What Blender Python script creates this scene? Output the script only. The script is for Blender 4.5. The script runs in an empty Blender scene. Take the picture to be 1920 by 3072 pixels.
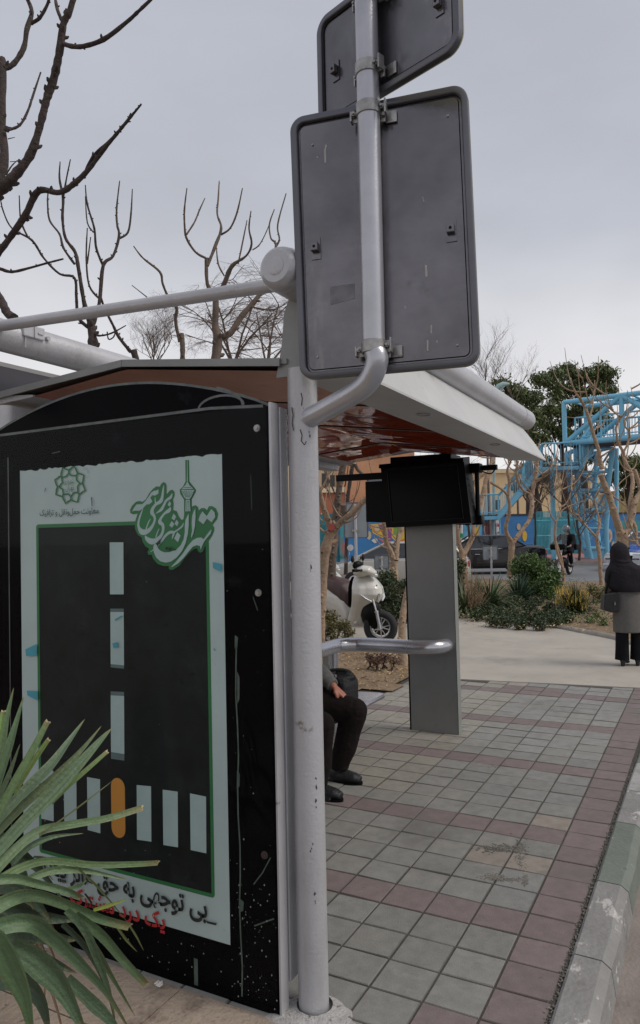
import bpy, bmesh, math, random
from mathutils import Vector, Matrix, noise
from mathutils.geometry import tessellate_polygon
random.seed(7)
SC = bpy.context.scene
COL = SC.collection
R = math.radians
W, H = 1920.0, 3072.0
# ---------------------------------------------------------------- camera
FOC = 2208.93
CP = Vector((0.779, -3.190, 1.734))
YAW, PITCH, ROLL = R(-27.958), R(1.535), R(-1.195)
_cy, _sy, _cp, _sp = math.cos(YAW), math.sin(YAW), math.cos(PITCH), math.sin(PITCH)
FW = Vector((_sy*_cp, _cy*_cp, _sp))
_r0 = Vector((_cy, -_sy, 0)); _u0 = _r0.cross(FW)
RT = _r0*math.cos(ROLL) + _u0*math.sin(ROLL)
UP = -_r0*math.sin(ROLL) + _u0*math.cos(ROLL)
cam = bpy.data.cameras.new('camera')
cam.sensor_fit = 'VERTICAL'; cam.sensor_height = 36.0; cam.lens = 36.0*FOC/H
cam.clip_start = 0.05; cam.clip_end = 1000
camo = bpy.data.objects.new('camera', cam); COL.objects.link(camo)
camo.matrix_world = Matrix(((RT.x, UP.x, -FW.x, CP.x), (RT.y, UP.y, -FW.y, CP.y), (RT.z, UP.z, -FW.z, CP.z), (0, 0, 0, 1)))
SC.camera = camo
# ---------------------------------------------------------------- world: overcast daylight
SUN_EL, SUN_AZ = R(50), R(82)      # azimuth measured clockwise from +Y
wd = bpy.data.worlds.new('World'); SC.world = wd; wd.use_nodes = True
nt = wd.node_tree; nt.nodes.clear()
def nn(t, k, **kw):
    n = t.nodes.new(k)
    for a, b in kw.items(): setattr(n, a, b)
    return n
wo = nn(nt, 'ShaderNodeOutputWorld'); bg = nn(nt, 'ShaderNodeBackground')
sky = nn(nt, 'ShaderNodeTexSky', sky_type='NISHITA'); sky.sun_disc = False
sky.sun_elevation = SUN_EL; sky.sun_rotation = SUN_AZ; sky.dust_density = 3
hs = nn(nt, 'ShaderNodeHueSaturation'); hs.inputs['Saturation'].default_value = .25
tc = nn(nt, 'ShaderNodeTexCoord'); sp = nn(nt, 'ShaderNodeSeparateXYZ'); cr = nn(nt, 'ShaderNodeValToRGB')
ns = nn(nt, 'ShaderNodeTexNoise'); ns.inputs['Scale'].default_value = 1.6; ns.inputs['Detail'].default_value = 4
mm = nn(nt, 'ShaderNodeMath', operation='MULTIPLY_ADD'); mm.inputs[1].default_value = .46
ma = nn(nt, 'ShaderNodeMath', operation='SUBTRACT'); ma.inputs[1].default_value = .23
e = cr.color_ramp.elements
e[0].position = 0.0; e[0].color = (9.2, 9.0, 8.9, 1)
e[1].position = 1.0; e[1].color = (4.2, 4.4, 5.2, 1)
k = e.new(.16); k.color = (8.1, 8.0, 8.15, 1)
k = e.new(.42); k.color = (4.8, 5.0, 5.6, 1)
mx = nn(nt, 'ShaderNodeMixRGB'); mx.inputs[0].default_value = .82
L = nt.links.new
L(tc.outputs['Generated'], sp.inputs[0]); L(tc.outputs['Generated'], ns.inputs['Vector'])
L(ns.outputs['Fac'], mm.inputs[0]); L(sp.outputs['Z'], mm.inputs[2]); L(mm.outputs[0], ma.inputs[0])
L(ma.outputs[0], cr.inputs[0]); L(sky.outputs[0], hs.inputs['Color'])
n5 = nn(nt, 'ShaderNodeTexNoise'); n5.inputs['Scale'].default_value = 3.2; n5.inputs['Detail'].default_value = 5; n5.inputs['Roughness'].default_value = .55
mp5 = nn(nt, 'ShaderNodeMapping'); mp5.inputs['Scale'].default_value = (1, 1, 2.6); L(tc.outputs['Generated'], mp5.inputs[0]); L(mp5.outputs[0], n5.inputs['Vector'])
r5 = nn(nt, 'ShaderNodeMapRange'); r5.inputs[1].default_value = .3; r5.inputs[2].default_value = .7; r5.inputs[3].default_value = .95; r5.inputs[4].default_value = 1.05; L(n5.outputs['Fac'], r5.inputs[0])
v5 = nn(nt, 'ShaderNodeVectorMath', operation='SCALE'); L(r5.outputs[0], v5.inputs['Scale'])
L(hs.outputs[0], mx.inputs[1]); L(cr.outputs[0], mx.inputs[2]); L(mx.outputs[0], v5.inputs[0]); L(v5.outputs[0], bg.inputs[0])
bg.inputs[1].default_value = 0.1; L(bg.outputs[0], wo.inputs[0])
sl = bpy.data.lights.new('sun', 'SUN'); sl.energy = 1.5; sl.angle = R(25); sl.color = (1, .93, .84)
so = bpy.data.objects.new('sun', sl); COL.objects.link(so)
so.rotation_euler = (R(90)-SUN_EL, 0, R(180)-SUN_AZ+0)
vs = SC.view_settings; vs.view_transform = 'Standard'; vs.look = 'None'; vs.exposure = 0.18; vs.gamma = 1
# sun direction check: lamp points along -Z rotated
so.rotation_euler = Vector((math.sin(SUN_AZ)*math.cos(SUN_EL), math.cos(SUN_AZ)*math.cos(SUN_EL), math.sin(SUN_EL))).to_track_quat('Z', 'Y').to_euler()

# ---------------------------------------------------------------- pixel helpers (photo pixel -> real point)
def ray(x, y): return FW + RT*((x-W/2)/FOC) - UP*((y-H/2)/FOC)
def at(x, y, t): return CP + ray(x, y)*t
def un(x, y, ax, v):
    d = ray(x, y); return CP + d*((v-CP[ax])/d[ax])
def gp(x, y, z=0.0): return un(x, y, 2, z)
def oy(x, y, v): return un(x, y, 1, v)

# ---------------------------------------------------------------- materials
def M(name, col, rough=.6, metal=0., var=.15, scale=6., bump=0., bscale=60., spec=.5, dirt=None, coat=0., attr=None, stretch=None, det=6):
    m = bpy.data.materials.new(name); m.use_nodes = True
    t = m.node_tree; b = t.nodes['Principled BSDF']
    b.inputs['Roughness'].default_value = rough; b.inputs['Metallic'].default_value = metal
    b.inputs['Specular IOR Level'].default_value = spec
    if coat: b.inputs['Coat Weight'].default_value = coat; b.inputs['Coat Roughness'].default_value = .08
    tcn = nn(t, 'ShaderNodeTexCoord'); src = tcn.outputs['Object']
    if stretch:
        mp = nn(t, 'ShaderNodeMapping'); mp.inputs['Scale'].default_value = stretch
        t.links.new(src, mp.inputs[0]); src = mp.outputs[0]
    n1 = nn(t, 'ShaderNodeTexNoise'); n1.inputs['Scale'].default_value = scale; n1.inputs['Detail'].default_value = det; n1.inputs['Roughness'].default_value = .65
    t.links.new(src, n1.inputs['Vector'])
    mr = nn(t, 'ShaderNodeMapRange'); mr.inputs[1].default_value = .3; mr.inputs[2].default_value = .7
    mr.inputs[3].default_value = 1-var; mr.inputs[4].default_value = 1+var
    t.links.new(n1.outputs['Fac'], mr.inputs[0])
    vm = nn(t, 'ShaderNodeVectorMath', operation='SCALE'); vm.inputs[0].default_value = col[:3]
    t.links.new(mr.outputs[0], vm.inputs['Scale']); out = vm.outputs[0]
    if attr:
        an = nn(t, 'ShaderNodeAttribute', attribute_name=attr)
        mu = nn(t, 'ShaderNodeVectorMath', operation='MULTIPLY')
        t.links.new(out, mu.inputs[0]); t.links.new(an.outputs['Vector'], mu.inputs[1]); out = mu.outputs[0]
    for dd in (dirt or []):
        dc, lo, hi, ds = dd[:4]
        n2 = nn(t, 'ShaderNodeTexNoise'); n2.inputs['Scale'].default_value = ds; n2.inputs['Detail'].default_value = 8; n2.inputs['Roughness'].default_value = .7
        off = nn(t, 'ShaderNodeMapping'); off.inputs['Location'].default_value = (ds*.37, ds*.11, 3)
        if len(dd) > 4: off.inputs['Scale'].default_value = dd[4]
        t.links.new(tcn.outputs['Object'], off.inputs[0]); t.links.new(off.outputs[0], n2.inputs['Vector'])
        m2 = nn(t, 'ShaderNodeMapRange'); m2.inputs[1].default_value = lo; m2.inputs[2].default_value = hi
        t.links.new(n2.outputs['Fac'], m2.inputs[0])
        mi = nn(t, 'ShaderNodeMixRGB'); mi.inputs[2].default_value = (*dc, 1)
        t.links.new(m2.outputs[0], mi.inputs[0]); t.links.new(out, mi.inputs[1]); out = mi.outputs[0]
    t.links.new(out, b.inputs['Base Color'])
    if bump:
        nb = nn(t, 'ShaderNodeTexNoise'); nb.inputs['Scale'].default_value = bscale; nb.inputs['Detail'].default_value = 6
        t.links.new(src, nb.inputs['Vector'])
        bp = nn(t, 'ShaderNodeBump'); bp.inputs['Strength'].default_value = bump; bp.inputs['Distance'].default_value = .02
        t.links.new(nb.outputs['Fac'], bp.inputs['Height']); t.links.new(bp.outputs[0], b.inputs['Normal'])
    return m
def glassy(name, tint=(.9, .95, .95), alpha=.12, rough=.05):
    m = bpy.data.materials.new(name); m.use_nodes = True; t = m.node_tree; t.nodes.clear()
    o = nn(t, 'ShaderNodeOutputMaterial'); a = nn(t, 'ShaderNodeBsdfTransparent'); g = nn(t, 'ShaderNodeBsdfGlossy')
    g.inputs['Roughness'].default_value = rough; a.inputs[0].default_value = (*tint, 1)
    x = nn(t, 'ShaderNodeMixShader'); x.inputs[0].default_value = alpha
    t.links.new(a.outputs[0], x.inputs[1]); t.links.new(g.outputs[0], x.inputs[2]); t.links.new(x.outputs[0], o.inputs[0])
    return m

# ---------------------------------------------------------------- mesh builder
class MB:
    def __init__(s): s.v = []; s.f = []; s.mi = []; s.at = []
    def add(s, vs, fs, mi=0, a=None):
        o = len(s.v); s.v += [Vector(v) for v in vs]
        for f in fs: s.f.append([i+o for i in f]); s.mi.append(mi); s.at.append(a)
        return s
    def box(s, lo, hi, mi=0, mat=None):
        x0, y0, z0 = lo; x1, y1, z1 = hi
        vs = [Vector(p) for p in ((x0,y0,z0),(x1,y0,z0),(x1,y1,z0),(x0,y1,z0),(x0,y0,z1),(x1,y0,z1),(x1,y1,z1),(x0,y1,z1))]
        if mat: vs = [mat @ v for v in vs]
        return s.add(vs, [(3,2,1,0),(4,5,6,7),(0,1,5,4),(1,2,6,5),(2,3,7,6),(3,0,4,7)], mi)
    def bbox(s, lo, hi, bv=.01, mi=0, mat=None):      # bevelled box
        bm = bmesh.new(); bmesh.ops.create_cube(bm, size=1)
        c = [(a+b)/2 for a, b in zip(lo, hi)]; d = [b-a for a, b in zip(lo, hi)]
        for v in bm.verts: v.co = Vector((v.co.x*d[0]+c[0], v.co.y*d[1]+c[1], v.co.z*d[2]+c[2]))
        bmesh.ops.bevel(bm, geom=bm.edges[:], offset=min(bv, min(d)*.45), segments=2, affect='EDGES', profile=.5)
        bm.verts.ensure_lookup_table()
        vs = [(mat @ v.co) if mat else v.co.copy() for v in bm.verts]; fs = [[v.index for v in f.verts] for f in bm.faces]
        bm.free(); return s.add(vs, fs, mi)
    def tube(s, pts, rad, n=10, mi=0, cap=True, ell=None):
        pts = [Vector(p) for p in pts]; m = len(pts)
        if not hasattr(rad, '__len__'): rad = [rad]*m
        tg = []
        for i in range(m):
            d = pts[min(i+1, m-1)]-pts[max(i-1, 0)]
            tg.append(d.normalized() if d.length > 1e-9 else Vector((0,0,1)))
        a = tg[0].orthogonal().normalized() if ell is None else (Vector(ell)-tg[0]*Vector(ell).dot(tg[0])).normalized()
        vs = []
        for i in range(m):
            a = (a-tg[i]*a.dot(tg[i])).normalized(); b = tg[i].cross(a)
            r = rad[i]; ra, rb = (r if hasattr(r, '__len__') else (r, r))
            for k in range(n):
                th = 2*math.pi*k/n; vs.append(pts[i]+a*(math.cos(th)*ra)+b*(math.sin(th)*rb))
        fs = [(i*n+k, i*n+(k+1)%n, (i+1)*n+(k+1)%n, (i+1)*n+k) for i in range(m-1) for k in range(n)]
        if cap: fs += [tuple(range(n-1, -1, -1)), tuple((m-1)*n+k for k in range(n))]
        return s.add(vs, fs, mi)
    def ball(s, c, r, n=10, m=7, mi=0, mat=None):
        if not hasattr(r, '__len__'): r = (r, r, r)
        c = Vector(c); vs = []
        for i in range(m+1):
            ph = math.pi*i/m
            for k in range(n):
                th = 2*math.pi*k/n
                p = Vector((math.sin(ph)*math.cos(th)*r[0], math.sin(ph)*math.sin(th)*r[1], math.cos(ph)*r[2]))
                vs.append(c+((mat @ p) if mat else p))
        return s.add(vs, [(i*n+k, (i+1)*n+k, (i+1)*n+(k+1)%n, i*n+(k+1)%n) for i in range(m) for k in range(n)], mi)
    def prism(s, poly, ex, mi=0):      # poly: list of 3-D points, ex: extrusion vector
        poly = [Vector(p) for p in poly]; ex = Vector(ex); n = len(poly)
        tr = tessellate_polygon([poly])
        vs = poly+[p+ex for p in poly]
        fs = [tuple(t) for t in tr]+[tuple(n+i for i in reversed(t)) for t in tr]+[(i, (i+1)%n, n+(i+1)%n, n+i) for i in range(n)]
        return s.add(vs, fs, mi)
    def loft(s, rings, mi=0, cap=True, close=True):
        n = len(rings[0]); vs = [p for r in rings for p in r]
        kk = n if close else n-1
        fs = [(i*n+k, i*n+(k+1)%n, (i+1)*n+(k+1)%n, (i+1)*n+k) for i in range(len(rings)-1) for k in range(kk)]
        if cap and close: fs += [tuple(range(n-1, -1, -1)), tuple((len(rings)-1)*n+k for k in range(n))]
        return s.add(vs, fs, mi)
    def flat(s, polys, mi=0):
        tr = tessellate_polygon([[Vector(p) for p in q] for q in polys])
        vs = [p for q in polys for p in q]
        return s.add(vs, [tuple(t) for t in tr], mi)
    def build(s, name, mats, parent=None, smooth=None, local=False, base=None, remesh=None, smo=6, fix=True):
        if not isinstance(mats, (list, tuple)): mats = [mats]
        if parent is not None: off = Vector((0,0,0)) if local else Vector(parent.get('_b', (0,0,0)))
        else:
            if base is None:
                xs = [v.x for v in s.v]; ys = [v.y for v in s.v]; zs = [v.z for v in s.v]
                base = ((min(xs)+max(xs))/2, (min(ys)+max(ys))/2, min(zs))
            off = Vector(base)
        me = bpy.data.meshes.new(name)
        me.from_pydata([tuple(v-off) for v in s.v], [], s.f)
        for m in mats: me.materials.append(m)
        me.polygons.foreach_set('material_index', s.mi)
        if any(a is not None for a in s.at):
            at_ = me.attributes.new('tint', 'FLOAT_VECTOR', 'FACE')
            at_.data.foreach_set('vector', [c for a in s.at for c in (a or (1,1,1))])
        if fix and not any(a is not None for a in s.at):
            bm = bmesh.new(); bm.from_mesh(me); bmesh.ops.recalc_face_normals(bm, faces=bm.faces[:]); bm.to_mesh(me); bm.free()
        o = bpy.data.objects.new(name, me); COL.objects.link(o)
        if remesh:
            md = o.modifiers.new('r', 'REMESH'); md.mode = 'VOXEL'; md.voxel_size = remesh
            ms = o.modifiers.new('s', 'SMOOTH'); ms.iterations = smo; ms.factor = .5
            dg = bpy.context.evaluated_depsgraph_get(); dg.update()
            me2 = bpy.data.meshes.new_from_object(o.evaluated_get(dg)); o.modifiers.clear()
            me2.name = name; me2.materials.clear()
            for m in mats: me2.materials.append(m)
            o.data = me2; me = me2; smooth = True
        if smooth:
            me.polygons.foreach_set('use_smooth', [True]*len(me.polygons))
            if smooth != True and hasattr(me, 'set_sharp_from_angle'): me.set_sharp_from_angle(angle=R(smooth))
        o['_b'] = tuple(off) if parent is None else (tuple(parent.get('_b', (0,0,0))))
        if parent is not None: o.parent = parent
        else: o.location = off
        return o
def tag(o, label=None, cat=None, group=None, kind=None):
    if label: o['label'] = label
    if cat: o['category'] = cat
    if group: o['group'] = group
    if kind: o['kind'] = kind
    return o
def thing(name, loc, label, cat, group=None, rz=None):
    o = bpy.data.objects.new(name, None); COL.objects.link(o); o.location = loc
    if rz is None: o['_b'] = tuple(loc)
    else: o['_b'] = (0, 0, 0); o.rotation_euler = (0, 0, rz)
    return tag(o, label, cat, group)
def copy_tree(o, parent=None):
    c = o.copy(); COL.objects.link(c); c.parent = parent
    for ch in o.children: copy_tree(ch, c)
    return c
def smooth_path(pts, k=4):
    # Catmull-Rom through tuples
    P = [Vector(p) for p in pts]; out = []
    for i in range(len(P)-1):
        p0, p1, p2, p3 = P[max(i-1,0)], P[i], P[i+1], P[min(i+2, len(P)-1)]
        for j in range(k):
            t = j/k
            out.append(.5*((2*p1)+(p2-p0)*t+(2*p0-5*p1+4*p2-p3)*t*t+(3*p1-p0-3*p2+p3)*t*t*t))
    out.append(P[-1]); return out
def text_mesh(s, bold=0.):
    F = {'ا':(0xFE8D,0xFE8E,0,0),'ب':(0xFE8F,0xFE90,0xFE91,0xFE92),'ت':(0xFE95,0xFE96,0xFE97,0xFE98),'ج':(0xFE9D,0xFE9E,0xFE9F,0xFEA0),'ح':(0xFEA1,0xFEA2,0xFEA3,0xFEA4),'د':(0xFEA9,0xFEAA,0,0),'ر':(0xFEAD,0xFEAE,0,0),'ش':(0xFEB5,0xFEB6,0xFEB7,0xFEB8),'ع':(0xFEC9,0xFECA,0xFECB,0xFECC),'ف':(0xFED1,0xFED2,0xFED3,0xFED4),'ق':(0xFED5,0xFED6,0xFED7,0xFED8),'ک':(0xFB8E,0xFB8F,0xFB90,0xFB91),'ل':(0xFEDD,0xFEDE,0xFEDF,0xFEE0),'م':(0xFEE1,0xFEE2,0xFEE3,0xFEE4),'ن':(0xFEE5,0xFEE6,0xFEE7,0xFEE8),'ه':(0xFEE9,0xFEEA,0xFEEB,0xFEEC),'و':(0xFEED,0xFEEE,0,0),'ی':(0xFBFC,0xFBFD,0xFBFE,0xFBFF),'پ':(0xFB56,0xFB57,0xFB58,0xFB59)}
    out = []
    for i, c in enumerate(s):
        if c == '\u200c': continue
        if c not in F: out.append(c); continue
        pv = i > 0 and s[i-1] in F and F[s[i-1]][2]
        nx = F[c][2] and i+1 < len(s) and s[i+1] in F
        out.append(chr(F[c][3] if pv and nx else F[c][1] if pv else F[c][2] if nx else F[c][0]))
    cu = bpy.data.curves.new('t', 'FONT'); cu.body = ''.join(reversed(out)); cu.size = 1; cu.offset = bold
    ob = bpy.data.objects.new('t', cu); COL.objects.link(ob)
    dg = bpy.context.evaluated_depsgraph_get(); dg.update()
    me = bpy.data.meshes.new_from_object(ob.evaluated_get(dg))
    vs = [v.co.copy() for v in me.vertices]; fs = [tuple(p.vertices) for p in me.polygons]
    bpy.data.objects.remove(ob); bpy.data.curves.remove(cu); bpy.data.meshes.remove(me)
    x0 = min(v.x for v in vs); x1 = max(v.x for v in vs); y0 = min(v.y for v in vs); y1 = max(v.y for v in vs)
    return [((v.x-x0)/(x1-x0), (v.y-y0)/(y1-y0)) for v in vs], fs

# ---------------------------------------------------------------- palette
m_white = M('white_paint', (.455,.45,.465), .38, .25, .10, 3, .12, 90, dirt=[((.16,.13,.10), .66, .72, 5), ((.30,.29,.29), .52, .72, 2.2, (1,1,.25))])
m_steel = M('silver_paint', (.46,.46,.49), .30, .6, .12, 5, .06, 120, dirt=[((.12,.10,.09), .70, .76, 9)])
m_grey = M('grey_trim', (.24,.24,.235), .5, .3, .15, 3, .05, 60)
m_sback = M('sign_back', (.165,.157,.168), .25, .9, .30, 2.2, .05, 40, dirt=[((.33,.31,.30), .60, .74, 2.3, (1,1,.5)), ((.07,.07,.07), .64, .80, 4), ((.27,.26,.255), .60, .85, 4.5, (1,1,.22)), ((.10,.06,.04), .715, .735, 9, (1,1,.5))])
m_rim = M('sign_rim', (.13,.13,.145), .38, .6, .1, 4)
m_bolt = M('galvanised_steel', (.34,.33,.32), .4, .8, .3, 30, .1, 90)
m_red = M('ceiling_red', (.40,.062,.024), .05, 0, .10, 2, .10, 2.2, spec=.8, coat=.15)
m_red_refl = M('ceiling_red_reflection', (.44,.125,.055), .32, 0, .16, 3, .08, 3, spec=.3, dirt=[((.16,.05,.03), .56, .75, 4)])  # near ceiling panel: pavement reflection put into the colour as a paler orange-red
m_black = M('black_glass', (.003,.003,.004), .22, 0, .1, 3, spec=.03, dirt=[((.20,.21,.21), .745, .76, 42), ((.016,.019,.02), .60, .78, 6)])
m_blackp = M('black_plastic', (.004,.004,.0045), .42, 0, .2, 10, spec=.13)
m_paper = M('poster_paper', (.42,.495,.48), .5, 0, .07, 3, 0, dirt=[((.12,.16,.16), .64, .80, 7), ((.05,.06,.06), .74, .77, 22)])
m_green = M('print_green', (.018,.15,.045), .5, 0, .12, 8)
m_road = M('print_road', (.008,.0105,.0115), .45, 0, .45, 5, spec=.2, dirt=[((.020,.025,.026), .52, .75, 3), ((.003,.004,.004), .60, .66, 14, (1,1,2))])
m_stripe = M('print_stripe', (.36,.455,.44), .5, 0, .08, 7, dirt=[((.06,.07,.07), .68, .78, 20)])
m_orange = M('print_orange', (.55,.23,.035), .5, 0, .06, 5)
m_ink = M('print_black', (.012,.014,.016), .5)
m_redink = M('print_red', (.42,.018,.022), .5)
m_blueink = M('blue_tape', (.055,.30,.38), .5)
# ================================================================ GROUND
U_, V_ = .21368, .2
m_tile = M('paver', (.205,.202,.190), .8, 0, .16, 14, .25, 160, attr='tint', dirt=[((.085,.08,.075), .705, .725, 11), ((.12,.115,.105), .56, .74, 1.1), ((.11,.105,.095), .62, .80, 3.5), ((.30,.29,.27), .70, .82, 30)])
m_joint = M('joint_dirt', (.062,.057,.050), .95, 0, .3, 60, .4, 200)
m_conc = M('path_concrete', (.37,.34,.295), .85, 0, .12, 1.3, .12, 90, dirt=[((.22,.20,.175), .56, .82, 1.6), ((.46,.43,.39), .60, .85, .9), ((.12,.11,.1), .73, .77, 14)])
m_soil = M('bed_soil', (.20,.14,.085), .95, 0, .35, 9, .7, 40, dirt=[((.31,.235,.15), .54, .74, 20), ((.08,.06,.04), .58, .72, 33)])
m_asph = M('asphalt', (.16,.165,.175), .85, 0, .12, .8, .2, 150)
m_slab = M('slab_beige', (.30,.24,.19), .9, 0, .18, 3, .6, 50, dirt=[((.10,.075,.06), .54, .70, 3.2), ((.38,.34,.30), .60, .80, 7), ((.14,.11,.09), .60, .66, 22)])
m_gut = M('gutter_concrete', (.22,.185,.165), .8, 0, .2, 5, .3, 60, dirt=[((.10,.065,.045), .52, .70, 2.5, (1,.4,1)), ((.36,.34,.33), .62, .8, 7, (1,.5,1))])
m_kerb = M('kerb_stone', (.22,.215,.205), .75, 0, .15, 6, .35, 50, dirt=[((.46,.44,.42), .58, .63, 11, (1,.5,1)), ((.10,.09,.08), .62, .78, 4)])
m_kgreen = M('kerb_green_paint', (.145,.165,.140), .75, 0, .15, 5, .3, 45, dirt=[((.30,.33,.30), .64, .72, 8), ((.20,.19,.17), .60, .70, 5), ((.07,.08,.07), .62, .7, 11)])
m_kwhite = M('kerb_white_paint', (.33,.32,.31), .6, 0, .12, 5, .3, 45, dirt=[((.17,.16,.15), .52, .64, 7)])
m_pink = M('pink_paving', (.33,.16,.155), .85, 0, .12, 5)

g = MB(); g.add([(-300,-120,-.16),(300,-120,-.16),(300,400,-.16),(-300,400,-.16)], [(0,1,2,3)])
tag(g.build('ground', m_soil, base=(0,0,-.16)), kind='structure')

# paved platform: every paver is modelled, with dark joints between
def bound(x): return 5.05+(x+1.82)*.149         # far edge of the pavers
rnd = random.Random(3)
tl = MB()
redrows = {-10, 0, 5, 11, 17, 23}
for i in range(-26, 1):
    for j in range(-18, 28):
        x0, x1, y0, y1 = i*U_, (i+1)*U_, j*V_, (j+1)*V_
        if (y0+y1)/2 > bound((x0+x1)/2): continue
        if x1 < -2.35 and y1 > 4.0: continue
        red = i == 0 or j in redrows or (i in (-6,-5,-4) and j == 24) or (i, j) == (-1, -4)
        q = rnd.uniform(.93, 1.07)
        if red: c = (.84*q, .675*q, .69*q)
        else:
            w = rnd.uniform(-.012, .012)
            c = (.98*q+w, .985*q+w*.4, .97*q-w)
        if not red and i < -5 and j > 6: c = (c[0]*1.14, c[1]*1.08, c[2]*1.0)
        if not red and j > 12: c = tuple(a*1.12 for a in c)
        if (i, j) in ((-2, 3), (-1, 3), (-1, 6)): c = (1.12*q, 1.0*q, .90*q)
        gx, b = .0038, .0036
        dz = [rnd.uniform(-.0022, .0022) for _ in range(4)]; h = rnd.uniform(-.0012, .0012)
        o = [(x0+gx,y0+gx,-.012),(x1-gx,y0+gx,-.012),(x1-gx,y1-gx,-.012),(x0+gx,y1-gx,-.012)]
        m_ = [(x0+gx,y0+gx,-.003+h),(x1-gx,y0+gx,-.003+h),(x1-gx,y1-gx,-.003+h),(x0+gx,y1-gx,-.003+h)]
        t_ = [(x0+gx+b,y0+gx+b,h+dz[0]),(x1-gx-b,y0+gx+b,h+dz[1]),(x1-gx-b,y1-gx-b,h+dz[2]),(x0+gx+b,y1-gx-b,h+dz[3])]
        f = [(8,9,10,11)]+[(k,(k+1)%4,4+(k+1)%4,4+k) for k in range(4)]+[(4+k,4+(k+1)%4,8+(k+1)%4,8+k) for k in range(4)]
        tl.add(o+m_+t_, f[:1], 0, c)
        n0 = len(tl.v)-12
        for ff in f[1:]:
            dk_ = rnd.uniform(.42, .95); tl.f.append([n0+q_ for q_ in ff]); tl.mi.append(0); tl.at.append(tuple(a*dk_ for a in c))
pv = tl.build('pavement', m_tile, base=(0,0,0)); tag(pv, kind='structure')
s_ = MB(); s_.add([(-6,-4,-.0042),(.25,-4,-.0042),(.25,5.6,-.0042),(-6,5.6,-.0042)], [(0,1,2,3)])
tag(s_.build('pavement_bedding', m_joint, base=(0,0,0)), kind='structure')

# kerb blocks, slight bow towards the street; painted green and bare in turn
def kx(y): return .229+.012*max(0, (y-1.0))**1.5*.5
kb = MB(); y = -3.4; n = 0
edges = [-3.4,-2.55,-1.7,-.9,-.07,.62,1.42,2.0,2.62,3.4,4.2,5.0,5.9]
for a, b in zip(edges, edges[1:]):
    mi = {5: 1, 4: 0, 6: 0, 7: 2, 8: 1, 9: 0}.get(edges.index(a), 0)
    for s0 in range(3):
        ya = a+(b-a)*s0/3+(.004 if s0 == 0 else 0); yb = a+(b-a)*(s0+1)/3-(.004 if s0 == 2 else 0)
        def ring(yy):
            k = kx(yy); w = .012*noise.noise((yy*3, 1, 0))
            return [Vector((k,yy,-.13)),Vector((k,yy,.006)),Vector((k+.012,yy,.016)),Vector((k+.115+w,yy,.014)),Vector((k+.15+w,yy,-.012)),Vector((k+.165,yy,-.13))]
        ra, rb = ring(ya), ring(yb)
        kb.add(ra+rb, [(q, (q+1)%6, 6+(q+1)%6, 6+q) for q in range(6)]+[(5,4,3,2,1,0),(6,7,8,9,10,11)], mi)
tag(kb.build('kerb', [m_kerb, m_kgreen, m_kwhite], smooth=35, base=(0,0,0)), kind='structure')
gt = MB(); ys = [-4+.5*k for k in range(30)]
gt.loft([[Vector((kx(y)+.10,y,-.115)), Vector((kx(y)+.24,y,-.125)), Vector((kx(y)+.50,y,-.118))] for y in ys], close=False, cap=False)
tag(gt.build('gutter', m_gut, smooth=True, base=(0,0,0)), kind='structure')
rd = MB(); rd.add([(.55,-40,-.13),(60,-40,-.13),(60,60,-.13),(.55,12,-.13)], [(0,1,2,3)])
tag(rd.build('street', m_asph, base=(0,0,-.13)), kind='structure')

# beige stone strip under the advertising panel
sb = MB(); rr = random.Random(5)
x = -6.0
sb.add([(-6,-4,.002),(-.60,-4,.002),(-.60,-.93,.002),(-6,-.93,.002)], [(0,1,2,3)], 1)
for row in range(9):
    x = -6-rr.random()*.3; y0 = -.955-row*.30
    while x < -.62:
        w = rr.uniform(.9, 1.4); x1 = min(x+w, -.61)
        sb.box((x+.002, y0-.296, .003), (x1-.004, y0, .009+rr.uniform(0,.003))); x += w
tag(sb.build('stone_strip', [m_slab, m_slab], base=(0,0,0)), kind='structure')

# concrete path (a real slab, 1 cm proud) and its curved edge
b1 = [gp(1366,1852), gp(1450,1862), gp(1560,1872), gp(1660,1884), gp(1760,1903), gp(1850,1921), gp(1960,1944)]
pc = [(-2.33,5.0,0), (.24,5.36,0), (.62,5.6,0), (1.6,6.0,0), (2.6,6.4,0)]
far = [(3.2,7.2,0)]+[tuple(p) for p in reversed(b1)]
left = [tuple(gp(1300,1846)), tuple(gp(1220,1838)), tuple(gp(1140,1834)), (-8.2,10.6,0), (-9.5,9.0,0), (-4.9,6.95,0), (-3.5,6.75,0), (-2.9,6.35,0)]
outl = [Vector((p[0],p[1],-.15)) for p in pc+far+left]
c_ = MB(); c_.prism(outl, (0,0,.158))
tag(c_.build('concrete_path', m_conc, base=(0,0,0)), kind='structure')
ke = MB(); kp = smooth_path([(p[0],p[1]+.05,.02) for p in [(-9,10.9),*[tuple(gp(1140,1834))],*[tuple(q) for q in b1],(3.2,7.3)]], 4)
ke.tube(kp, [(.055,.05)]*len(kp), 6, ell=(0,0,1))
tag(ke.build('path_edging', m_conc, smooth=60, base=(0,0,0)), kind='structure')

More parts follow.
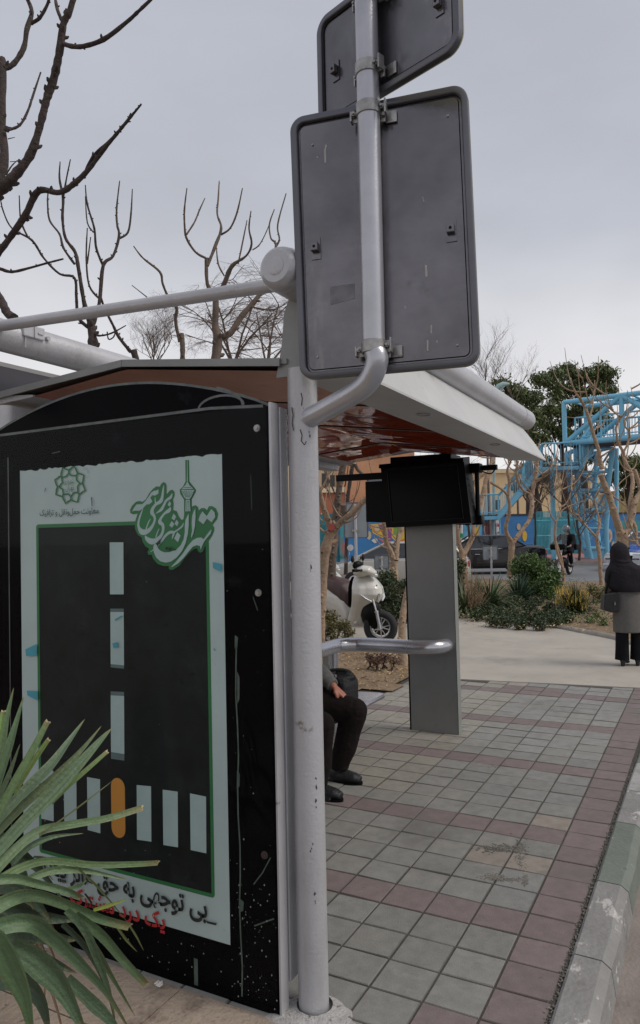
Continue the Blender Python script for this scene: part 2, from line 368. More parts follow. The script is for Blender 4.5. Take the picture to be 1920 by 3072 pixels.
# planting beds: bumpy soil
def soil(name, poly, h=.05, step=.22, mat=m_soil, seed=0):
    poly = [Vector((p[0], p[1])) for p in poly]
    x0 = min(p.x for p in poly); x1 = max(p.x for p in poly); y0 = min(p.y for p in poly); y1 = max(p.y for p in poly)
    def inside(x, y):
        c = False; n = len(poly)
        for i in range(n):
            a, b = poly[i], poly[i-1]
            if (a.y > y) != (b.y > y) and x < (b.x-a.x)*(y-a.y)/(b.y-a.y)+a.x: c = not c
        return c
    def ed(x, y):
        d = 9
        for i in range(len(poly)):
            a, b = poly[i], poly[i-1]; ab = b-a; t = max(0, min(1, (Vector((x,y))-a).dot(ab)/max(ab.dot(ab),1e-9)))
            d = min(d, (a+ab*t-Vector((x,y))).length)
        return d
    s = MB(); idx = {}; nx = int((x1-x0)/step)+2; ny = int((y1-y0)/step)+2; vs = []; fs = []
    ins = {}
    for i in range(nx):
        for j in range(ny): ins[i,j] = inside(x0+(i+.5)*step, y0+(j+.5)*step)
    for i in range(nx):
        for j in range(ny):
            if not ins[i,j]: continue
            q = []
            for a, b in ((i,j),(i+1,j),(i+1,j+1),(i,j+1)):
                if (a,b) not in idx:
                    x, y = x0+a*step, y0+b*step; d = ed(x, y)
                    z = .012+min(1, d/.5)*h*(.6+1.4*abs(noise.noise((x*1.3, y*1.3, seed)))+.5*noise.noise((x*5,y*5,seed)))
                    idx[a,b] = len(vs); vs.append((x, y, z))
                q.append(idx[a,b])
            fs.append(q)
    s.add(vs, fs); return tag(s.build(name, mat, smooth=True, base=(0,0,0)), kind='structure')
bedR = [(p[0], p[1]+.12) for p in b1]+[(3.4,7.5),(5,18.5),(-1,20.3),(-6,21.5),(-16,23.5),(-16,14),(-8.8,11.1)]+[(gp(1220,1836)[0], gp(1220,1836)[1]+.15)]
soil('planting_bed', bedR, .07, .3)
bedL = [(-2.33,4.1),(-2.35,5.0),(-2.85,6.3),(-3.5,6.65),(-4.9,6.85),(-9.5,8.9),(-12,8),(-12,3.9),(-6,3.95),(-3.2,4.05)]
soil('leaf_litter_bed', bedL, .05, .12, m_soil, 4)
# fallen leaves on the left bed and dry bits on the right one
m_leafd = M('dry_leaf', (.42,.29,.15), .8, 0, .4, 3, attr='tint')
rl = random.Random(8); lv = MB()
def leaflet(mb, p, s, a, tilt, c):
    u = Vector((math.cos(a), math.sin(a), tilt*rl.uniform(-1,1))); v = Vector((-math.sin(a), math.cos(a), tilt*rl.uniform(-1,1)))
    mb.add([p-u*s, p-v*s*.4+Vector((0,0,s*.2)), p+u*s, p+v*s*.4+Vector((0,0,s*.15))], [(0,1,2,3)], 0, c)
for k in range(5200):
    x = rl.uniform(-6.5,-2.35); y = rl.uniform(4.05,6.9)
    if y > 5.0+(-2.35-x)*.9+1.0 or (x > -2.9 and y > 4.9+(-2.33-x)*2.2): continue
    q = rl.uniform(.55,1.25)
    leaflet(lv, Vector((x,y,.035+.05*rl.random())), rl.uniform(.010,.030), rl.uniform(0,6.3), .5, (q,q*rl.uniform(.85,1.05),q*rl.uniform(.7,1.1)))
for k in range(1500):
    a = gp(rl.uniform(1380,1900), rl.uniform(1800,1925)); q = rl.uniform(.6,1.3)
    if a.y > 9.0: leaflet(lv, Vector((a.x,a.y,.07+.05*rl.random())), rl.uniform(.012,.035), rl.uniform(0,6.3), .5, (q,q,q))
tag(lv.build('fallen_leaves', m_leafd, base=(0,0,0)), 'dry brown leaves scattered over the soil beds', 'leaves', kind='stuff')

# far road, far pavement
fr = MB(); fr.add([(-60,23.5,.03),(-16,22.3,.03),(-1,19.6,.03),(12,17.0,.03),(40,12,.03),(40,30,.03),(3,33.2,.03),(-20,37.2,.03),(-60,44,.03)], [tuple(range(9))])
tag(fr.build('far_road', m_asph, base=(0,0,0)), kind='structure')
fk = MB(); 
for a, b in (((-60,40.5),(-20,33.6)),((-20,33.6),(3,29.8)),((3,29.8),(60,20.2))):
    a = Vector((*a,.03)); b = Vector((*b,.03)); nrm = Vector((-(b-a).y,(b-a).x,0)).normalized()
    fk.prism([a,b,b+nrm*.25,a+nrm*.25], (0,0,.17), 1); fk.prism([a+nrm*.25,b+nrm*.25,b+nrm*14,a+nrm*14], (0,0,.16), 0)
tag(fk.build('far_pavement', [m_pink, m_conc], base=(0,0,0)), kind='structure')
pk = MB(); pk.add([gp(1640,1800,.09), gp(1672,1798,.09), gp(1690,1752,.09), gp(1655,1752,.09)], [(0,1,2,3)])
tag(pk.build('pink_path', m_pink), kind='structure')
# white cement splash at the post foot, loose grit on the pavers
m_cem = M('cement', (.36,.35,.34), .9, 0, .3, 30, .6, 120, dirt=[((.12,.11,.10), .58, .66, 26)])
m_grit = M('grit', (.17,.16,.14), .95, 0, .4, 60)
gr = MB(); rg = random.Random(2)
for (px, py, n, sx, sy) in ((1500,2545,150,48,9),(1560,2560,140,16,34),(1575,2640,60,10,16),(1480,2632,130,26,9),(1530,2640,60,34,5),(1470,2300,20,60,4)):
    for k in range(n*3):
        p = gp(px+rg.gauss(0,sx*.6), py+rg.gauss(0,sy*.6)); s = rg.uniform(.0010,.0042)
        gr.ball((p.x,p.y,s*.4), (s*1.3,s,s*.6), 5, 3)
for k in range(1500):
    y = rg.uniform(-2.5,4.5); s = rg.uniform(.0015,.0050)
    x = kx(y)-.011+rg.gauss(0,.008); gr.ball((x,y,s*.4), (s,s,s*.8), 5, 3)
tag(gr.build('loose_grit', m_grit, base=(0,0,0)), 'grey sandy grit spilled on the pavers and along the kerb', 'grit', kind='stuff')

# ================================================================ BUS SHELTER
PY = -.905                                   # plane of the advertising panel
def dz(y): return -.017*(y+.8)
sh = thing('bus_shelter', (-.55,-.80,0), 'white painted steel bus shelter with dark red ceiling and thick tube beams on top', 'bus shelter')
p_ = MB(); p_.tube([(-.554,-.806,0),(-.554,-.806,1.0),(-.552,-.802,2.34)], .0555, 32)
post = p_.build('post', m_white, sh, smooth=50)
chp = MB(); rc = random.Random(4)      # paint chips and weld runs on the post
for (px, py) in ((946,1290),(962,2360),(958,2430),(941,1700),(935,2550),(950,2700),(915,1225)):
    for k in range(4):
        c0 = oy(px+rc.uniform(-5,5), py+rc.uniform(-22,22), -.86); d = Vector((c0.x+.554, c0.y+.806, 0)).normalized()*.0562
        c1 = Vector((-.554+d.x, -.806+d.y, c0.z)); s = rc.uniform(.002,.006); tn = Vector((-d.y,d.x,0)).normalized()
        chp.add([c1-tn*s*.5, c1-Vector((0,0,s*1.5)), c1+tn*s*.6, c1+Vector((0,0,s*1.8))], [(0,1,2,3)])
for pts in (((903,1178),(907,1196),(904,1216)),((876,1222),(880,1246),(877,1268),(881,1292)),((900,1288),(906,1306),(903,1322),(914,1334),(922,1322))):
    Q = []
    for a_, b_ in pts:
        c0 = oy(a_, b_, -.86); d = Vector((c0.x+.554, c0.y+.806, 0)).normalized()*.0563; Q.append(Vector((-.554+d.x, -.806+d.y, c0.z)))
    for q0_, q1_ in zip(Q, Q[1:]): chp.add([q0_-Vector((.002,0,0)), q0_+Vector((.002,.0,0)), q1_+Vector((.0025,0,0)), q1_-Vector((.0015,0,0))], [(0,1,2,3)])
m_chip = M('rust_chip', (.05,.035,.03), .8)
chp.build('paint_chips', m_chip, post)['kind'] = 'stuff'
cf = MB(); rf_ = random.Random(9); ring0 = []; ring1 = []
for k in range(28):
    a = 2*math.pi*k/28; rr_ = .105+.045*noise.noise((math.cos(a)*2, math.sin(a)*2, 5))+(.035 if math.sin(a) < .2 else 0)
    ring0.append(Vector((-.53+math.cos(a)*rr_*1.25, -.83+math.sin(a)*rr_, .001)))
    ring1.append(Vector((-.55+math.cos(a)*.066, -.806+math.sin(a)*.066, .016+.004*noise.noise((math.cos(a)*3, math.sin(a)*3, 2)))))
mid = [(a+b)/2+Vector((0,0,.002)) for a, b in zip(ring0, ring1)]
cf.loft([ring0, mid, ring1], cap=False)
cf.build('cement_footing', m_cem, sh, smooth=True)
for q, (x, y) in enumerate(((0,0),(-2.17,-.80),(-2.46,2.62))):
    t = MB(); t.tube([(x,y,0),(x,y,2.36+dz(y))], .05, 20)
    if q: t.build('post', m_white, sh, smooth=50)
# gusset plate between post and tube
gm = MB(); gm.prism([(-.672,-.79,2.325),(-.43,-.79,2.325),(-.47,-.79,2.56),(-.515,-.79,2.63),(-.605,-.79,2.63),(-.632,-.79,2.57),(-.645,-.79,2.45)], (0,.012,0))
gm.build('gusset_plate', m_grey, sh)
# long tubes
a = oy(826,797,-.95); e_ = oy(1578,1262,2.98)
ax_ = (e_-a).normalized()
t = MB(); t.tube([a, a+ax_*.012, a+ax_*.03, a+ax_*.05, e_-ax_*.03, e_], [.058,.072,.079,.082,.082,.078], 36)
b_t = t.build('roof_tube', m_white, sh, smooth=40)
t = MB(); t.tube([a-ax_*.004, a-ax_*.001], [.026,.034], 28); t.build('cap_disc', m_white, b_t, smooth=50)
t = MB(); t.tube([a+ax_*.052, a+ax_*.060], [.0835,.0835], 36); t.build('weld_ring', m_white, b_t, smooth=50)
t = MB(); t.tube([e_-ax_*.32, e_-ax_*.30], [.0838,.0838], 36); t.build('weld_ring', m_white, b_t, smooth=50)
la = Vector((-2.3,-1.0,2.744)); lb = Vector((-2.3,2.9,2.70))
t = MB(); t.tube([la, la+Vector((0,.03,0)), lb], [.07,.08,.08], 32); lt = t.build('roof_tube', m_white, sh, smooth=40)
# fitting box clamped on the left tube
c0 = un(92,1000,0,-2.235); bx = MB(); bx.bbox((c0.x-.02,c0.y-.065,c0.z-.03),(c0.x+.03,c0.y+.065,c0.z+.035), .006)
bx.box((c0.x+.03,c0.y-.004,c0.z-.028),(c0.x+.037,c0.y+.004,c0.z+.032)); bx.box((c0.x+.03,c0.y+.02,c0.z-.004),(c0.x+.036,c0.y+.05,c0.z+.004))
bx.tube([(c0.x+.02,c0.y-.05,c0.z-.03),(c0.x+.02,c0.y-.05,c0.z-.085)], .003, 6); bx.tube([(c0.x,c0.y+.09,c0.z-.01),(c0.x+.03,c0.y+.09,c0.z-.01)], .012, 10)
bx.build('junction_box', m_white, lt)
ca, cb = oy(806,858,-.80), oy(-40,984,-.80); cdir = (cb-ca).normalized()
t = MB(); t.tube([ca-cdir*.10, cb+cdir*.05], .0265, 20); t.build('cross_tube', m_white, sh, smooth=50)
# roof: profile in x-z, swept along y
top = [(-.62,2.392),(-1.43,2.486),(-2.32,2.424)]
Y0, Y1 = -.80, 2.70
def sweep(mb, prof, y0, y1, mi=0, closed=True, cap=True, n=1):
    rings = [[Vector((x, y0+(y1-y0)*k/n, z+dz(y0+(y1-y0)*k/n))) for x, z in prof] for k in range(n+1)]
    return mb.loft(rings, mi, cap=cap, close=closed)
rm = MB(); sweep(rm, [(-.62,2.392),(-1.43,2.486),(-2.32,2.424),(-2.32,2.404),(-1.43,2.466),(-.62,2.372)], Y0, Y1)
roof = rm.build('roof', m_grey, sh)
tr_ = MB()
for s0, s1 in (((-.645,2.394),(-1.43,2.489)),((-1.432,2.489),(-2.36,2.424))):
    (xa, za), (xb, zb) = s0, s1
    tr_.prism([(xa,Y0-.012,za),(xb,Y0-.012,zb),(xb,Y0-.012,zb-.030),(xa,Y0-.012,za-.030)], (0,.010,0))
tr_.build('fascia_trim', m_grey, roof)
wing = [(-.36,2.318),(-.64,2.338),(-.64,2.655),(-.60,2.648),(-.54,2.60),(-.45,2.475),(-.36,2.328)]
w_ = MB(); rings = []
N = 10
for k in range(N+1):
    y = -.72+(2.78+.72)*k/N; rings.append([Vector((x, y, z+dz(y))) for x, z in wing])
w_.loft(rings); wg = w_.build('eave_wing', M('eave_paint', (.50,.50,.49), .5, .1, .08, 3, .05, 50, dirt=[((.22,.22,.21), .60, .75, 3)]), sh)
# shallow worn marks and fixing plates under the wing
for px, py in ((1270,1243),(1485,1333)):
    mk = MB()
    d = ray(px, py); y = -.79
    for _ in range(12):
        p = un(px, py, 2, 2.322+dz(y)); y = p.y
    for r0 in (.045,): mk.tube([p+Vector((math.cos(q/10*6.28)*r0*.7, math.sin(q/10*6.28)*r0, -.0015)) for q in range(11)], .0022, 5)
    mk.build('fixing_ring', m_bolt, wg)
# red ceiling panels (gently uneven polished sheets) and seams
cz = lambda x: 2.352+(2.452-2.352)*(-.66-x)/.77 if x > -1.43 else 2.452-(2.452-2.396)*(-1.43-x)/.57
seam = [-.79, .05, 1.02, 2.0, 2.70]
for k in range(4):
    c_ = MB(); ya, yb = seam[k]+.006, seam[k+1]-.006; nx, ny = 30, 18; vs = []
    for j in range(ny+1):
        y = ya+(yb-ya)*j/ny
        for i in range(nx+1):
            x = -.66-1.34*i/nx; e_d = min(i, nx-i, j, ny-j)/4
            z = cz(x)+dz(y)+min(1, e_d)*(.010*noise.noise((x*2.6, y*2.6, k*7.3))+.003*noise.noise((x*8, y*8, k*3.3)))
            vs.append((x, y, z))
    fs = [(j*(nx+1)+i, (j+1)*(nx+1)+i, (j+1)*(nx+1)+i+1, j*(nx+1)+i+1) for j in range(ny) for i in range(nx)]
    c_.add(vs, fs); c_.build('ceiling_panel', m_red_refl if k == 0 else m_red, roof, smooth=True)
    if k:
        s_ = MB(); y = seam[k]
        for xa, xb in ((-.66,-1.43),(-1.43,-2.0)):
            s_.prism([(xa,y-.005,cz(xa)+dz(y)+.004),(xb,y-.005,cz(xb)+dz(y)+.004),(xb,y-.005,cz(xb)+dz(y)-.006),(xa,y-.005,cz(xa)+dz(y)-.006)], (0,.01,0))
        s_.build('ceiling_strip', m_grey, roof)
        s_ = MB()
        for xa, xb in ((-.66,-1.43),(-1.43,-2.0)): s_.prism([(xa,y-.018,cz(xa)+dz(y)+.004),(xb,y-.018,cz(xb)+dz(y)+.004),(xb,y-.018,cz(xb)+dz(y)-.003),(xa,y-.018,cz(xa)+dz(y)-.003)], (0,.012,0))
        s_.build('ceiling_strip', m_black, roof)
# left eave and rear parapet board
le = MB(); sweep(le, [(-2.0,2.392),(-2.36,2.375),(-2.40,2.40),(-2.36,2.43),(-2.0,2.402)], -.79, 2.75)
le.build('eave_soffit', m_white, roof)
m_dark = M('dark_cladding', (.018,.013,.014), .35, 0, .3, 3)
db = MB(); db.prism([(-2.42,-1.6,2.42),(-2.42,3.0,2.40),(-2.62,3.0,2.66),(-2.62,-1.6,2.685)], (-.02,0,0))
db.build('rear_board', m_dark, sh)
db = MB(); db.prism([(-2.615,-1.6,2.68),(-2.615,3.0,2.655),(-2.62,3.0,2.68),(-2.62,-1.6,2.705)], (-.03,0,0)); db.build('board_trim', m_grey, sh)
rb = MB(); rb.bbox((-2.23,-.80,2.27),(-2.12,2.65,2.36), .006); rb.build('rear_beam', m_white, sh)
# bracket channel between panel and post
bc = MB(); bc.bbox((-.655,-.852,.10),(-.622,-.798,2.20), .003); bc.build('bracket_channel', m_white, sh)

# ================================================================ ADVERTISING PANEL
ad = thing('advertising_panel', (-1.4,-.88,0), 'tall black glass display case with an arched top and white side frame beside the post', 'advertising panel')
XR, XL = -.632, -2.16
arc = []
for k in range(25):
    u = k/24; x = XR+(XL-XR)*u; arc.append((x, 2.205+.158*math.sin(math.pi*u)**.85))
bk = MB(); bk.prism([Vector((XR,PY,.0)),*[Vector((x,PY,z)) for x, z in arc],Vector((XL,PY,0))], (0,.05,0))
bk.build('backing', m_black, ad)
fm = MB(); fm.bbox((-.637,PY-.004,-.0),(-.6275,PY+.048,2.212), .002); fm.build('side_frame', m_white, ad)
fm = MB(); fm.bbox((XL-.006,PY-.006,0),(XL+.02,PY+.052,2.21), .002)
fm.build('side_frame', m_white, ad)
def wline(mb, pts, w, y, mi=0):
    pts = [Vector((p[0], y, p[1])) for p in pts]; L_ = []; Rr = []
    for i, p in enumerate(pts):
        d = (pts[min(i+1,len(pts)-1)]-pts[max(i-1,0)]).normalized(); n_ = Vector((-d.z,0,d.x))*(w/2)
        L_.append(p+n_); Rr.append(p-n_)
    mb.loft([L_, Rr], mi, cap=False, close=False)
m_line = M('glass_edge_line', (.085,.095,.095), .35, 0, .5, 20)
eg = MB(); wline(eg, [(x, z-.005) for x, z in arc], .010, PY-.002)
wline(eg, [(-2.15,2.205),(-.9,2.214),(-.66,2.20)], .011, PY-.003)
wline(eg, [(-1.15+.2*math.cos(a)*2.0, 2.213+.11*math.sin(a)) for a in [math.pi*k/12*.5 for k in range(7)]], .009, PY-.0025)
wline(eg, [(-.85+.105*math.cos(a), 2.213+.045*math.sin(a)) for a in [math.pi*k/12 for k in range(13)]], .009, PY-.0022)
wline(eg, [(-2.03,.03),(-2.03,2.1)], .006, PY-.002); 
eg.build('edge_line', m_line, ad)
# worn strip with peeled glue right of the poster, scratches, splashes, bolts
m_glue = M('glue_line', (.075,.10,.082), .6, 0, .5, 20)
wr = MB()
wline(wr, [(-.80+.004*math.sin(k*1.7), .03+k*.11) for k in range(13)], .006, PY-.002)
for (x, z, w, h) in ((-.798,1.33,.016,.05),(-.792,1.16,.012,.12),(-.80,.82,.014,.07),(-.795,.36,.02,.05)):
    wr.prism([(x-w/2,PY-.0016,z-h/2),(x+w/3,PY-.0016,z-h/3),(x+w/2,PY-.0016,z+h/3),(x-w/3,PY-.0016,z+h/2)], (0,.0004,0))
wline(wr, [(-.74,.45),(-.70,.50),(-.665,.56)], .004, PY-.0018); wline(wr, [(-.74,.30),(-.655,.345)], .005, PY-.0018)
wline(wr, [(-.72,1.95),(-.718,1.82)], .002, PY-.0018)
wline(wr, [(-1.01,.015),(-1.01,.115)], .018, PY-.0018)
for (x0, z0, x1, z1) in ((-1.75,2.10,-1.70,2.105),(-.72,1.50,-.70,1.45)): wline(wr, [(x0,z0),(x1,z1)], .003, PY-.0018)
wr.build('scratches', m_glue, ad)['kind'] = 'stuff'
m_speck = M('white_splash', (.30,.31,.31), .7)
spk = MB(); rs = random.Random(12)
for k in range(200):
    x = rs.uniform(-2.1,-.645) if rs.random() < .5 else rs.uniform(-.84,-.645)
    z = .02+abs(rs.gauss(0,.24)) if rs.random() < .85 else rs.uniform(.1,2.2)
    s = rs.uniform(.0008,.0034)*(1 if z < .9 else .5)
    pts = [Vector((x+math.cos(a)*s*rs.uniform(.6,1.2), PY-.0046, z+math.sin(a)*s*rs.uniform(.7,1.6))) for a in (0,1.2,2.4,3.7,5)]
    spk.add(pts, [(0,1,2,3,4)])
spk.build('paint_specks', m_speck, ad)['kind'] = 'stuff'
for x, z in ((-.688,2.12),(-.695,1.515),(-.69,.565)):
    bo = MB(); bo.tube([(x,PY-.001,z),(x,PY-.006,z)], [.014,.013], 18); bo.tube([(x,PY-.006,z),(x,PY-.011,z)], .007, 6); bo.build('bolt', m_bolt if z > 1 else m_chip, ad, smooth=30)

# ---------------------------------------------------------------- poster
po = MB(); X0, X1, Z0, Z1 = -1.952, -.848, .205, 2.036
rp = random.Random(3)
tp = [Vector((X0+(X1-X0)*k/60, PY-.002, Z1+rp.uniform(-.007,.003)*(1 if 0 < k < 60 else 0))) for k in range(61)]
po.flat([[Vector((X1,PY-.002,Z0)), Vector((X0,PY-.002,Z0))]+tp])
poster = po.build('poster', m_paper, base=(-1.4,PY,Z0), fix=False)
tag(poster, 'pale road safety poster with a night crosswalk picture and green lettering behind the dark glass', 'poster')
LY = [0]
def px3(pts, org, k, y):
    return [oy(org[0]+p[0]*k, org[1]+p[1]*k, y) for p in pts]
def layer(): LY[0] += 1; return PY-.0022-.00016*LY[0]
def wrect(mb, x0, x1, z0, z1, y, r=0.):
    if not r: mb.add([(x0,y,z0),(x1,y,z0),(x1,y,z1),(x0,y,z1)], [(0,1,2,3)])
    else:
        P = []
        for cx, cz_, a0 in ((x1-r,z0+r,-90),(x1-r,z1-r,0),(x0+r,z1-r,90),(x0+r,z0+r,180)):
            P += [Vector((cx+math.cos(R(a0+15*k))*r, y, cz_+math.sin(R(a0+15*k))*r)) for k in range(7)]
        mb.flat([P])
b_ = MB(); wrect(b_, -1.853,-.915,.362,1.792, layer(), .015); b_.build('green_border', m_green, poster, fix=False)
b_ = MB(); wrect(b_, -1.838,-.930,.377,1.777, layer()); b_.build('night_road_picture', m_road, poster, fix=False)
lyr = layer()
def quad_px(mb, pts, y): mb.add([oy(a, b, y) for a, b in pts], [(0,1,2,3)])
ds = MB()
for q in ([(329,1627),(370,1627),(371,1783),(330,1783)],[(331,1836),(371,1836),(372,1996),(332,1992)],[(332,2086),(372,2088),(373,2262),(333,2256)]): quad_px(ds, q, lyr)
ds.build('lane_dashes', m_stripe, poster, fix=False)
fade = M('print_stripe_soft', (.10,.145,.145), .5); fd = MB()
for q in ([(331,1826),(371,1826),(371,1836),(331,1836)],[(332,1992),(372,1996),(372,2006),(332,2002)],[(332,2074),(372,2076),(372,2088),(332,2086)],[(333,2256),(373,2262),(373,2282),(333,2276)]): quad_px(fd, q, lyr)
fd.build('dash_fade', fade, poster, fix=False)
cs = MB()
for q in ([(121,2304),(160,2312),(161,2464),(124,2456)],[(191,2319),(229,2326),(230,2482),(193,2474)],[(261,2331),(300,2338),(301,2500),(263,2490)],[(410,2355),(453,2359),(454,2525),(411,2519)],[(488,2369),(533,2375),(534,2542),(490,2535)],[(570,2380),(618,2390),(619,2560),(572,2550)]): quad_px(cs, q, lyr)
cs.build('crosswalk_bars', m_stripe, poster, fix=False)
o0, o1 = oy(333,2360,lyr), oy(376,2485,lyr); rr_ = (o1.x-o0.x)/2; zt, zb = oy(354,2334,lyr).z, oy(354,2513,lyr).z
cx_ = (o0.x+o1.x)/2
ob_ = MB(); ob_.flat([[Vector((cx_+math.cos(R(a))*rr_, lyr, zt-rr_+math.sin(R(a))*rr_)) for a in range(0,181,15)]+[Vector((cx_+math.cos(R(a))*rr_, lyr, zb+rr_+math.sin(R(a))*rr_)) for a in range(180,361,15)]])
ob_.build('orange_bar', m_orange, poster, fix=False)
# campaign lettering: green ground and pale strokes, traced at its place on the sheet
ZO, ZK = (380,1440), .19841
def cs_px(pts): return px3(pts, ZO, ZK, layer())
gl = MB()
gl.flat([cs_px([(55,500),(50,450),(80,390),(140,330),(190,315),(240,330),(290,290),(340,200),(400,130),(450,95),(500,100),(520,60),(555,30),(590,45),(605,90),(605,215),(650,160),(690,145),(725,180),(725,240),(700,300),(712,360),(705,450),(760,475),(790,550),(830,605),(858,590),(868,520),(868,300),(810,210),(800,150),(850,100),(890,20),(886,-302),(942,-302),(948,20),(1050,150),(1045,180),(985,290),(985,410),(1000,395),(1040,380),(1080,410),(1088,460),(1130,425),(1180,425),(1215,455),(1240,400),(1290,392),(1350,430),(1385,510),(1370,590),(1300,680),(1325,720),(1325,770),(1295,840),(1250,910),(1180,1010),(1150,1080),(1110,1100),(1075,1070),(1070,1030),(1020,1040),(960,1090),(880,1180),(800,1290),(740,1330),(700,1355),(650,1358),(635,1330),(640,1300),(560,1300),(470,1270),(400,1190),(380,1130),(330,1130),(315,1090),(340,1040),(280,1000),(240,930),(230,870),(170,830),(130,750),(120,660),(135,600),(165,510),(100,520)])])
gl.build('lettering_ground', m_green, poster, fix=False)
wl = MB()
def poly(p): wl.flat([cs_px(p)])
def rib(p):
    q = smooth_path([(a, b, c) for a, b, c in p], 5); A = []; B = []
    for i, v in enumerate(q):
        d = q[min(i+1,len(q)-1)]-q[max(i-1,0)]; d = Vector((d.x,d.y)).normalized(); n_ = Vector((-d.y,d.x))*max(v.z,3)/2
        A.append((v.x+n_.x, v.y+n_.y)); B.append((v.x-n_.x, v.y-n_.y))
    y = layer(); wl.loft([px3(A,ZO,ZK,y), px3(B,ZO,ZK,y)], cap=False, close=False)
poly([(450,160),(480,140),(480,205),(430,235),(385,230),(357,268),(388,325),(345,365),(300,370),(260,410),(250,430),(190,465),(130,462),(85,475),(110,420),(150,370),(240,365),(290,310),(340,240),(370,190),(420,160)])
rib([(245,440,10),(205,540,26),(178,640,30),(185,720,40),(235,785,85),(300,780,72),(355,740,52),(402,670,36),(425,600,32),(415,545,40),(385,500,56),(390,440,46),(440,370,40),(515,320,54),(540,240,36),(550,160,28),(562,80,6)])
rib([(358,590,10),(330,640,16),(292,745,18)])
rib([(430,255,5),(430,300,14),(438,350,22)])
rib([(688,200,5),(665,260,40),(600,310,36),(562,380,34),(520,450,42),(440,507,6)])
poly([(648,318),(672,360),(650,405),(620,375)])
rib([(666,408,6),(640,460,54),(570,510,34),(512,590,38),(505,640,60),(545,680,46),(550,760,38),(520,840,44),(455,905,64),(380,930,92),(310,890,60),(280,840,12)])
rib([(490,735,10),(462,800,16),(440,870,16)])
rib([(860,648,6),(838,700,24),(775,752,22),(722,790,28),(702,840,26),(685,897,5)])
rib([(722,792,34),(660,790,44),(590,840,38),(525,930,30),(475,1000,8)])
poly([(710,508),(747,552),(722,612),(678,580)]); poly([(752,600),(786,640),(765,700),(724,663)]); poly([(682,620),(722,667),(685,721),(643,685)])
poly([(765,785),(816,840),(775,941),(718,885)])
poly([(412,975),(402,1020),(410,1090),(445,1170),(510,1230),(590,1250),(670,1235),(760,1170),(840,1070),(890,960),(925,820),(938,680),(938,508),(920,540),(890,600),(878,680),(880,780),(860,900),(815,990),(740,1060),(650,1090),(580,1095),(520,1075),(480,1040),(465,1000),(440,965)])
rib([(355,1090,4),(385,1070,14),(410,1050,14)])
poly([(1038,428),(1042,560),(1032,700),(1010,800),(978,882),(975,840),(990,760),(982,650),(990,540),(1015,470)])
poly([(1145,475),(1210,545),(1280,438),(1330,490),(1340,560),(1285,640),(1215,585),(1160,670),(1085,610),(1105,540)])
poly([(1285,750),(1272,810),(1212,880),(1168,940),(1132,1020),(1120,1057),(1110,1000),(1060,985),(1000,1010),(940,1080),(860,1180),(780,1260),(690,1315),(672,1312),(760,1220),(850,1110),(930,990),(1000,910),(1070,873),(1130,870),(1165,895),(1210,830),(1265,760)])
rib([(915,-300,6),(916,-100,9),(917,20,14)])
poly([(917,20),(950,80),(980,105),(1005,135),(832,140),(860,105),(890,75)])
poly([(825,150),(1025,150),(975,258),(950,288),(900,288),(868,258)])
poly([(893,302),(955,300),(966,470),(888,474)])
wl.build('pale_lettering', m_stripe, poster, fix=False)
ot = MB(); y_ = layer()
ot.flat([px3([(908,318),(943,316),(946,460),(904,462)], ZO, ZK, y_)])
for k in range(7): 
    x_ = 842+k*28; wq = [(x_,165),(x_+9,158),(917+(x_-917)*.35+4,262),(917+(x_-917)*.35-2,262)]; ot.flat([px3(wq, ZO, ZK, y_)])
ot.flat([px3([(862,112),(975,108),(972,116),(864,120)], ZO, ZK, y_)])
ot.build('tower_drawing', m_green, poster, fix=False)
it = MB(); it.flat([px3([(917,325),(934,324),(938,455),(915,456)], ZO, ZK, layer())]); it.build('tower_drawing', m_stripe, poster, fix=False)
# round municipal emblem
EO, EK = (130,1390), .0992
em = MB()
def erib(p, w, closed=True):
    p = [Vector(q) for q in p]; n = len(p); A = []; B = []
    for i in range(n):
        d = (p[(i+1)%n]-p[i-1]) if closed else (p[min(i+1,n-1)]-p[max(i-1,0)])
        d.normalize(); nn_ = Vector((-d.y,d.x))*w/2; A.append(tuple(p[i]+nn_)); B.append(tuple(p[i]-nn_))
    if closed: A.append(A[0]); B.append(B[0])
    y = layer(); em.loft([px3(A,EO,EK,y), px3(B,EO,EK,y)], cap=False, close=False)
erib([(585,140),(650,165),(710,180),(765,205),(820,165),(860,130),(935,100),(975,160),(1000,230),(1035,300),(1100,310),(1150,330),(1228,365),(1205,440),(1200,520),(1180,600),(1210,670),(1230,730),(1265,825),(1180,865),(1140,910),(1085,930),(1070,1000),(1055,1060),(1030,1175),(950,1155),(890,1130),(835,1100),(780,1140),(740,1160),(670,1215),(640,1140),(610,1090),(570,1005),(500,985),(450,965),(378,945),(390,860),(400,780),(430,705),(390,650),(375,590),(348,498),(430,445),(470,410),(530,385),(535,320),(550,250)], 46)
erib([(770,300),(810,340),(860,375),(930,365),(990,385),(1000,450),(1005,520),(1060,560),(1095,610),(1050,670),(1030,720),(1045,800),(1030,875),(960,880),(900,900),(870,950),(825,1000),(780,950),(740,920),(670,935),(605,930),(590,860),(590,790),(530,755),(485,700),(520,640),(575,580),(560,500),(560,425),(630,410),(690,395),(720,350)], 44)
for a, b in (((765,200),(768,300)),((1035,300),(985,385)),((1180,600),(1095,610)),((1085,930),(1030,875)),((835,1100),(825,1000)),((570,1005),(605,930)),((430,705),(485,700)),((530,385),(562,425))): erib([a,b], 46, False)
def put_text(mb, s, xa, xb, zb, zt, y, bold=0.):
    vs, fs = text_mesh(s, bold); mb.add([(xa+(xb-xa)*u, y, zb+(zt-zb)*v) for u, v in vs], fs)
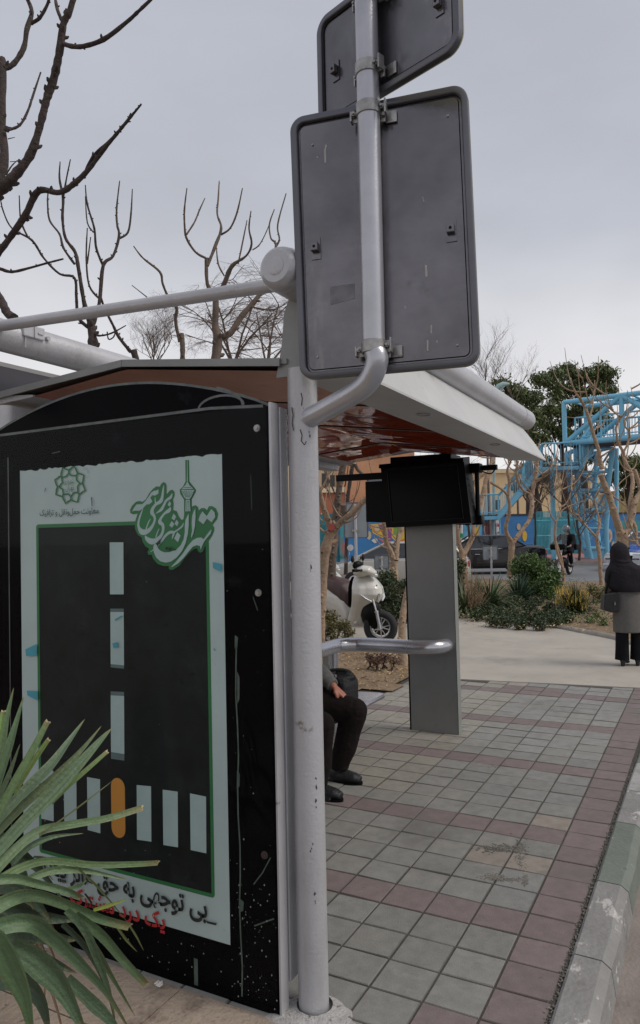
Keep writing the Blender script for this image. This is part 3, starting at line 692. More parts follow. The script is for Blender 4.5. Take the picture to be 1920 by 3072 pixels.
e0 = oy(130+670*EK, 1390+640*EK, PY); e1 = oy(130+960*EK, 1390+450*EK, PY); e2 = oy(130+960*EK, 1390+860*EK, PY); e3 = oy(130+960*EK,1390+650*EK,PY)
put_text(em, 'شهرداری', e0.x, e1.x, e3.z, e1.z, layer()); put_text(em, 'تهران', e0.x+.01, e1.x, e2.z, e3.z+.002, layer())
em.build('round_emblem', m_green, poster, fix=False)
tx = MB(); a = oy(124,1550,PY); b = oy(300,1524,PY); c = oy(300,1545,PY)
put_text(tx, 'معاونت حمل\u200cونقل و ترافیک', a.x, b.x, a.z-.004, b.z+.004, layer(), .008); m_inkg = M('print_dark_green', (.03,.055,.05), .5)
tx.build('small_lettering', m_inkg, poster, fix=False)
a = oy(626,2772,PY); b = oy(626,2700,PY)
tx = MB(); put_text(tx, 'بی توجهی به حق عابر پیاده', -1.84, a.x, a.z-.008, b.z+.012, layer(), .028); tx.build('black_lettering', m_ink, poster, fix=False)
a = oy(500,2803,PY); b = oy(500,2738,PY)
tx = MB(); put_text(tx, 'یک درد مشترک', -1.665, a.x, a.z, b.z+.004, layer(), .028); tx.build('red_lettering', m_redink, poster, fix=False)
tp_ = MB(); y_ = layer()
for q in ([(76,1948),(110,1932),(110,1968),(78,1968)],[(80,2072),(113,2074),(114,2102),(82,2086)],[(638,1686),(664,1692),(664,1716),(639,1704)],[(640,1943),(647,1950),(646,1953),(641,1950)],[(344,1858),(366,1846),(367,1850),(345,1863)],[(337,1930),(352,1926),(354,1942),(340,1944)]): tp_.add([oy(a,b,y_) for a,b in q], [(0,1,2,3)])
tp_.build('blue_smears', m_blueink, poster, fix=False)
sm = MB(); y_ = layer()
for q in ([(135,1466),(139,1463),(134,1476),(133,1476)],[(273,1491),(276,1492),(277,1518),(275,1518)],[(616,2762),(650,2770),(648,2776),(622,2770)],[(495,1642),(503,1640),(502,1650),(497,1649)],[(505,1645),(516,1640),(512,1651),(506,1652)],[(522,1646),(530,1648),(526,1651),(521,1650)],[(468,1630),(482,1616),(480,1630),(472,1637)]): sm.add([oy(a,b,y_) for a,b in q], [(0,1,2,3)])
sm.build('black_marks', m_ink, poster, fix=False)
# clear pane in front of everything
gp_ = MB(); gp_.add([(XR-.01,PY-.0105,.004),(XL+.02,PY-.0105,.004),(XL+.02,PY-.0105,2.20),(XR-.01,PY-.0105,2.20)], [(0,1,2,3)])
gp_.build('glass_pane', glassy('pane_glass', (.96,.985,.985), .007, .03), ad)
# ================================================================ SIGN POLE
sg = thing('sign_pole', (-.205,-.92,2.2), 'bent silver pole welded to the shelter post carrying two traffic signs seen from behind', 'traffic sign')
PA, PB = Vector((-.554,-.806,0)), Vector((-.205,-.925,0))
pn = (PB-PA).cross(Vector((0,0,1))).normalized()
def onp(x, y, p0, n):
    d = ray(x, y); return CP+d*((p0-CP).dot(n)/d.dot(n))
pp = [onp(a, b, PB, pn) for a, b in ((893,1271),(960,1238),(1030,1199),(1075,1172),(1103,1148),(1122,1115),(1131,1075),(1133,1030))]
top_ = [Vector((PB.x,PB.y,z)) for z in (2.55,3.0,3.5,4.1)]
q0 = onp(1126,1030,PB,pn); pp[-1] = Vector((PB.x,PB.y,q0.z))
pp = smooth_path(pp+top_, 5)
t = MB(); t.tube(pp, .0385, 28); pole = t.build('pole', m_steel, sg, smooth=50)
t = MB(); t.tube([pp[1]+Vector((0,0,0)), pp[3]], [.047,.0385], 20); t.build('weld_collar', m_white, pole, smooth=40)
def rrect(w, h, r, n=7):
    o = []
    for cx, cy, a0 in ((w/2-r,-h/2+r,-90),(w/2-r,h/2-r,0),(-w/2+r,h/2-r,90),(-w/2+r,-h/2+r,180)):
        o += [(cx+math.cos(R(a0+90*k/n))*r, cy+math.sin(R(a0+90*k/n))*r) for k in range(n+1)]
    return o
def sign_panel(name, c, rt, up, nrm, w, h, r, yellow=None):
    T = lambda u, v, d: c+rt*u+up*v+nrm*d
    b = MB(); o0 = rrect(w-.004, h-.004, r); o1 = rrect(w-.030, h-.030, r-.010); o2 = rrect(w-.062, h-.062, r-.026); o3 = rrect(w-.068, h-.068, r-.029)
    b.loft([[T(u,v,-.003) for u,v in o0],[T(u,v,.002) for u,v in o1],[T(u,v,.002) for u,v in o2],[T(u,v,.0065) for u,v in o3]], cap=False)
    b.flat([[T(u,v,.0065) for u,v in o3]]); b.flat([[T(u,v,-.0045) for u,v in o0]])
    s = b.build(name, m_sback, sg, smooth=30)
    b = MB(); q = rrect(w, h, r+.004, 9); rings = []
    for ins, d in ((0,-.005),(0,.017),(.004,.0195),(.020,.0195),(.023,.0165),(.023,.004)):
        rings.append([T(u,v,d) for u,v in rrect(w-2*ins, h-2*ins, max(r+.004-ins,.01), 9)])
    b.loft(rings, cap=False); b.build('rim', m_rim, s, smooth=35)
    b = MB(); b.loft([[T(u,v,-.0095) for u,v in rrect(w+.002,h+.002,r+.005,9)],[T(u,v,-.005) for u,v in rrect(w+.002,h+.002,r+.005,9)]], cap=True)
    b.build('face_sheet', M('sign_face', (.40,.38,.22), .4, 0, .1, 4), s)
    return s, T
rt = Vector((.983,.184,0)).normalized(); nr = Vector((rt.y,-rt.x,0))
P0 = PB-nr*.062
cr4 = [onp(a, b, P0, nr) for a, b in ((872,364),(1405,256),(1440,1096),(906,1141))]
cc = sum(cr4, Vector())/4
wS = ((cr4[1]-cr4[0]).length+(cr4[2]-cr4[3]).length)/2; hS = ((cr4[0]-cr4[3]).length+(cr4[1]-cr4[2]).length)/2
print('sign', wS, hS, cc)
upv = ((cr4[0]-cr4[3]).normalized()+(cr4[1]-cr4[2]).normalized()).normalized(); rtv = ((cr4[1]-cr4[0])+(cr4[2]-cr4[3])).normalized(); nrv = rtv.cross(upv).normalized()
big, T1 = sign_panel('lower_sign', cc, rtv, upv, nrv, wS, hS, .048)
big['label'] = 'large lower sign back with scratches and two square fixing brackets'
m_scr = M('paint_scratch', (.42,.39,.36), .7)
sc_ = MB()
def onsign(x, y, d=.0075): 
    q = onp(x, y, cc+nrv*d, nrv); return q
for pts, w in (([(979,434),(975,452),(976,488)],5),([(1278,795),(1279,815),(1279,830)],6),([(1283,1020),(1283,1052)],5),([(1294,975),(1294,1000)],4),([(1311,1020),(1311,1028)],4),([(1214,918),(1217,925)],4),([(1268,590),(1272,606)],2),([(951,470),(953,474)],4)):
    for a, b in zip(pts, pts[1:]):
        sc_.add([onsign(a[0]-w/2,a[1]), onsign(a[0]+w/2,a[1]), onsign(b[0]+w/2,b[1]), onsign(b[0]-w/2,b[1])], [(0,1,2,3)])
sc_.build('scratches', m_scr, big)['kind'] = 'stuff'
st_ = MB(); st_.add([onsign(990,860), onsign(1064,850), onsign(1064,895), onsign(991,915)], [(0,1,2,3)]); st_.build('sticker_mark', M('sticker_mark', (.155,.148,.155), .4, .8, .25, 20), big)
for px, py in ((938,435),(1343,348),(953,1072),(1372,1036)):
    b = MB(); q = onsign(px, py, .007); b.tube([q, q+nrv*.004, q+nrv*.0055], [.0045,.004,.001], 10); b.build('rivet', m_bolt, big, smooth=30)
def bracket(parent, on, px, py, dv, sz=.030):
    q = on(px, py); b = MB(); rr_, uu = rtv if parent is big else rt2, upv if parent is big else Vector((0,0,1)); n_ = nrv if parent is big else n2
    F_ = Matrix((( rr_.x,uu.x,n_.x,q.x),(rr_.y,uu.y,n_.y,q.y),(rr_.z,uu.z,n_.z,q.z),(0,0,0,1)))
    s = sz; b.box((-s*.55,-s*1.35,0),(s*.62,s*1.25,.003), 0, F_); b.bbox((-s*.45,-s*.5,.003),(s*.45,s*.55,.022), .003, 0, F_)
    b.tube([F_ @ Vector((0,0,.022)), F_ @ Vector((0,0,.0235))], s*.17, 12, 1)
    b.build('fixing_bracket', [m_sback, m_blackp], parent)
bracket(big, onsign, 947, 745, 0); bracket(big, onsign, 1353, 690, 0)
# upper sign, turned the other way
rt2 = Vector((.9455,-.3256,0)).normalized(); n2 = Vector((rt2.y,-rt2.x,0)).normalized()
P2 = PB-n2*.058; cu = [onp(a, b, P2, n2) for a, b in ((963,28),(1382,-205),(1382,150),(963,394))]
c2 = sum(cu, Vector())/4; w2 = ((cu[1]-cu[0]).length+(cu[2]-cu[3]).length)/2; h2 = ((cu[0]-cu[3]).length+(cu[1]-cu[2]).length)/2
print('sign2', w2, h2, c2)
upS, T2 = sign_panel('upper_sign', c2, rt2, Vector((0,0,1)), n2, w2, h2, .055)
on2 = lambda x, y, d=.0075: onp(x, y, c2+n2*d, n2)
bracket(upS, on2, 1008, 213, 0, .028); bracket(upS, on2, 1318, 12, 0, .028)
# clamps
def clamp(py, parent, rr, ear=1):
    z = onp(1115, py, PB, pn).z; b = MB(); c = Vector((PB.x, PB.y, z)); nn_ = Vector((rr.y,-rr.x,0))
    b.tube([c-Vector((0,0,.021)), c-Vector((0,0,.019)), c+Vector((0,0,.019)), c+Vector((0,0,.021))], [.0405,.0425,.0425,.0405], 28)
    F_ = Matrix(((rr.x,0,nn_.x,c.x),(rr.y,0,nn_.y,c.y),(0,1,0,c.z),(0,0,0,1)))
    F_ = Matrix(((rr.x,nn_.x,0,c.x),(rr.y,nn_.y,0,c.y),(0,0,1,c.z),(0,0,0,1)))
    b.bbox((.036,-.016,-.020),(.060,-.010,.022), .001, 0, F_); b.bbox((.056,-.016,-.022),(.062,.012,.026), .001, 0, F_)
    b.bbox((.036,-.032,-.034),(.052,-.024,.004), .001, 0, F_); b.bbox((.050,-.05,-.030),(.088,-.044,.010), .001, 0, F_)
    b.bbox((-.066,-.022,-.026),(-.036,-.016,.010), .001, 0, F_); b.bbox((-.066,-.03,-.026),(-.060,.0,.008), .001, 0, F_)
    b.tube([F_ @ Vector((.046,.018,.002)), F_ @ Vector((.046,-.045,.002))], .0045, 8); b.tube([F_ @ Vector((.046,.008,.002)), F_ @ Vector((.046,.001,.002))], .0085, 6)
    b.tube([F_ @ Vector((-.052,.012,-.004)), F_ @ Vector((-.052,-.045,-.004))], .0045, 8); b.tube([F_ @ Vector((-.052,.004,-.004)), F_ @ Vector((-.052,-.004,-.004))], .0085, 6)
    b.build('clamp', m_bolt, sg, smooth=30)
clamp(1043, big, rtv); clamp(325, big, rtv); clamp(202, upS, rt2); clamp(-30, upS, rt2)

# ================================================================ DISPLAY KIOSK
m_col = M('column_grey', (.25,.255,.252), .42, .5, .12, 1.6, .03, 60, dirt=[((.08,.08,.082), .58, .82, 1.8, (1,1,.5))])
m_edge = M('column_edge', (.30,.32,.30), .4, .4, .1, 5)
kd = thing('display_kiosk', (-1.37,2.9,0), 'flat grey metal column with a black screen box under the shelter roof', 'display stand')
b = MB(); b.prism([(-1.572,2.85,0),(-1.152,2.85,0),(-1.166,2.85,2.32),(-1.586,2.85,2.32)], (0,.085,0)); kc = b.build('column', m_col, kd)
b = MB(); b.prism([(-1.1485,2.846,0),(-1.146,2.846,0),(-1.16,2.846,2.32),(-1.1625,2.846,2.32)], (0,.088,0)); b.build('edge_strip', m_edge, kc)
b = MB(); b.prism([(-1.584,2.846,0),(-1.577,2.846,0),(-1.591,2.846,2.32),(-1.597,2.846,2.32)], (0,.088,0)); b.build('edge_strip', m_blackp, kc)
b = MB(); b.bbox((-1.64,2.665,2.19),(-1.10,2.95,2.36), .01); b.build('roof_mount', m_blackp, kd)
m_trimk = M('dark_trim', (.022,.022,.024), .4)
def monitor(f, lab, ys, sgn):
    A = [oy(a, c, ys) for a, c in f]
    b = MB(); bk_ = [p+Vector((0,.20*sgn,.0)) for p in A]; bk_[0].z -= .04; bk_[1].z -= .04
    fr_ = [p+Vector((0,-.02*sgn,0)) for p in A]
    b.add(A+bk_, [(0,1,5,4),(1,2,6,5),(2,3,7,6),(3,0,4,7),(4,5,6,7),(3,2,1,0)])
    o = b.build('monitor', m_blackp, kd)
    # bezel frame and screen
    cx = sum(A, Vector())/4; inn = [cx+(p-cx)*.84 for p in A]; inb = [p+Vector((0,.012*sgn,0)) for p in inn]
    b = MB(); fo = [p+Vector((0,-.012*sgn,0)) for p in A]; fi = [p+Vector((0,-.012*sgn,0)) for p in inn]
    b.loft([A, fo, fi, [p+Vector((0,-.001*sgn,0)) for p in inn]], cap=False); b.build('bezel', m_blackp, o)
    b = MB(); fo2 = [p+Vector((0,-.0135*sgn,0)) for p in inn]; b.tube(fo2+[fo2[0]], .0025, 5, cap=False); b.build('bezel_trim', m_trimk, o)
    for q_ in range(5): b = MB(); p_ = A[1].lerp(A[2], .3+.1*q_)+Vector((.002,.04*sgn,0)); b.box((p_.x-.002,min(p_.y,p_.y+.09*sgn),p_.z-.004),(p_.x+.003,max(p_.y,p_.y+.09*sgn),p_.z+.004)); b.build('vent_slot', m_trimk, o)
    b = MB(); b.add([p+Vector((0,-.003*sgn,0)) for p in inn], [(0,1,2,3)]); b.build('screen', M('screen_black', (.003,.003,.0035), .25, 0, .1, 4, spec=.1), o)
    return o
mf = monitor([(1143,1396),(1392,1378),(1415,1569),(1160,1583)], '', 2.62, 1)
mb_ = monitor([(1122,1436),(1400,1420),(1430,1575),(1125,1566)], '', 3.20, -1)
b = MB(); A = [oy(a, c, 2.62) for a, c in ((1140,1398),(1392,1378))]
b.prism([A[0]+Vector((0,-.03,-.02)), A[0]+Vector((0,-.02,.012)), A[0]+Vector((0,.16,.035)), A[0]+Vector((0,.16,-.03))], A[1]-A[0]); b.build('hood', m_blackp, mf)
b = MB(); c0, c1 = oy(1010,1436,2.95), oy(1150,1420,2.95); b.bbox((c0.x,2.93,c0.z-.028),(c1.x+.2,2.97,c0.z+.032), .004); b.build('side_bar', m_blackp, kd)
c0, c1 = oy(1420,1402,2.85), oy(1492,1414,2.85); b = MB(); b.bbox((c0.x-.1,2.83,c0.z-.032),(c1.x,2.87,c0.z+.012), .004)
b.tube(smooth_path([(c1.x-.02,2.85,c0.z-.03),(c1.x-.06,2.85,c0.z-.06),(c1.x-.14,2.84,c0.z-.03),(c0.x-.05,2.8,c0.z+.05),(c0.x-.12,2.75,c0.z+.07)],4), .006, 6); b.build('side_bar', m_blackp, kd)
b = MB(); c0 = oy(1432,1480,2.78); b.tube([(c0.x+.0,2.78,c0.z+.22),(c0.x+.0,2.78,c0.z-.20)], .018, 12); b.bbox((c0.x-.06,2.76,c0.z+.17),(c0.x+.03,2.86,c0.z+.25), .01); b.bbox((c0.x-.05,2.76,c0.z-.26),(c0.x+.035,2.86,c0.z-.18), .01); b.build('gas_strut', m_blackp, kd, smooth=40)

# ================================================================ BENCH
m_rail = M('rail_silver', (.50,.50,.53), .24, .75, .14, 6, .05, 90, dirt=[((.16,.16,.17), .62, .80, 7)])
bn = thing('bench', (-2.0,1.2,0), 'silver metal bench with a thick tube backrest bent round to the grey display column', 'bench')
zr = .752
rp_ = [(-1.235,2.87,zr-.004),(-1.245,2.74,zr),(-1.31,2.665,zr),(-1.44,2.635,zr),(-1.88,2.62,zr),(-2.0,2.585,zr),(-2.075,2.50,zr),(-2.10,2.36,zr),(-2.10,1.8,zr),(-2.10,-.45,zr)]
t = MB(); t.tube(smooth_path(rp_, 6), .0605, 28); rl_ = t.build('backrest_rail', m_rail, bn, smooth=50)
t = MB(); t.tube([(-1.49,2.632,zr),(-1.497,2.632,zr)], .0622, 28, cap=False); t.build('weld_seam', m_steel, rl_, smooth=50)
for yy in (2.42, -.2):
    t = MB(); t.tube([(-2.10,yy,0),(-2.10,yy,.62)], .032, 18); t.tube([(-2.10,yy,.60),(-2.10,yy,.72)], .043, 18); t.build('leg', m_rail, bn, smooth=50)
t = MB(); t.bbox((-2.33,2.66,0),(-2.25,2.74,.68), .004); t.build('side_post', m_col, bn)
t = MB(); prof = [(-1.575,.395),(-1.557,.405),(-1.553,.42),(-1.562,.436),(-1.60,.441),(-1.80,.434),(-2.0,.441),(-2.03,.436),(-2.03,.42),(-1.80,.416),(-1.60,.415)]
t.loft([[Vector((x,-.5,z)) for x,z in prof],[Vector((x,2.235,z)) for x,z in prof]]); st = t.build('seat', m_rail, bn, smooth=40)
t = MB(); t.prism([(x,2.235,z) for x,z in prof], (0,.006,0)); t.build('seat_end', m_steel, st)
for yy in (1.95, .4):
    t = MB(); t.bbox((-2.02,yy-.03,0),(-1.94,yy+.03,.41), .004); t.bbox((-2.0,yy-.03,.37),(-1.62,yy+.03,.41), .004); t.build('leg', m_rail, bn)

# ================================================================ PEOPLE
m_skin = M('skin', (.42,.17,.115), .5, 0, .12, 14, .1, 60)
m_trous = M('brown_black_trousers', (.014,.010,.010), .85, 0, .25, 5, .5, 22, spec=.12)
m_trous2 = M('black_trousers', (.008,.008,.010), .85, 0, .25, 5, .5, 22, spec=.12)
m_knit = M('grey_knit', (.20,.20,.19), .95, 0, .12, 6, .6, 130, stretch=(1,6,1), spec=.12)
m_shoe = M('black_shoe', (.010,.011,.014), .5, 0, .3, 12, .3, 60)
m_hair = M('dark_hair', (.02,.017,.015), .6, 0, .3, 40, .5, 120)
sh_l, sh_r = Vector((-2.0,1.43,1.02)), Vector((-2.0,1.03,1.02))
b = MB()      # bare body: head, neck, trunk, arms with hands, legs - fused into one skin
b.ball((-1.93,1.23,1.30), (.095,.075,.12), 14, 10); b.ball((-1.895,1.23,1.245), (.06,.055,.06), 10, 8); b.ball((-1.835,1.23,1.285), (.018,.014,.022), 8, 6)
for s in (-1,1): b.ball((-1.94,1.23+s*.078,1.29), (.022,.012,.032), 8, 6)
b.tube([(-1.97,1.23,1.05),(-1.94,1.23,1.22)], [.058,.052], 12)
b.tube([(-2.02,1.23,.50),(-2.02,1.23,.75),(-2.0,1.23,1.0),(-1.98,1.23,1.08)], [(.12,.16),(.11,.15),(.12,.18),(.07,.10)], 16, ell=(1,0,0))
hands = []
def arm(shd, el, wr, side):
    b.tube([shd, (shd+el)/2, el], [.052,.045,.04], 10); b.tube([el, (el+wr)/2, wr], [.04,.036,.026], 10)
W1 = Vector((-1.575,1.405,.650)); E1 = Vector((-1.80,1.50,.77)); W0 = Vector((-1.60,1.10,.600)); E0 = Vector((-1.85,.98,.72))
arm(sh_l, E1, W1, 1); arm(sh_r, E0, W0, -1)
def hand(w, d, side, mb):
    d = d.normalized(); sd = Vector((0,0,1)).cross(d).normalized(); upn = d.cross(sd)
    pc_ = w+d*.055
    mb.tube([w-d*.01, w+d*.03, w+d*.075, w+d*.095], [(.026,.020),(.040,.017),(.043,.015),(.036,.012)], 12, ell=sd)
    for k, (o, ln) in enumerate(((-.031,.062),(-.011,.072),(.010,.068),(.030,.052))):
        r0 = w+d*.088+sd*o; p1 = r0+d*ln*.38-upn*ln*.22; p2 = p1+d*ln*.12-upn*ln*.42; p3 = p2-d*ln*.10-upn*ln*.28
        mb.tube([r0-d*.02, r0, p1, p2, p3], [.0095,.0095,.009,.0082,.0065], 8)
    th = w+d*.03+sd*.036*side; mb.tube([w+d*.015+sd*.02*side, th+sd*.012*side-upn*.008, th+d*.035+sd*.012*side-upn*.024, th+d*.055+sd*.002*side-upn*.034], [.014,.0125,.0105,.008], 8)
hand(W1, Vector((.75,.12,-.62)), -1, b); hand(W0, Vector((.7,-.1,-.7)), 1, b)
KL, KR = Vector((-1.418,1.425,.50)), Vector((-1.47,1.03,.49)); AL, AR = Vector((-1.55,1.415,.12)), Vector((-1.53,1.055,.12))
for h, k_, a_ in ((Vector((-1.98,1.33,.53)),KL,AL),(Vector((-1.98,1.12,.53)),KR,AR)):
    b.tube([h,k_], [.075,.055], 10); b.tube([k_,a_,a_+Vector((.0,0,-.05))], [.052,.036,.035], 10); b.tube([a_+Vector((-.04,0,-.06)), a_+Vector((.05,0,-.07))], [.030,.022], 8)
man = b.build('person', m_skin, base=(-1.9,1.23,0), remesh=.0065, smo=4)
tag(man, 'seated man in a grey knitted sweater and dark trousers resting a hand on his knee', 'person')
b = MB()
def leg(h, k_, a_, flare):
    b.tube([h, h.lerp(k_,.5)+Vector((0,0,.0)), k_+Vector((-.03,0,.005))], [.115,.105,.088], 14); b.ball(k_+Vector((-.012,0,-.002)), (.090,.084,.086), 12, 8)
    b.tube([k_+Vector((-.01,0,-.02)), k_.lerp(a_,.35)+Vector((-.012,0,0)), k_.lerp(a_,.7), a_+Vector((-.0,0,.01)), a_+Vector((.0,0,-.035))], [.084,.086,.082,.068,.062], 14)
leg(Vector((-1.98,1.33,.53)), KL, AL, 0); leg(Vector((-1.98,1.12,.53)), KR, AR, 0)
b.tube([(-2.05,1.23,.50),(-1.9,1.23,.52)], [(.16,.10),(.17,.09)], 12, ell=(0,1,0))
for k in range(16):      # cloth folds
    s = rs.choice((0,1)); K_, A_ = ((KL,AL),(KR,AR))[s]; u = rs.uniform(.15,1.0); c = K_.lerp(A_, u); a = rs.uniform(0,6.28); r = .072
    b.tube([c+Vector((math.cos(a+j*.45)*r, math.sin(a+j*.45)*r, .012*j)) for j in range(4)], [.003,.010,.010,.003], 6)
for k in range(4): b.tube([KL+Vector((-.09-.02*k,-.07,-.07+.01*k)), KL+Vector((-.05-.02*k,-.085,-.02)), KL+Vector((.02,-.07,.035))], [.004,.009,.004], 6)
b.build('trousers', m_trous, man, remesh=.009, smo=4)
b = MB()
b.tube([(-2.03,1.23,.50),(-2.03,1.23,.72),(-2.01,1.23,.98),(-1.98,1.23,1.09)], [(.15,.20),(.145,.19),(.14,.205),(.08,.11)], 18, ell=(1,0,0))
for s_, e2, w2_ in ((sh_l,E1,W1),(sh_r,E0,W0)):
    ww = e2.lerp(w2_, .93)
    b.tube([s_, s_.lerp(e2,.5), e2], [.078,.068,.066], 14); b.tube([e2, e2.lerp(ww,.5), e2.lerp(ww,.74), e2.lerp(ww,.78), ww], [.066,.064,.058,.050,.046], 16)
    d = (ww-e2).normalized(); a1 = d.orthogonal().normalized(); a2 = d.cross(a1)
    for q in range(22):
        an = q/22*6.283; o = a1*math.cos(an)+a2*math.sin(an)
        b.tube([e2.lerp(ww,.79)+o*.049, ww+o*.046], .0032, 5)
b.build('sweater', m_knit, man, remesh=.006, smo=2)
for a_, yw in ((AL,.0),(AR,.02)):
    b = MB(); hx = a_.x; y = a_.y+yw*.4
    b.ball((hx-.035,y,.055), (.062,.046,.052), 12, 8); b.tube([(hx-.05,y,.045),(hx+.04,y+yw,.048),(hx+.11,y+yw,.040),(hx+.155,y+yw,.032)], [(.044,.04),(.050,.040),(.050,.034),(.034,.022)], 14, ell=(0,1,0))
    b.tube([(hx-.02,y,.06),(hx-.01,y,.105)], [.048,.043], 12); b.box((hx-.085,y-.04,.002),(hx+.10,y+.04+yw,.022))
    sh_o = b.build('shoe', m_shoe, man, remesh=.006, smo=3)
    b = MB(); out = [Vector((hx+.035+math.cos(t_)*.135, y+yw*.6+math.sin(t_)*(.047 if math.cos(t_) < 0 else .054), 0)) for t_ in [2*math.pi*k/28 for k in range(28)]]
    b.loft([[p+Vector((0,0,.0)) for p in out],[p+Vector((0,0,.018)) for p in out]]); b.build('sole', m_blackp, sh_o)
b = MB(); b.ball((-1.945,1.23,1.325), (.100,.082,.112), 14, 9); b.build('hair', m_hair, man, smooth=True)
# man's black bag on the seat
b = MB(); b.bbox((-1.84,1.60,.445),(-1.585,1.86,.655), .05); b.ball((-1.70,1.74,.655), (.12,.12,.035), 14, 8)
b.tube(smooth_path([(-1.80,1.64,.65),(-1.76,1.66,.70),(-1.69,1.70,.712),(-1.62,1.74,.695),(-1.595,1.78,.64)],5), .014, 8)
bag = b.build('shoulder_bag', M('black_nylon', (.006,.006,.007), .6, 0, .3, 20, .5, 60), remesh=.007, smo=3, base=(-1.71,1.73,.44))
tag(bag, 'black zipped shoulder bag standing on the bench beside the seated man', 'bag')
b = MB(); b.tube(smooth_path([(-1.79,1.594,.50),(-1.79,1.588,.62),(-1.75,1.592,.665),(-1.66,1.592,.665),(-1.615,1.588,.62),(-1.615,1.594,.50)],5), .006, 6); b.build('zip', m_blackp, bag)
b = MB(); b.bbox((-1.70,1.60,.668),(-1.665,1.625,.69), .004); b.build('buckle', m_bolt, bag)
b = MB(); b.tube(smooth_path([(-1.82,1.62,.60),(-1.86,1.56,.665),(-1.93,1.5,.70),(-1.98,1.44,.72)],5), [(.018,.005)]*16, 8, ell=(0,1,0)); b.build('strap', m_blackp, bag)

# ---- standing woman, seen from behind
WT = 9.08; mp_ = WT/FOC
def wp(px, py, dep=0.0): return at(px, py, WT)+Vector((FW.x,FW.y,0)).normalized()*dep
m_scarf = M('black_scarf', (.020,.018,.021), .85, 0, .2, 4, .35, 26, spec=.12)
m_coat = M('grey_coat', (.125,.118,.112), .9, 0, .10, 30, .25, 200, spec=.12)
rh = Vector((RT.x,RT.y,0)).normalized(); dh = Vector((FW.x,FW.y,0)).normalized()
wb = wp(1888,1998); wb.z = .008
def Wl(u, d, z): return Vector((wb.x,wb.y,0))+rh*u+dh*d+Vector((0,0,z+.008))
zz = lambda py: 1.734-(py-1577)*mp_-.008
b = MB()
b.ball(Wl(-.078,.0,1.43), (.062,.072,.092), 14, 10); b.tube([Wl(-.05,0,1.22),Wl(-.075,0,1.40)], [.05,.045], 10)
b.tube([Wl(0,0,.75),Wl(0,0,1.0),Wl(0,0,1.16),Wl(-.02,0,1.25)], [(.13,.10),(.12,.09),(.14,.09),(.06,.06)], 14, ell=tuple(rh))
for s in (-1,1): b.tube([Wl(s*.14,0,1.14),Wl(s*.20,.02,.95),Wl(s*.18,.16 if s < 0 else .2,.86)], [.045,.038,.028], 10); b.tube([Wl(.025+s*.085,0,.78),Wl(.025+s*.088,0,.45),Wl(.025+s*.09,0,.12)], [.07,.05,.034], 10); b.tube([Wl(.025+s*.09,0,.10),Wl(.025+s*.09+.02,.05,.05)], [.030,.022], 8)
for s, (hu, hd) in ((-1,(-.18,.16)),(1,(.18,.2))):
    w0_ = Wl(hu,hd,.86); d_ = (dh*.6+Vector((0,0,-.8))); hand(w0_, d_, -s, b)
wom = b.build('person', m_skin, base=tuple(wb), remesh=.009, smo=3)
tag(wom, 'standing woman seen from behind in a long black headscarf, knee-length grey coat and black trousers', 'person')
def ell_ring(cu, cd, z, ru, rd, n=40, fold=0., fr=7, ph=0.):
    o = []
    for k in range(n):
        a = 2*math.pi*k/n; f = 1+fold*math.sin(a*fr+ph+z*3)+fold*.7*math.sin(a*(fr+4)-z*5)
        o.append(Wl(cu+math.cos(a)*ru*f, cd+math.sin(a)*rd*f, z))
    return o
def loftz(name, rows, mat, parent, folds=0.):
    b = MB(); b.loft([ell_ring(*r) for r in rows]); return b.build(name, mat, parent, smooth=60)
X = lambda px: (px-1888)*mp_
b = MB()
rows = [(1868,1626,3,.01,0),(1868,1631,14,.05,.0),(1868,1639,22,.08,.01),(1868,1650,27,.10,.01),(1869,1664,28.5,.11,.015),(1870,1678,29,.11,.02),(1873,1688,33,.115,.02),(1878,1697,43,.13,.025),(1883,1706,54,.14,.025),(1886,1720,61,.15,.02),(1887,1740,64,.155,.02),(1886,1758,60,.16,.025),(1886,1768,50,.155,.03),(1887,1775,42,.15,.03)]
b.loft([ell_ring(X(cx), -.01, zz(py), hw*mp_, rd, 44, fo, 5, cx) for cx,py,hw,rd,fo in rows])
for k in range(5):      # draped folds at the nape and shoulders
    y0 = 1682+k*rs.uniform(7,10); L0 = 1852-k*3.4+rs.uniform(-4,4); R0 = 1892+k*4+rs.uniform(-6,3); sg_ = 5+k*1.5
    pts = []
    for j in range(7):
        u = j/6; cx = L0+(R0-L0)*u; pts.append(Wl(X(cx), -.01-.118*math.sqrt(max(.05,1-((cx-1876)/(44+k*2.5))**2))*(1+.03*k), zz(y0+sg_*math.sin(math.pi*u)*(.8+.3*math.sin(k*2)))))
    b.tube(smooth_path(pts,3), [.003+.007*math.sin(math.pi*min(1,max(0,i/18))) for i in range(19)], 6)
b.build('headscarf', m_scarf, wom, remesh=.0085, smo=3)
b = MB(); rows = [(1886,1755,38,.11,.005),(1886,1790,41,.125,.006),(1887,1830,42,.135,.01),(1888,1865,43,.14,.014),(1889,1897,43.5,.145,.016)]
rr2 = []
for i in range(len(rows)-1):
    for j in range(4):
        t_ = j/4; rr2.append([rows[i][q]*(1-t_)+rows[i+1][q]*t_ for q in range(5)])
rr2.append(rows[-1])
b.loft([ell_ring(X(r[0]), 0, zz(r[1]), r[2]*mp_, r[3], 44, r[4], 4, .6) for r in rr2])
b.tube([Wl(.15,-.02,1.22),Wl(.235,.0,1.0),Wl(.20,.12,.87)], [.075,.062,.05], 12); b.tube([Wl(-.15,-.02,1.22),Wl(-.215,.0,1.0),Wl(-.18,.1,.88)], [.07,.055,.045], 12)
b.build('coat', m_coat, wom, remesh=.010, smo=2)
b = MB()
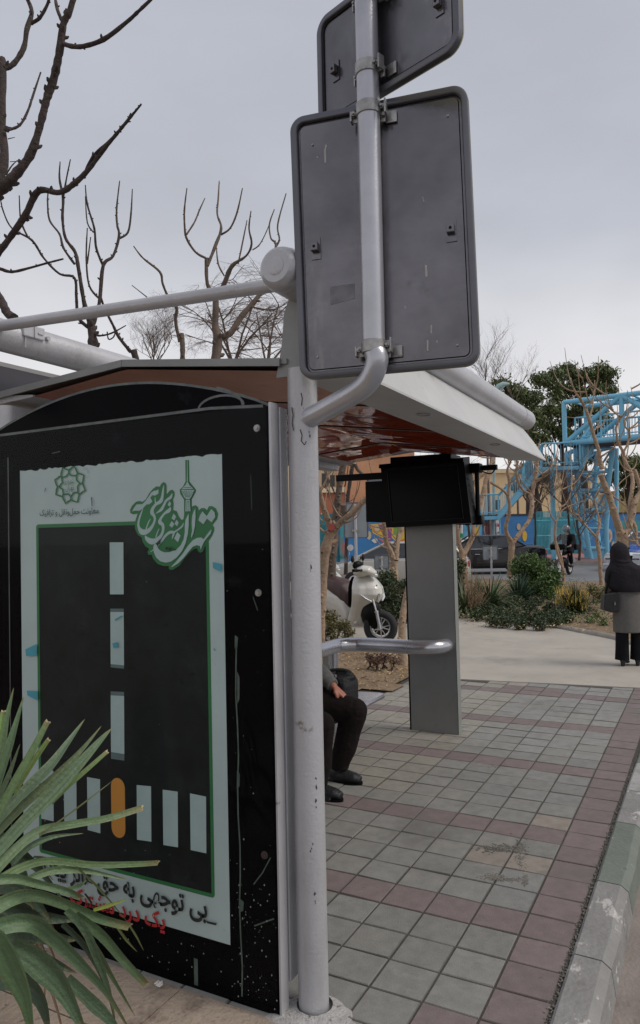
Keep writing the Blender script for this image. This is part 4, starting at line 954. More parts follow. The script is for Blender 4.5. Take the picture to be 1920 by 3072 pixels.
for s in (-1,1):
    cu = -.068 if s < 0 else .115
    b.loft([ell_ring(cu-.004*q, 0, z, ru, ru*1.05, 24, .03, 3, s) for q, (z, ru) in enumerate(((.72,.09),(.55,.078),(.38,.076),(.2,.078),(.075,.082)))])
b.build('trousers', m_trous2, wom, smooth=60)
for s in (-1,1):
    cu = -.068 if s < 0 else .115; b = MB()
    b.tube([Wl(cu-.03,-.05,.002),Wl(cu-.03,-.05,.06)], [.024,.030], 12); b.tube([Wl(cu-.03,-.05,.075),Wl(cu+.03,.02,.06),Wl(cu+.075,.08,.032),Wl(cu+.095,.11,.022)], [(.036,.03),(.038,.03),(.036,.02),(.022,.014)], 12, ell=tuple(rh))
    b.tube([Wl(cu-.03,-.05,.06),Wl(cu-.03,-.04,.13)], [.035,.036], 10)
    b.build('shoe', m_shoe, wom, remesh=.007, smo=2)
b = MB(); hb = [(1806,1781),(1822,1777),(1846,1775),(1850,1832),(1826,1836),(1802,1828)]
A = [wp(a, c, -.10) for a, c in hb]; b.prism(A, dh*.13)
hbg = b.build('handbag', M('black_leather', (.007,.006,.007), .5, 0, .3, 12, .2, 50), remesh=.009, smo=3); tag(hbg, 'black handbag with a shoulder strap hanging beside the woman in the headscarf', 'bag')
b = MB(); b.tube(smooth_path([tuple(wp(1812,1782,-.05)),tuple(wp(1820,1745,-.05)),tuple(wp(1828,1712,-.05)),tuple(wp(1836,1700,.0))],4), [(.016,.004)]*13, 8, ell=tuple(rh)); b.tube(smooth_path([tuple(wp(1842,1776,-.05)),tuple(wp(1834,1745,-.03)),tuple(wp(1832,1712,-.02))],4), [(.012,.004)]*9, 8, ell=tuple(rh)); b.build('strap', m_blackp, hbg)
b = MB(); c0 = wp(1834,1808,-.112); b.bbox(tuple(c0-Vector((.006,.006,.02))), tuple(c0+Vector((.006,.006,.02))), .003); b.build('clasp', m_bolt, hbg)
# ================================================================ TREES
m_barkd = M('dark_bark', (.050,.036,.031), .9, 0, .4, 7, .8, 40, dirt=[((.12,.095,.075), .58, .70, 12)])
m_barkm = M('brown_bark', (.125,.092,.072), .9, 0, .3, 6, .5, 40, dirt=[((.07,.05,.045), .58, .72, 8)])
m_bark = M('tan_bark', (.33,.235,.16), .9, 0, .3, 5, .9, 24, dirt=[((.09,.06,.045), .60, .68, 9), ((.50,.39,.28), .60, .78, 4), ((.20,.13,.09), .58, .66, 1.6, (1,1,4))])
m_twig = M('fine_twig', (.135,.098,.082), .9, 0, .3, 6)
m_cut = M('cut_wood_red', (.34,.07,.06), .8, 0, .2, 20)
m_cuty = M('cut_wood', (.55,.36,.17), .8, 0, .2, 20)
ZA, ZB, ZC_, ZD, ZE, ZF = (0,0,.59524), (1340,1080,.38360), (1340,1480,.38360), (1560,1150,.23810), (1560,1380,.23810), (950,1380,.26455)
ZP = (0,0,1)
rt_ = random.Random(21)
def limb(mb, z, pts, t0, t1=None, spur=.5, k=5, n=8, knob=.12, mi=0):
    t1 = t0 if t1 is None else t1
    q = smooth_path([(z[0]+a*z[2], z[1]+b*z[2], c*z[2]) for a, b, c in pts], k); m = len(q); P = []; Rr = []
    for i, v in enumerate(q):
        t = t0+(t1-t0)*i/(m-1); P.append(at(v.x, v.y, t)); Rr.append(max(v.z, .8)/2*t/FOC*(1+knob*rt_.uniform(-1,1)))
    mb.tube(P, Rr, n, mi)
    kn = 0
    for i in range(1, m-1):
        if Rr[i] > .018 and spur <= .35 and mi == 0 and rt_.random() < .42:      # pruning knots
            tg = (P[i+1]-P[i-1]).normalized(); d = ((CP-P[i]).normalized()+Vector((rt_.uniform(-1,1), rt_.uniform(-1,1), rt_.uniform(-.6,.6)))*.9).normalized(); d = (d-tg*d.dot(tg)).normalized()
            r = Rr[i]; c_ = P[i]+d*r*.82; mb.ball(c_, r*rt_.uniform(.32,.5), 8, 5, 0); mb.ball(c_+d*r*.26, r*.20, 7, 5, 1)
    for i in range(2, m-1):
        if rt_.random() < spur*.75:
            r = Rr[i]; d = Vector((rt_.uniform(-1,1), rt_.uniform(-1,1), rt_.uniform(-.3,1))).normalized(); tg = (P[i+1]-P[i-1]).normalized()
            d = (d-tg*d.dot(tg)*.7).normalized(); L_ = r*rt_.uniform(1.05,1.6)+.003
            mb.tube([P[i]-tg*r*.3, P[i]+d*L_, P[i]+d*L_*1.22+tg*r*.35], [r*.75, r*.45, r*.2], 6, mi)
    return P
def trunk_down(mb, p, r, z=0.0):
    mb.tube([Vector((p.x+.05,p.y+.05,z)), Vector((p.x,p.y,(p.z+z)/2)), p], [r*1.35, r*1.1, r], 12)
def tree(label, mat, parts, extra=None, name='bare_tree', grp=None, t=None, base=None):
    """parts: list of (part name, [limbs]) ; limb = (zoom, pts, t0, t1, spur)"""
    first = None; o = None; made = []
    for pn_, lims in parts:
        b = MB(); 
        for l in lims: limb(b, *l)
        if pn_ == 'trunk' and extra: extra(b)
        made.append((pn_, b))
    tr = [b for n_, b in made if n_ == 'trunk'][0]; low = min(tr.v, key=lambda v: v.z)
    base = (low.x, low.y, 0)
    o = thing(name, base, label, 'tree', grp)
    if grp and 'planting bed' in grp or grp == 'bare tan trees by the shelter':
        rn = random.Random(len(label)*7+len(made))
        for n_, b in made:
            if n_ == 'branch':
                for q in range(4):
                    i = rn.randrange(len(b.v)//3, len(b.v)); p = b.v[i]; s = t_scale = (p-CP).length/18
                    d0 = Vector((rn.uniform(-1,1), rn.uniform(-1,1), rn.uniform(.1,.8))).normalized(); l = rn.uniform(.35,1.1)*s
                    b.tube(smooth_path([p, p+d0*l*.35, p+d0*l*.6+Vector((0,0,l*.2)), p+d0*l*.75+Vector((0,0,l*.6))],3), [.020*s*(1-.75*k/9) for k in range(10)], 5)
    for n_, b in made: b.build(n_, [mat, m_barkd if mat is not m_barkd else m_barkm], o, smooth=60, fix=False)
    return o
# foreground tree at upper left
def ext1(b):
    p = at(-300, 1150, 5.3); q = at(-36, 592, 5.1)
    b.tube([Vector((p.x,p.y,0)), Vector((p.x,p.y,2.0)), Vector((p.x+.05,p.y,3.0)), q], [.15,.12,.10,.05], 14)
tree('near bare pollarded tree with dark spurred branches against the sky at upper left', m_barkd, [
 ('trunk', [(ZA, [(-60,1000,66),(20,935,64),(60,900,54),(150,785,42),(200,640,36),(235,500,38),(270,400,42),(300,260,36),(320,120,34),(350,60,30),(375,-30,28)], 5.1, 4.9, .55, 6)]),
 ('branch', [(ZA, [(320,120,20),(290,50,16),(275,-30,14)], 4.95, 5.0, .3)]),
 ('branch', [(ZA, [(320,222,24),(400,236,24),(520,200,23),(640,110,20),(700,55,17),(790,-30,13)], 4.95, 4.7, .35)]),
 ('branch', [(ZA, [(-30,960,66),(20,800,50),(12,640,34),(15,400,32),(10,300,34)], 5.1, 5.4, .45), (ZA, [(20,345,32),(70,320,27),(120,240,25),(135,150,25),(160,60,22),(130,-20,18)], 5.35, 5.5, .5), (ZA, [(160,115,18),(200,90,17),(240,20,15),(250,-30,13)], 5.4, 5.3, .4)]),
 ('branch', [(ZA, [(45,655,14),(100,630,13),(140,560,12),(170,470,11),(205,365,8)], 5.2, 5.4, .45), (ZA, [(30,660,30),(40,640,24)], 5.2, 5.2, .5)]),
 ('branch', [(ZA, [(-60,1330,36),(0,1265,32),(70,1170,31),(130,1080,31),(195,962,33),(300,970,30),(380,920,29),(450,850,24),(530,745,20),(600,660,17),(650,600,15),(712,525,10)], 5.2, 4.5, .55, 6), (ZA, [(430,872,18),(470,790,18),(540,722,15),(620,640,13),(660,570,6)], 4.8, 4.6, .5)]),
 ('branch', [(ZA, [(-60,1340,20),(0,1355,17),(60,1370,15),(150,1350,13),(240,1325,12),(318,1305,9)], 5.2, 5.0, .4)]),
 ('twig', [(ZA, [(30,880,9),(60,835,7),(88,808,4)], 5.05, 5.1, 0), (ZA, [(50,815,4),(110,812,3)], 5.05, 5.1, 0), (ZA, [(40,700,5),(75,692,3)], 5.1, 5.1, 0)]),
 ('cut_limb', [(ZA, [(-60,1430,40),(0,1505,42),(35,1575,42),(72,1602,44)], 5.3, 5.0, .2)])], ext1)
def dn(z, a, b_, w, t):
    def f(b):
        p = at(z[0]+a*z[2], z[1]+b_*z[2], t); trunk_down(b, p, w*z[2]/2*t/FOC)
    return f
tree('bare tree with upright knobbly shoots behind the left half of the shelter roof', m_barkd, [
 ('trunk', [(ZA, [(480,1900,56),(470,1830,54),(468,1720,48),(455,1620,34),(425,1530,22),(395,1350,20),(378,1270,18),(330,1200,15),(315,1100,14),(318,1000,13),(300,900,10),(303,815,5)], 9, 9, .55)]),
 ('branch', [(ZA, [(318,1000,10),(335,900,8),(355,803,5)], 9, 8.8, .6)]), ('branch', [(ZA, [(375,1330,13),(320,1250,12),(300,1180,11),(250,1110,10),(240,1020,9),(243,960,6)], 9, 9.4, .6)]),
 ('branch', [(ZA, [(445,1650,20),(395,1600,16),(385,1500,16),(375,1400,13),(300,1380,12),(220,1300,12),(160,1210,12),(60,1150,8),(15,1060,7),(0,985,5)], 9, 8.4, .6), (ZA, [(140,1195,10),(105,1110,9),(97,985,5)], 8.5, 8.4, .6)]),
 ('branch', [(ZA, [(460,1660,24),(500,1530,18),(520,1340,18),(570,1290,14),(600,1190,13),(590,1130,11),(588,1050,9),(603,912,5)], 9, 9.5, .6), (ZA, [(605,1200,11),(645,1170,11),(660,1080,9),(667,953,5)], 9.4, 9.6, .6)]),
 ('branch', [(ZA, [(520,1340,14),(485,1250,12),(475,1150,11),(440,1030,9),(430,932,5)], 9.2, 9.0, .6), (ZA, [(470,1170,8),(440,1120,7),(430,990,4)], 9.1, 9.2, .5)]),
 ('branch', [(ZA, [(505,1510,12),(450,1440,10),(435,1300,9),(440,1150,6)], 9.2, 9.5, .6), (ZA, [(440,1330,8),(457,1195,5)], 9.4, 9.4, .5)]),
 ('branch', [(ZA, [(480,1680,16),(500,1692,11),(560,1680,9),(635,1640,5)], 9, 8.8, .4), (ZA, [(540,1672,6),(548,1710,7),(575,1695,7),(580,1660,5)], 8.9, 8.9, .2)])], dn(ZA, 480, 1900, 56, 9), grp='bare trees behind the shelter roof')
tree('leaning bare shoot on a pale cut stump above the middle of the shelter roof', m_barkd, [
 ('trunk', [(ZA, [(700,1900,34),(690,1830,32),(672,1765,32)], 9.6, 9.6, .1)]),
 ('branch', [(ZA, [(660,1775,20),(600,1700,16),(570,1640,14),(530,1560,13),(508,1500,12)], 9.6, 9.3, .5)])], dn(ZA, 700, 1900, 34, 9.6), grp='bare trees behind the shelter roof')
tree('short pale stump with one thin bare shoot bending left above the shelter roof', m_barkm, [
 ('trunk', [(ZA, [(922,1900,26),(920,1830,26),(920,1750,26),(915,1680,24)], 10, 10, .6)]),
 ('branch', [(ZA, [(905,1725,16),(885,1620,16),(890,1550,17),(850,1500,13),(820,1430,12),(805,1370,12),(720,1300,9),(673,1240,5)], 10, 9.6, .5), (ZA, [(740,1497,6),(665,1438,4)], 9.6, 9.4, .4)])], dn(ZA, 922, 1900, 26, 10), grp='bare trees behind the shelter roof')
tree('broad bare pollarded tree with a forked brown trunk left of the signs', m_barkm, [
 ('trunk', [(ZA, [(1085,1900,50),(1085,1830,48),(1098,1710,46),(1085,1640,38),(1085,1500,30),(1045,1430,20),(1040,1300,18)], 10, 10, .4)]),
 ('branch', [(ZA, [(1035,1300,13),(985,1270,12),(940,1200,11),(930,1130,10),(930,1050,9),(942,948,5)], 10, 9.6, .6), (ZA, [(940,1182,9),(980,1120,8),(1005,1060,7),(1033,998,4)], 9.8, 9.9, .6)]),
 ('branch', [(ZA, [(1045,1340,16),(1085,1240,16),(1115,1150,13),(1095,1080,10),(1100,1000,9),(1105,912,5)], 10, 10.4, .6), (ZA, [(1115,1182,11),(1160,1150,10),(1195,1070,9),(1222,948,5)], 10.2, 10.0, .6)]),
 ('branch', [(ZA, [(1100,1700,36),(1160,1680,30),(1220,1590,30),(1290,1510,26),(1340,1420,18),(1390,1245,12),(1365,1200,9),(1358,1130,8),(1383,1055,5)], 10, 10.3, .4), (ZA, [(1390,1245,11),(1408,1205,9),(1400,1130,8),(1442,975,5)], 10.3, 10.3, .6)]),
 ('branch', [(ZA, [(1085,1520,24),(1130,1430,26),(1170,1340,20),(1240,1290,11),(1268,1230,11),(1255,1150,9),(1265,1063,5)], 10, 9.5, .5), (ZA, [(1200,1330,9),(1215,1260,8),(1245,1110,5)], 9.8, 9.8, .5)]),
 ('branch', [(ZA, [(1130,1390,8),(1100,1330,8),(1090,1240,5)], 9.9, 9.9, .4), (ZA, [(1272,1260,7),(1310,1230,6),(1350,1150,5),(1380,1060,3)], 9.7, 9.7, .4)]),
 ('branch', [(ZA, [(1280,1550,10),(1370,1562,8),(1440,1532,6)], 10.2, 10.1, .2), (ZA, [(1130,1720,10),(1190,1660,8),(1195,1640,6)], 10, 10, .2)])], dn(ZA, 1085, 1900, 50, 10), grp='bare trees behind the shelter roof')
# far twiggy trees
def twigs(b, p, d, L_, r, depth, rnd_, spread=.5, droop=0., up=.25):
    m = 4; P = [p]; q = p; dd = d.copy()
    for i in range(m):
        dd = (dd+Vector((rnd_.uniform(-1,1), rnd_.uniform(-1,1), rnd_.uniform(-1,1)))*.16+Vector((0,0,up-droop))*.15).normalized()
        q = q+dd*L_/m; P.append(q)
    b.tube(P, [r*(1-.45*i/m) for i in range(m+1)], 4 if r < .02 else 7, cap=False)
    if depth:
        for i in range(rnd_.choice((3,4,4))):
            j = rnd_.randint(1, m); a = rnd_.uniform(0, 6.28); s = Vector((math.cos(a), math.sin(a), rnd_.uniform(-.2,.6)))
            twigs(b, P[j], (dd*(1-spread)+s*spread).normalized(), L_*rnd_.uniform(.5,.78), r*.50, depth-1, rnd_, spread, droop+.0, up-.12 if droop else up)
def twig_tree(lab, px, py, t, hgt, spread, depth, seed, droop=0., grp=None, mat=None, r0=.07, stems=1):
    rn = random.Random(seed); c = at(px, py, t); o = thing('twiggy_tree', (c.x,c.y,0), lab, 'tree', grp)
    b = MB(); zb = c.z
    b.tube([(c.x,c.y,0),(c.x,c.y,zb*.6),(c.x+.04,c.y,zb)], [r0*1.2,r0*.9,r0*.5], 10); b.build('trunk', mat or m_twig, o, smooth=60)
    b = MB()
    for s in range(stems):
        twigs(b, Vector((c.x,c.y,zb-.05)), Vector((rn.uniform(-.6,.6),rn.uniform(-.6,.6),1)).normalized(), hgt, r0*.42, depth, rn, spread, droop)
    b.build('crown', mat or m_twig, o, fix=False); return o
twig_tree('distant bare birch-like tree with fine drooping twigs behind the forked tree', 700, 1090, 17, 1.5, .62, 5, 3, .75, 'fine twiggy trees beyond the shelter', stems=5)
twig_tree('distant brush-like bare tree with upright fine twigs above the middle of the shelter roof', 462, 1095, 17, .85, .42, 5, 5, 0, 'fine twiggy trees beyond the shelter', r0=.035, stems=5)
twig_tree('small tuft of fine bare twigs just left of the middle of the shelter roof', 228, 1105, 18, .2, .6, 3, 8, 0, 'fine twiggy trees beyond the shelter', r0=.02, stems=3)
twig_tree('distant bare tree with tangled twigs between the forked tree and the post', 800, 1095, 19, 1.6, .6, 5, 9, .5, 'fine twiggy trees beyond the shelter', stems=4)
twig_tree('reddish bare tree with upright broom-like twigs just right of the lower sign', 1458, 1195, 40, 2.0, .42, 4, 12, 0, 'broom-like trees beyond the road', r0=.07, stems=4)
twig_tree('thin pale bare tree with upright twigs left of the tall pine', 1545, 1210, 42, 1.8, .40, 4, 14, 0, 'broom-like trees beyond the road', r0=.06, stems=3)
# trees by the shelter and on the bed
def Tf(px, py): return 'x'
tree('bare tan tree with a red cut face and a long limb rising right', m_bark, [
 ('trunk', [(ZF, [(62,2420,70),(60,2100,70),(60,1700,86),(72,1300,118),(92,1050,130),(150,850,128),(170,780,104)], 9.5, 9.5, .12)]),
 ('branch', [(ZF, [(160,760,90),(110,640,74),(65,500,68),(30,350,58),(-10,180,44),(-20,40,36)], 9.5, 9.2, .2)]),
 ('branch', [(ZF, [(180,820,100),(280,700,74),(400,600,68),(520,480,64),(640,370,60),(800,220,50)], 9.5, 9.0, .35)]),
 ('branch', [(ZF, [(110,830,34),(50,790,30),(-10,740,24)], 9.5, 9.3, .1)])], grp='bare tan trees by the shelter')
cu_ = MB(); c0 = at(950+168*.26455, 1380+765*.26455, 9.42); d_ = (CP-c0).normalized(); cu_.tube([c0+d_*-.02, c0+d_*.035], [.047,.043], 18)
t1o = [o for o in bpy.data.objects if o.name.startswith('bare_tree') and o.get('label','').startswith('bare tan tree with a red')][0]
cu_.build('cut_face', m_cut, t1o)
tree('upright brown tree directly behind the red-cut tree, with a sawn stub beside it', m_barkm, [
 ('trunk', [(ZF, [(165,1700,100),(165,1350,100),(180,1100,95),(205,900,85),(215,640,88),(240,450,80),(265,250,78),(300,60,80),(320,-80,80)], 12, 12, .12)]),
 ('branch', [(ZF, [(250,700,90),(300,600,80),(305,500,72)], 11.9, 11.8, .2)]),
 ('branch', [(ZF, [(205,380,18),(150,250,20),(80,100,16),(60,-20,14)], 12, 12.4, .3), (ZF, [(195,560,18),(130,350,16),(60,300,14)], 12, 12, .3)]), ('branch', [(ZF, [(640,290,32),(560,200,36),(460,100,40),(420,20,42),(300,-60,44)], 12.3, 12, .2)])], grp='bare tan trees by the shelter')
tree('dark slim leaning trunk left of the black screen box', m_barkd, [
 ('trunk', [(ZF, [(330,1300,50),(345,700,48),(350,470,44),(370,300,42),(400,100,48),(430,-60,40)], 15, 15, .1)]), ('branch', [(ZF, [(352,480,8),(430,430,8),(480,300,8),(500,150,6)], 14.8, 15, .2)])])
tree('forked tan tree just left of the grey column', m_bark, [
 ('trunk', [(ZF, [(930,1800,140),(920,1680,126),(895,1500,108),(880,1300,98),(872,1150,100)], 14, 14, .08)]),
 ('branch', [(ZF, [(860,1120,76),(840,1040,66),(790,930,58),(772,780,58),(760,600,52),(730,400,46)], 14, 13.6, .12)]),
 ('branch', [(ZF, [(900,1140,66),(912,1000,58),(922,900,58),(955,820,54),(990,700,50),(1020,500,44)], 14, 14.4, .15)])], grp='bare tan trees by the shelter')
tree('slim tan tree rooted in the leaf litter and half hidden by the grey column', m_bark, [
 ('trunk', [(ZP, [(1214,2022,36),(1212,2000,30),(1209,1950,24),(1206,1880,24),(1214,1810,18),(1228,1740,15),(1240,1650,13)], 9.3, 9.6, .1)]), ('branch', [(ZP, [(1240,1650,12),(1260,1520,10),(1250,1400,8)], 9.6, 9.6, .3)])], grp='bare tan trees by the shelter')
GB = 'bare tan trees on the planting bed'
tree('forked tan tree just right of the grey column behind the yucca', m_bark, [
 ('trunk', [(ZC_, [(142,760,70),(140,700,64),(130,560,60),(120,470,58)], 20, 20, .05)]),
 ('branch', [(ZC_, [(125,480,44),(95,390,34),(80,260,34),(70,120,30),(60,-40,28)], 20, 19.6, .12)]),
 ('branch', [(ZC_, [(130,480,48),(175,400,42),(205,330,38),(215,240,38),(260,80,36),(300,-60,36)], 20, 20.3, .12), (ZB, [(290,1060,40),(305,950,36),(345,830,32),(350,740,28)], 20.3, 20.5, .2)])], grp=GB)
tree('tan tree with a wide lyre-shaped fork in front of the dark car', m_bark, [
 ('trunk', [(ZC_, [(500,660,60),(502,600,54),(505,470,50),(515,370,50)], 23, 23, .05)]),
 ('branch', [(ZC_, [(510,380,38),(468,310,34),(466,240,30),(485,170,30),(492,90,28),(478,20,28)], 23, 22.6, .15), (ZB, [(478,1066,28),(490,960,26),(475,860,20),(500,790,14),(480,740,10)], 22.6, 22.4, .3), (ZB, [(478,1060,20),(430,1010,20),(345,958,20)], 22.6, 22.3, .3)]),
 ('branch', [(ZC_, [(522,380,38),(600,275,34),(650,195,32),(668,80,34),(655,10,34)], 23, 23.4, .12), (ZB, [(670,1056,34),(680,980,32),(700,880,32),(708,780,30),(712,700,18),(730,640,10)], 23.4, 23.6, .2), (ZB, [(665,1050,18),(600,1020,20),(560,950,20),(545,860,20),(560,790,14)], 23.4, 23.2, .3)]),
 ('branch', [(ZB, [(690,960,12),(740,930,10),(760,880,6)], 23.4, 23, .3), (ZB, [(545,860,12),(600,820,10),(590,760,7)], 23.2, 23, .3)])], grp=GB)
tree('thin crooked pale tree with a tangled twiggy crown in front of the motorcyclist', m_bark, [
 ('trunk', [(ZE, [(530,1660,44),(530,1590,42),(552,1430,38),(505,1270,34),(470,1150,32),(440,960,34),(450,780,28)], 20, 20, .15), (ZE, [(545,1400,26),(530,1260,24),(490,1130,20),(455,1020,18)], 20, 20, .1)]),
 ('branch', [(ZE, [(450,790,22),(390,700,16),(350,600,14),(280,560,10),(170,470,8)], 20, 19.5, .5), (ZE, [(380,690,10),(330,450,7),(300,300,5)], 19.8, 20, .4), (ZE, [(350,600,9),(400,480,8),(440,380,6),(420,250,5)], 19.8, 20.2, .4)]),
 ('branch', [(ZE, [(455,780,22),(520,650,18),(600,590,14),(700,550,10),(820,510,6)], 20, 20.5, .5), (ZE, [(520,660,12),(480,550,9),(520,400,7),(560,250,5)], 20.2, 20.4, .4), (ZE, [(600,590,10),(620,450,8),(680,330,6),(700,230,5)], 20.2, 20, .4), (ZE, [(480,720,10),(560,720,8),(640,640,6)], 20.1, 19.8, .3)])], grp=GB)
tree('slim tan tree with a V fork in front of the blue bridge tower', m_bark, [
 ('trunk', [(ZE, [(1040,1660,56),(1032,1590,54),(1012,1400,50),(1000,1200,48),(968,1020,46),(965,960,44)], 20.5, 20.5, .06)]),
 ('branch', [(ZE, [(950,960,28),(850,850,24),(755,735,21),(732,620,18),(705,450,12),(690,300,8)], 20.5, 20, .3)]),
 ('branch', [(ZE, [(970,960,40),(1000,810,34),(985,700,24),(950,560,20),(952,450,15),(1010,360,12),(1060,300,8)], 20.5, 21, .3), (ZE, [(1005,800,18),(1030,690,16),(1110,590,9)], 20.7, 20.5, .3), (ZE, [(950,560,12),(870,450,10),(860,330,8),(840,200,6)], 20.8, 21, .3)])], grp=GB)
tree('thick pollarded tan tree with two heavy limbs behind the standing woman', m_bark, [
 ('trunk', [(ZE, [(1290,1500,170),(1288,1200,160),(1290,1000,150),(1290,920,140)], 16.5, 16.5, .03)]),
 ('branch', [(ZE, [(1280,960,110),(1240,840,92),(1180,640,82),(1120,450,78),(1070,330,74),(1015,180,64)], 16.5, 16.2, .06), (ZD, [(1040,1080,64),(1000,960,56),(992,850,48),(950,720,46),(912,600,42),(868,440,44),(820,310,34),(775,222,38),(712,135,26),(672,60,18),(640,-50,13)], 16.2, 16.0, .15, 5)]),
 ('branch', [(ZD, [(872,430,28),(912,300,22),(920,200,18),(935,90,15),(942,-40,11)], 16.1, 16.4, .2), (ZD, [(908,250,18),(850,180,16),(820,60,14),(785,-60,10)], 16.2, 15.9, .2), (ZD, [(930,600,22),(982,540,18),(1000,470,13),(1012,300,9),(1022,150,6)], 16.1, 16.3, .2), (ZD, [(832,436,9),(640,430,8),(520,400,5)], 16.1, 15.9, .1), (ZD, [(715,140,12),(640,190,10),(600,160,6)], 16, 15.9, .1), (ZD, [(930,60,9),(880,20,9),(890,-40,7)], 16.3, 16.3, .1)]),
 ('branch', [(ZE, [(1300,960,110),(1380,840,84),(1425,640,72),(1450,520,74),(1530,400,64),(1620,300,56),(1700,160,50)], 16.5, 16.9, .06), (ZE, [(1370,860,60),(1375,720,60),(1390,520,56),(1420,300,50),(1400,160,44),(1340,40,30),(1300,-30,26)], 16.6, 17.2, .1)]),
 ('branch', [(ZE, [(1420,760,36),(1460,860,34),(1470,1000,30),(1500,1080,24),(1600,1160,22)], 16.6, 16.2, .1), (ZE, [(1080,390,22),(1180,460,20),(1260,520,18),(1340,590,14)], 16.3, 16.7, .2), (ZE, [(1180,440,16),(1230,330,14),(1290,260,12),(1390,180,9)], 16.5, 16.7, .2), (ZE, [(1300,380,10),(1340,280,9),(1310,120,6)], 16.9, 17, .2)])], grp=GB)
tree('knobbly bare tree crossing the blue bridge rails at the right edge', m_bark, [
 ('trunk', [(ZE, [(1560,1600,90),(1560,900,70),(1540,500,60),(1500,300,52),(1440,120,48)], 18.5, 18.5, .06), (ZD, [(1345,1100,50),(1320,960,44),(1300,850,38)], 18.5, 18.5, .1)]),
 ('branch', [(ZD, [(1300,860,34),(1235,745,30),(1215,640,26),(1212,550,26),(1262,440,32),(1300,400,20),(1345,320,14),(1355,90,9)], 18.5, 18.2, .3), (ZD, [(1262,430,14),(1200,370,12),(1130,280,9),(1080,140,7),(1090,-40,6)], 18.3, 18.1, .3)]),
 ('branch', [(ZD, [(1310,850,32),(1350,780,28),(1372,690,26),(1375,600,26),(1325,545,22),(1325,450,22),(1440,408,16),(1500,340,12),(1600,280,10)], 18.5, 18.9, .25), (ZD, [(1340,430,14),(1400,340,12),(1430,240,9),(1395,40,6)], 18.7, 18.8, .3), (ZD, [(1300,410,10),(1240,420,9),(1210,350,7)], 18.4, 18.3, .3)]),
 ('branch', [(ZD, [(1300,970,22),(1380,990,16),(1435,950,8)], 18.5, 18.2, .2)])], grp=GB)
for k_, (px, py, t, w_, h_) in enumerate(((1400,1500,26,18,250),(1735,1560,33,16,200),(1600,1500,34,12,160),(1700,1470,34,14,260))):
    rn = random.Random(50+k_); b = MB(); c = at(px, py+90, t); o = thing('bare_tree', (c.x,c.y,0), ['thin dark bare sapling above the silver hatchback','dark bare sapling against the left legs of the bridge tower','dark bare sapling before the beige building left of the landing post','dark bare sapling just left of the bridge tower top'][k_], 'tree', 'dark saplings behind the bed')
    z1 = at(px, py, t).z; b.tube([(c.x,c.y,0),(c.x+.1,c.y,z1*.5),(c.x+rn.uniform(-.1,.1),c.y,z1)], [.06,.05,.035], 8); b.build('trunk', m_barkd, o, smooth=60)
    b = MB()
    for s in range(4): twigs(b, Vector((c.x,c.y,z1-.3-.2*s)), Vector((rn.uniform(-.8,.8),rn.uniform(-.8,.8),.8)).normalized(), 1.5, .030, 4, rn, .5, 0)
    b.build('crown', m_barkm, o, fix=False)

# ================================================================ LEAFY CROWNS, SHRUBS, BLADE PLANTS
def leafmat(name, col, var=.3):
    m = M(name, col, .6, 0, var, 3, attr='tint'); return m
m_pine = leafmat('pine_green', (.075,.105,.034)); m_bush = leafmat('bush_green', (.060,.110,.025)); m_ever = leafmat('dark_green_leaf', (.042,.062,.028))
m_olive = leafmat('olive_leaf', (.115,.105,.035)); m_blade = leafmat('blade_green', (.085,.125,.060)); m_bladed = leafmat('blade_dark_green', (.028,.062,.030)); m_yel = leafmat('yellow_leaf', (.48,.33,.06))
def quadleaf(b, p, s, rn, c, up=.3, asp=.45):
    u = Vector((rn.uniform(-1,1), rn.uniform(-1,1), rn.uniform(-1,1)+up)).normalized(); v = u.cross(Vector((rn.uniform(-1,1), rn.uniform(-1,1), rn.uniform(-1,1)))).normalized()
    b.add([p-u*s*.5, p+v*s*asp*.5, p+u*s*.5, p-v*s*asp*.5], [(0,1,2,3)], 0, c)
def cloud(b, c, r, n, s, rn, asp=.45, up=.3, clump=7, tint=1.0, flat=.8):
    for k in range(n//clump):
        d = Vector((rn.gauss(0,1), rn.gauss(0,1), rn.gauss(0,1))).normalized()*(rn.random()**.40); cc_ = c+Vector((d.x*r, d.y*r, d.z*r*flat)); q = rn.uniform(.55,1.5)*tint
        for j in range(clump):
            p = cc_+Vector((rn.gauss(0,1), rn.gauss(0,1), rn.gauss(0,.7)))*s*.9; g_ = q*rn.uniform(.75,1.25); quadleaf(b, p, s*rn.uniform(.7,1.4), rn, (g_*rn.uniform(.9,1.15), g_, g_*.9), up, asp)
def pine(lab, z, blobs, t, seed, tx_, grp, ground=0.):
    rn = random.Random(seed); c0 = at(z[0]+tx_*z[2], z[1]+blobs[0][1]*z[2], t); o = thing('pine_tree', (c0.x,c0.y,0), lab, 'tree', grp)
    b = MB(); cs_ = []
    for (x, y, r) in blobs:
        tt = t+rn.uniform(-.03,.03)*t*.5; p = at(z[0]+x*z[2], z[1]+y*z[2], tt); rr_ = r*z[2]*tt/FOC; cs_.append(p)
        cloud(b, p, rr_*.74, int(420*(rr_/1.0)**1.5)+300, .27, rn, .30, .7, 9, 1, .72)
    zt_ = max(p.z for p in cs_); tb = MB(); tb.tube([(c0.x,c0.y,0),(c0.x+.1,c0.y,zt_*.45),(c0.x-.1,c0.y,zt_*.8)], [.32,.24,.10], 10)
    for p in cs_:
        st_ = Vector((c0.x, c0.y, max(1.5, p.z-1.6))); 
        if (p-st_).length < 12: tb.tube([st_, (st_+p)/2+Vector((0,0,-.2)), p], [.09,.06,.03], 6)
    tb.build('trunk', m_barkd, o, smooth=60); b.build('crown', m_pine, o)
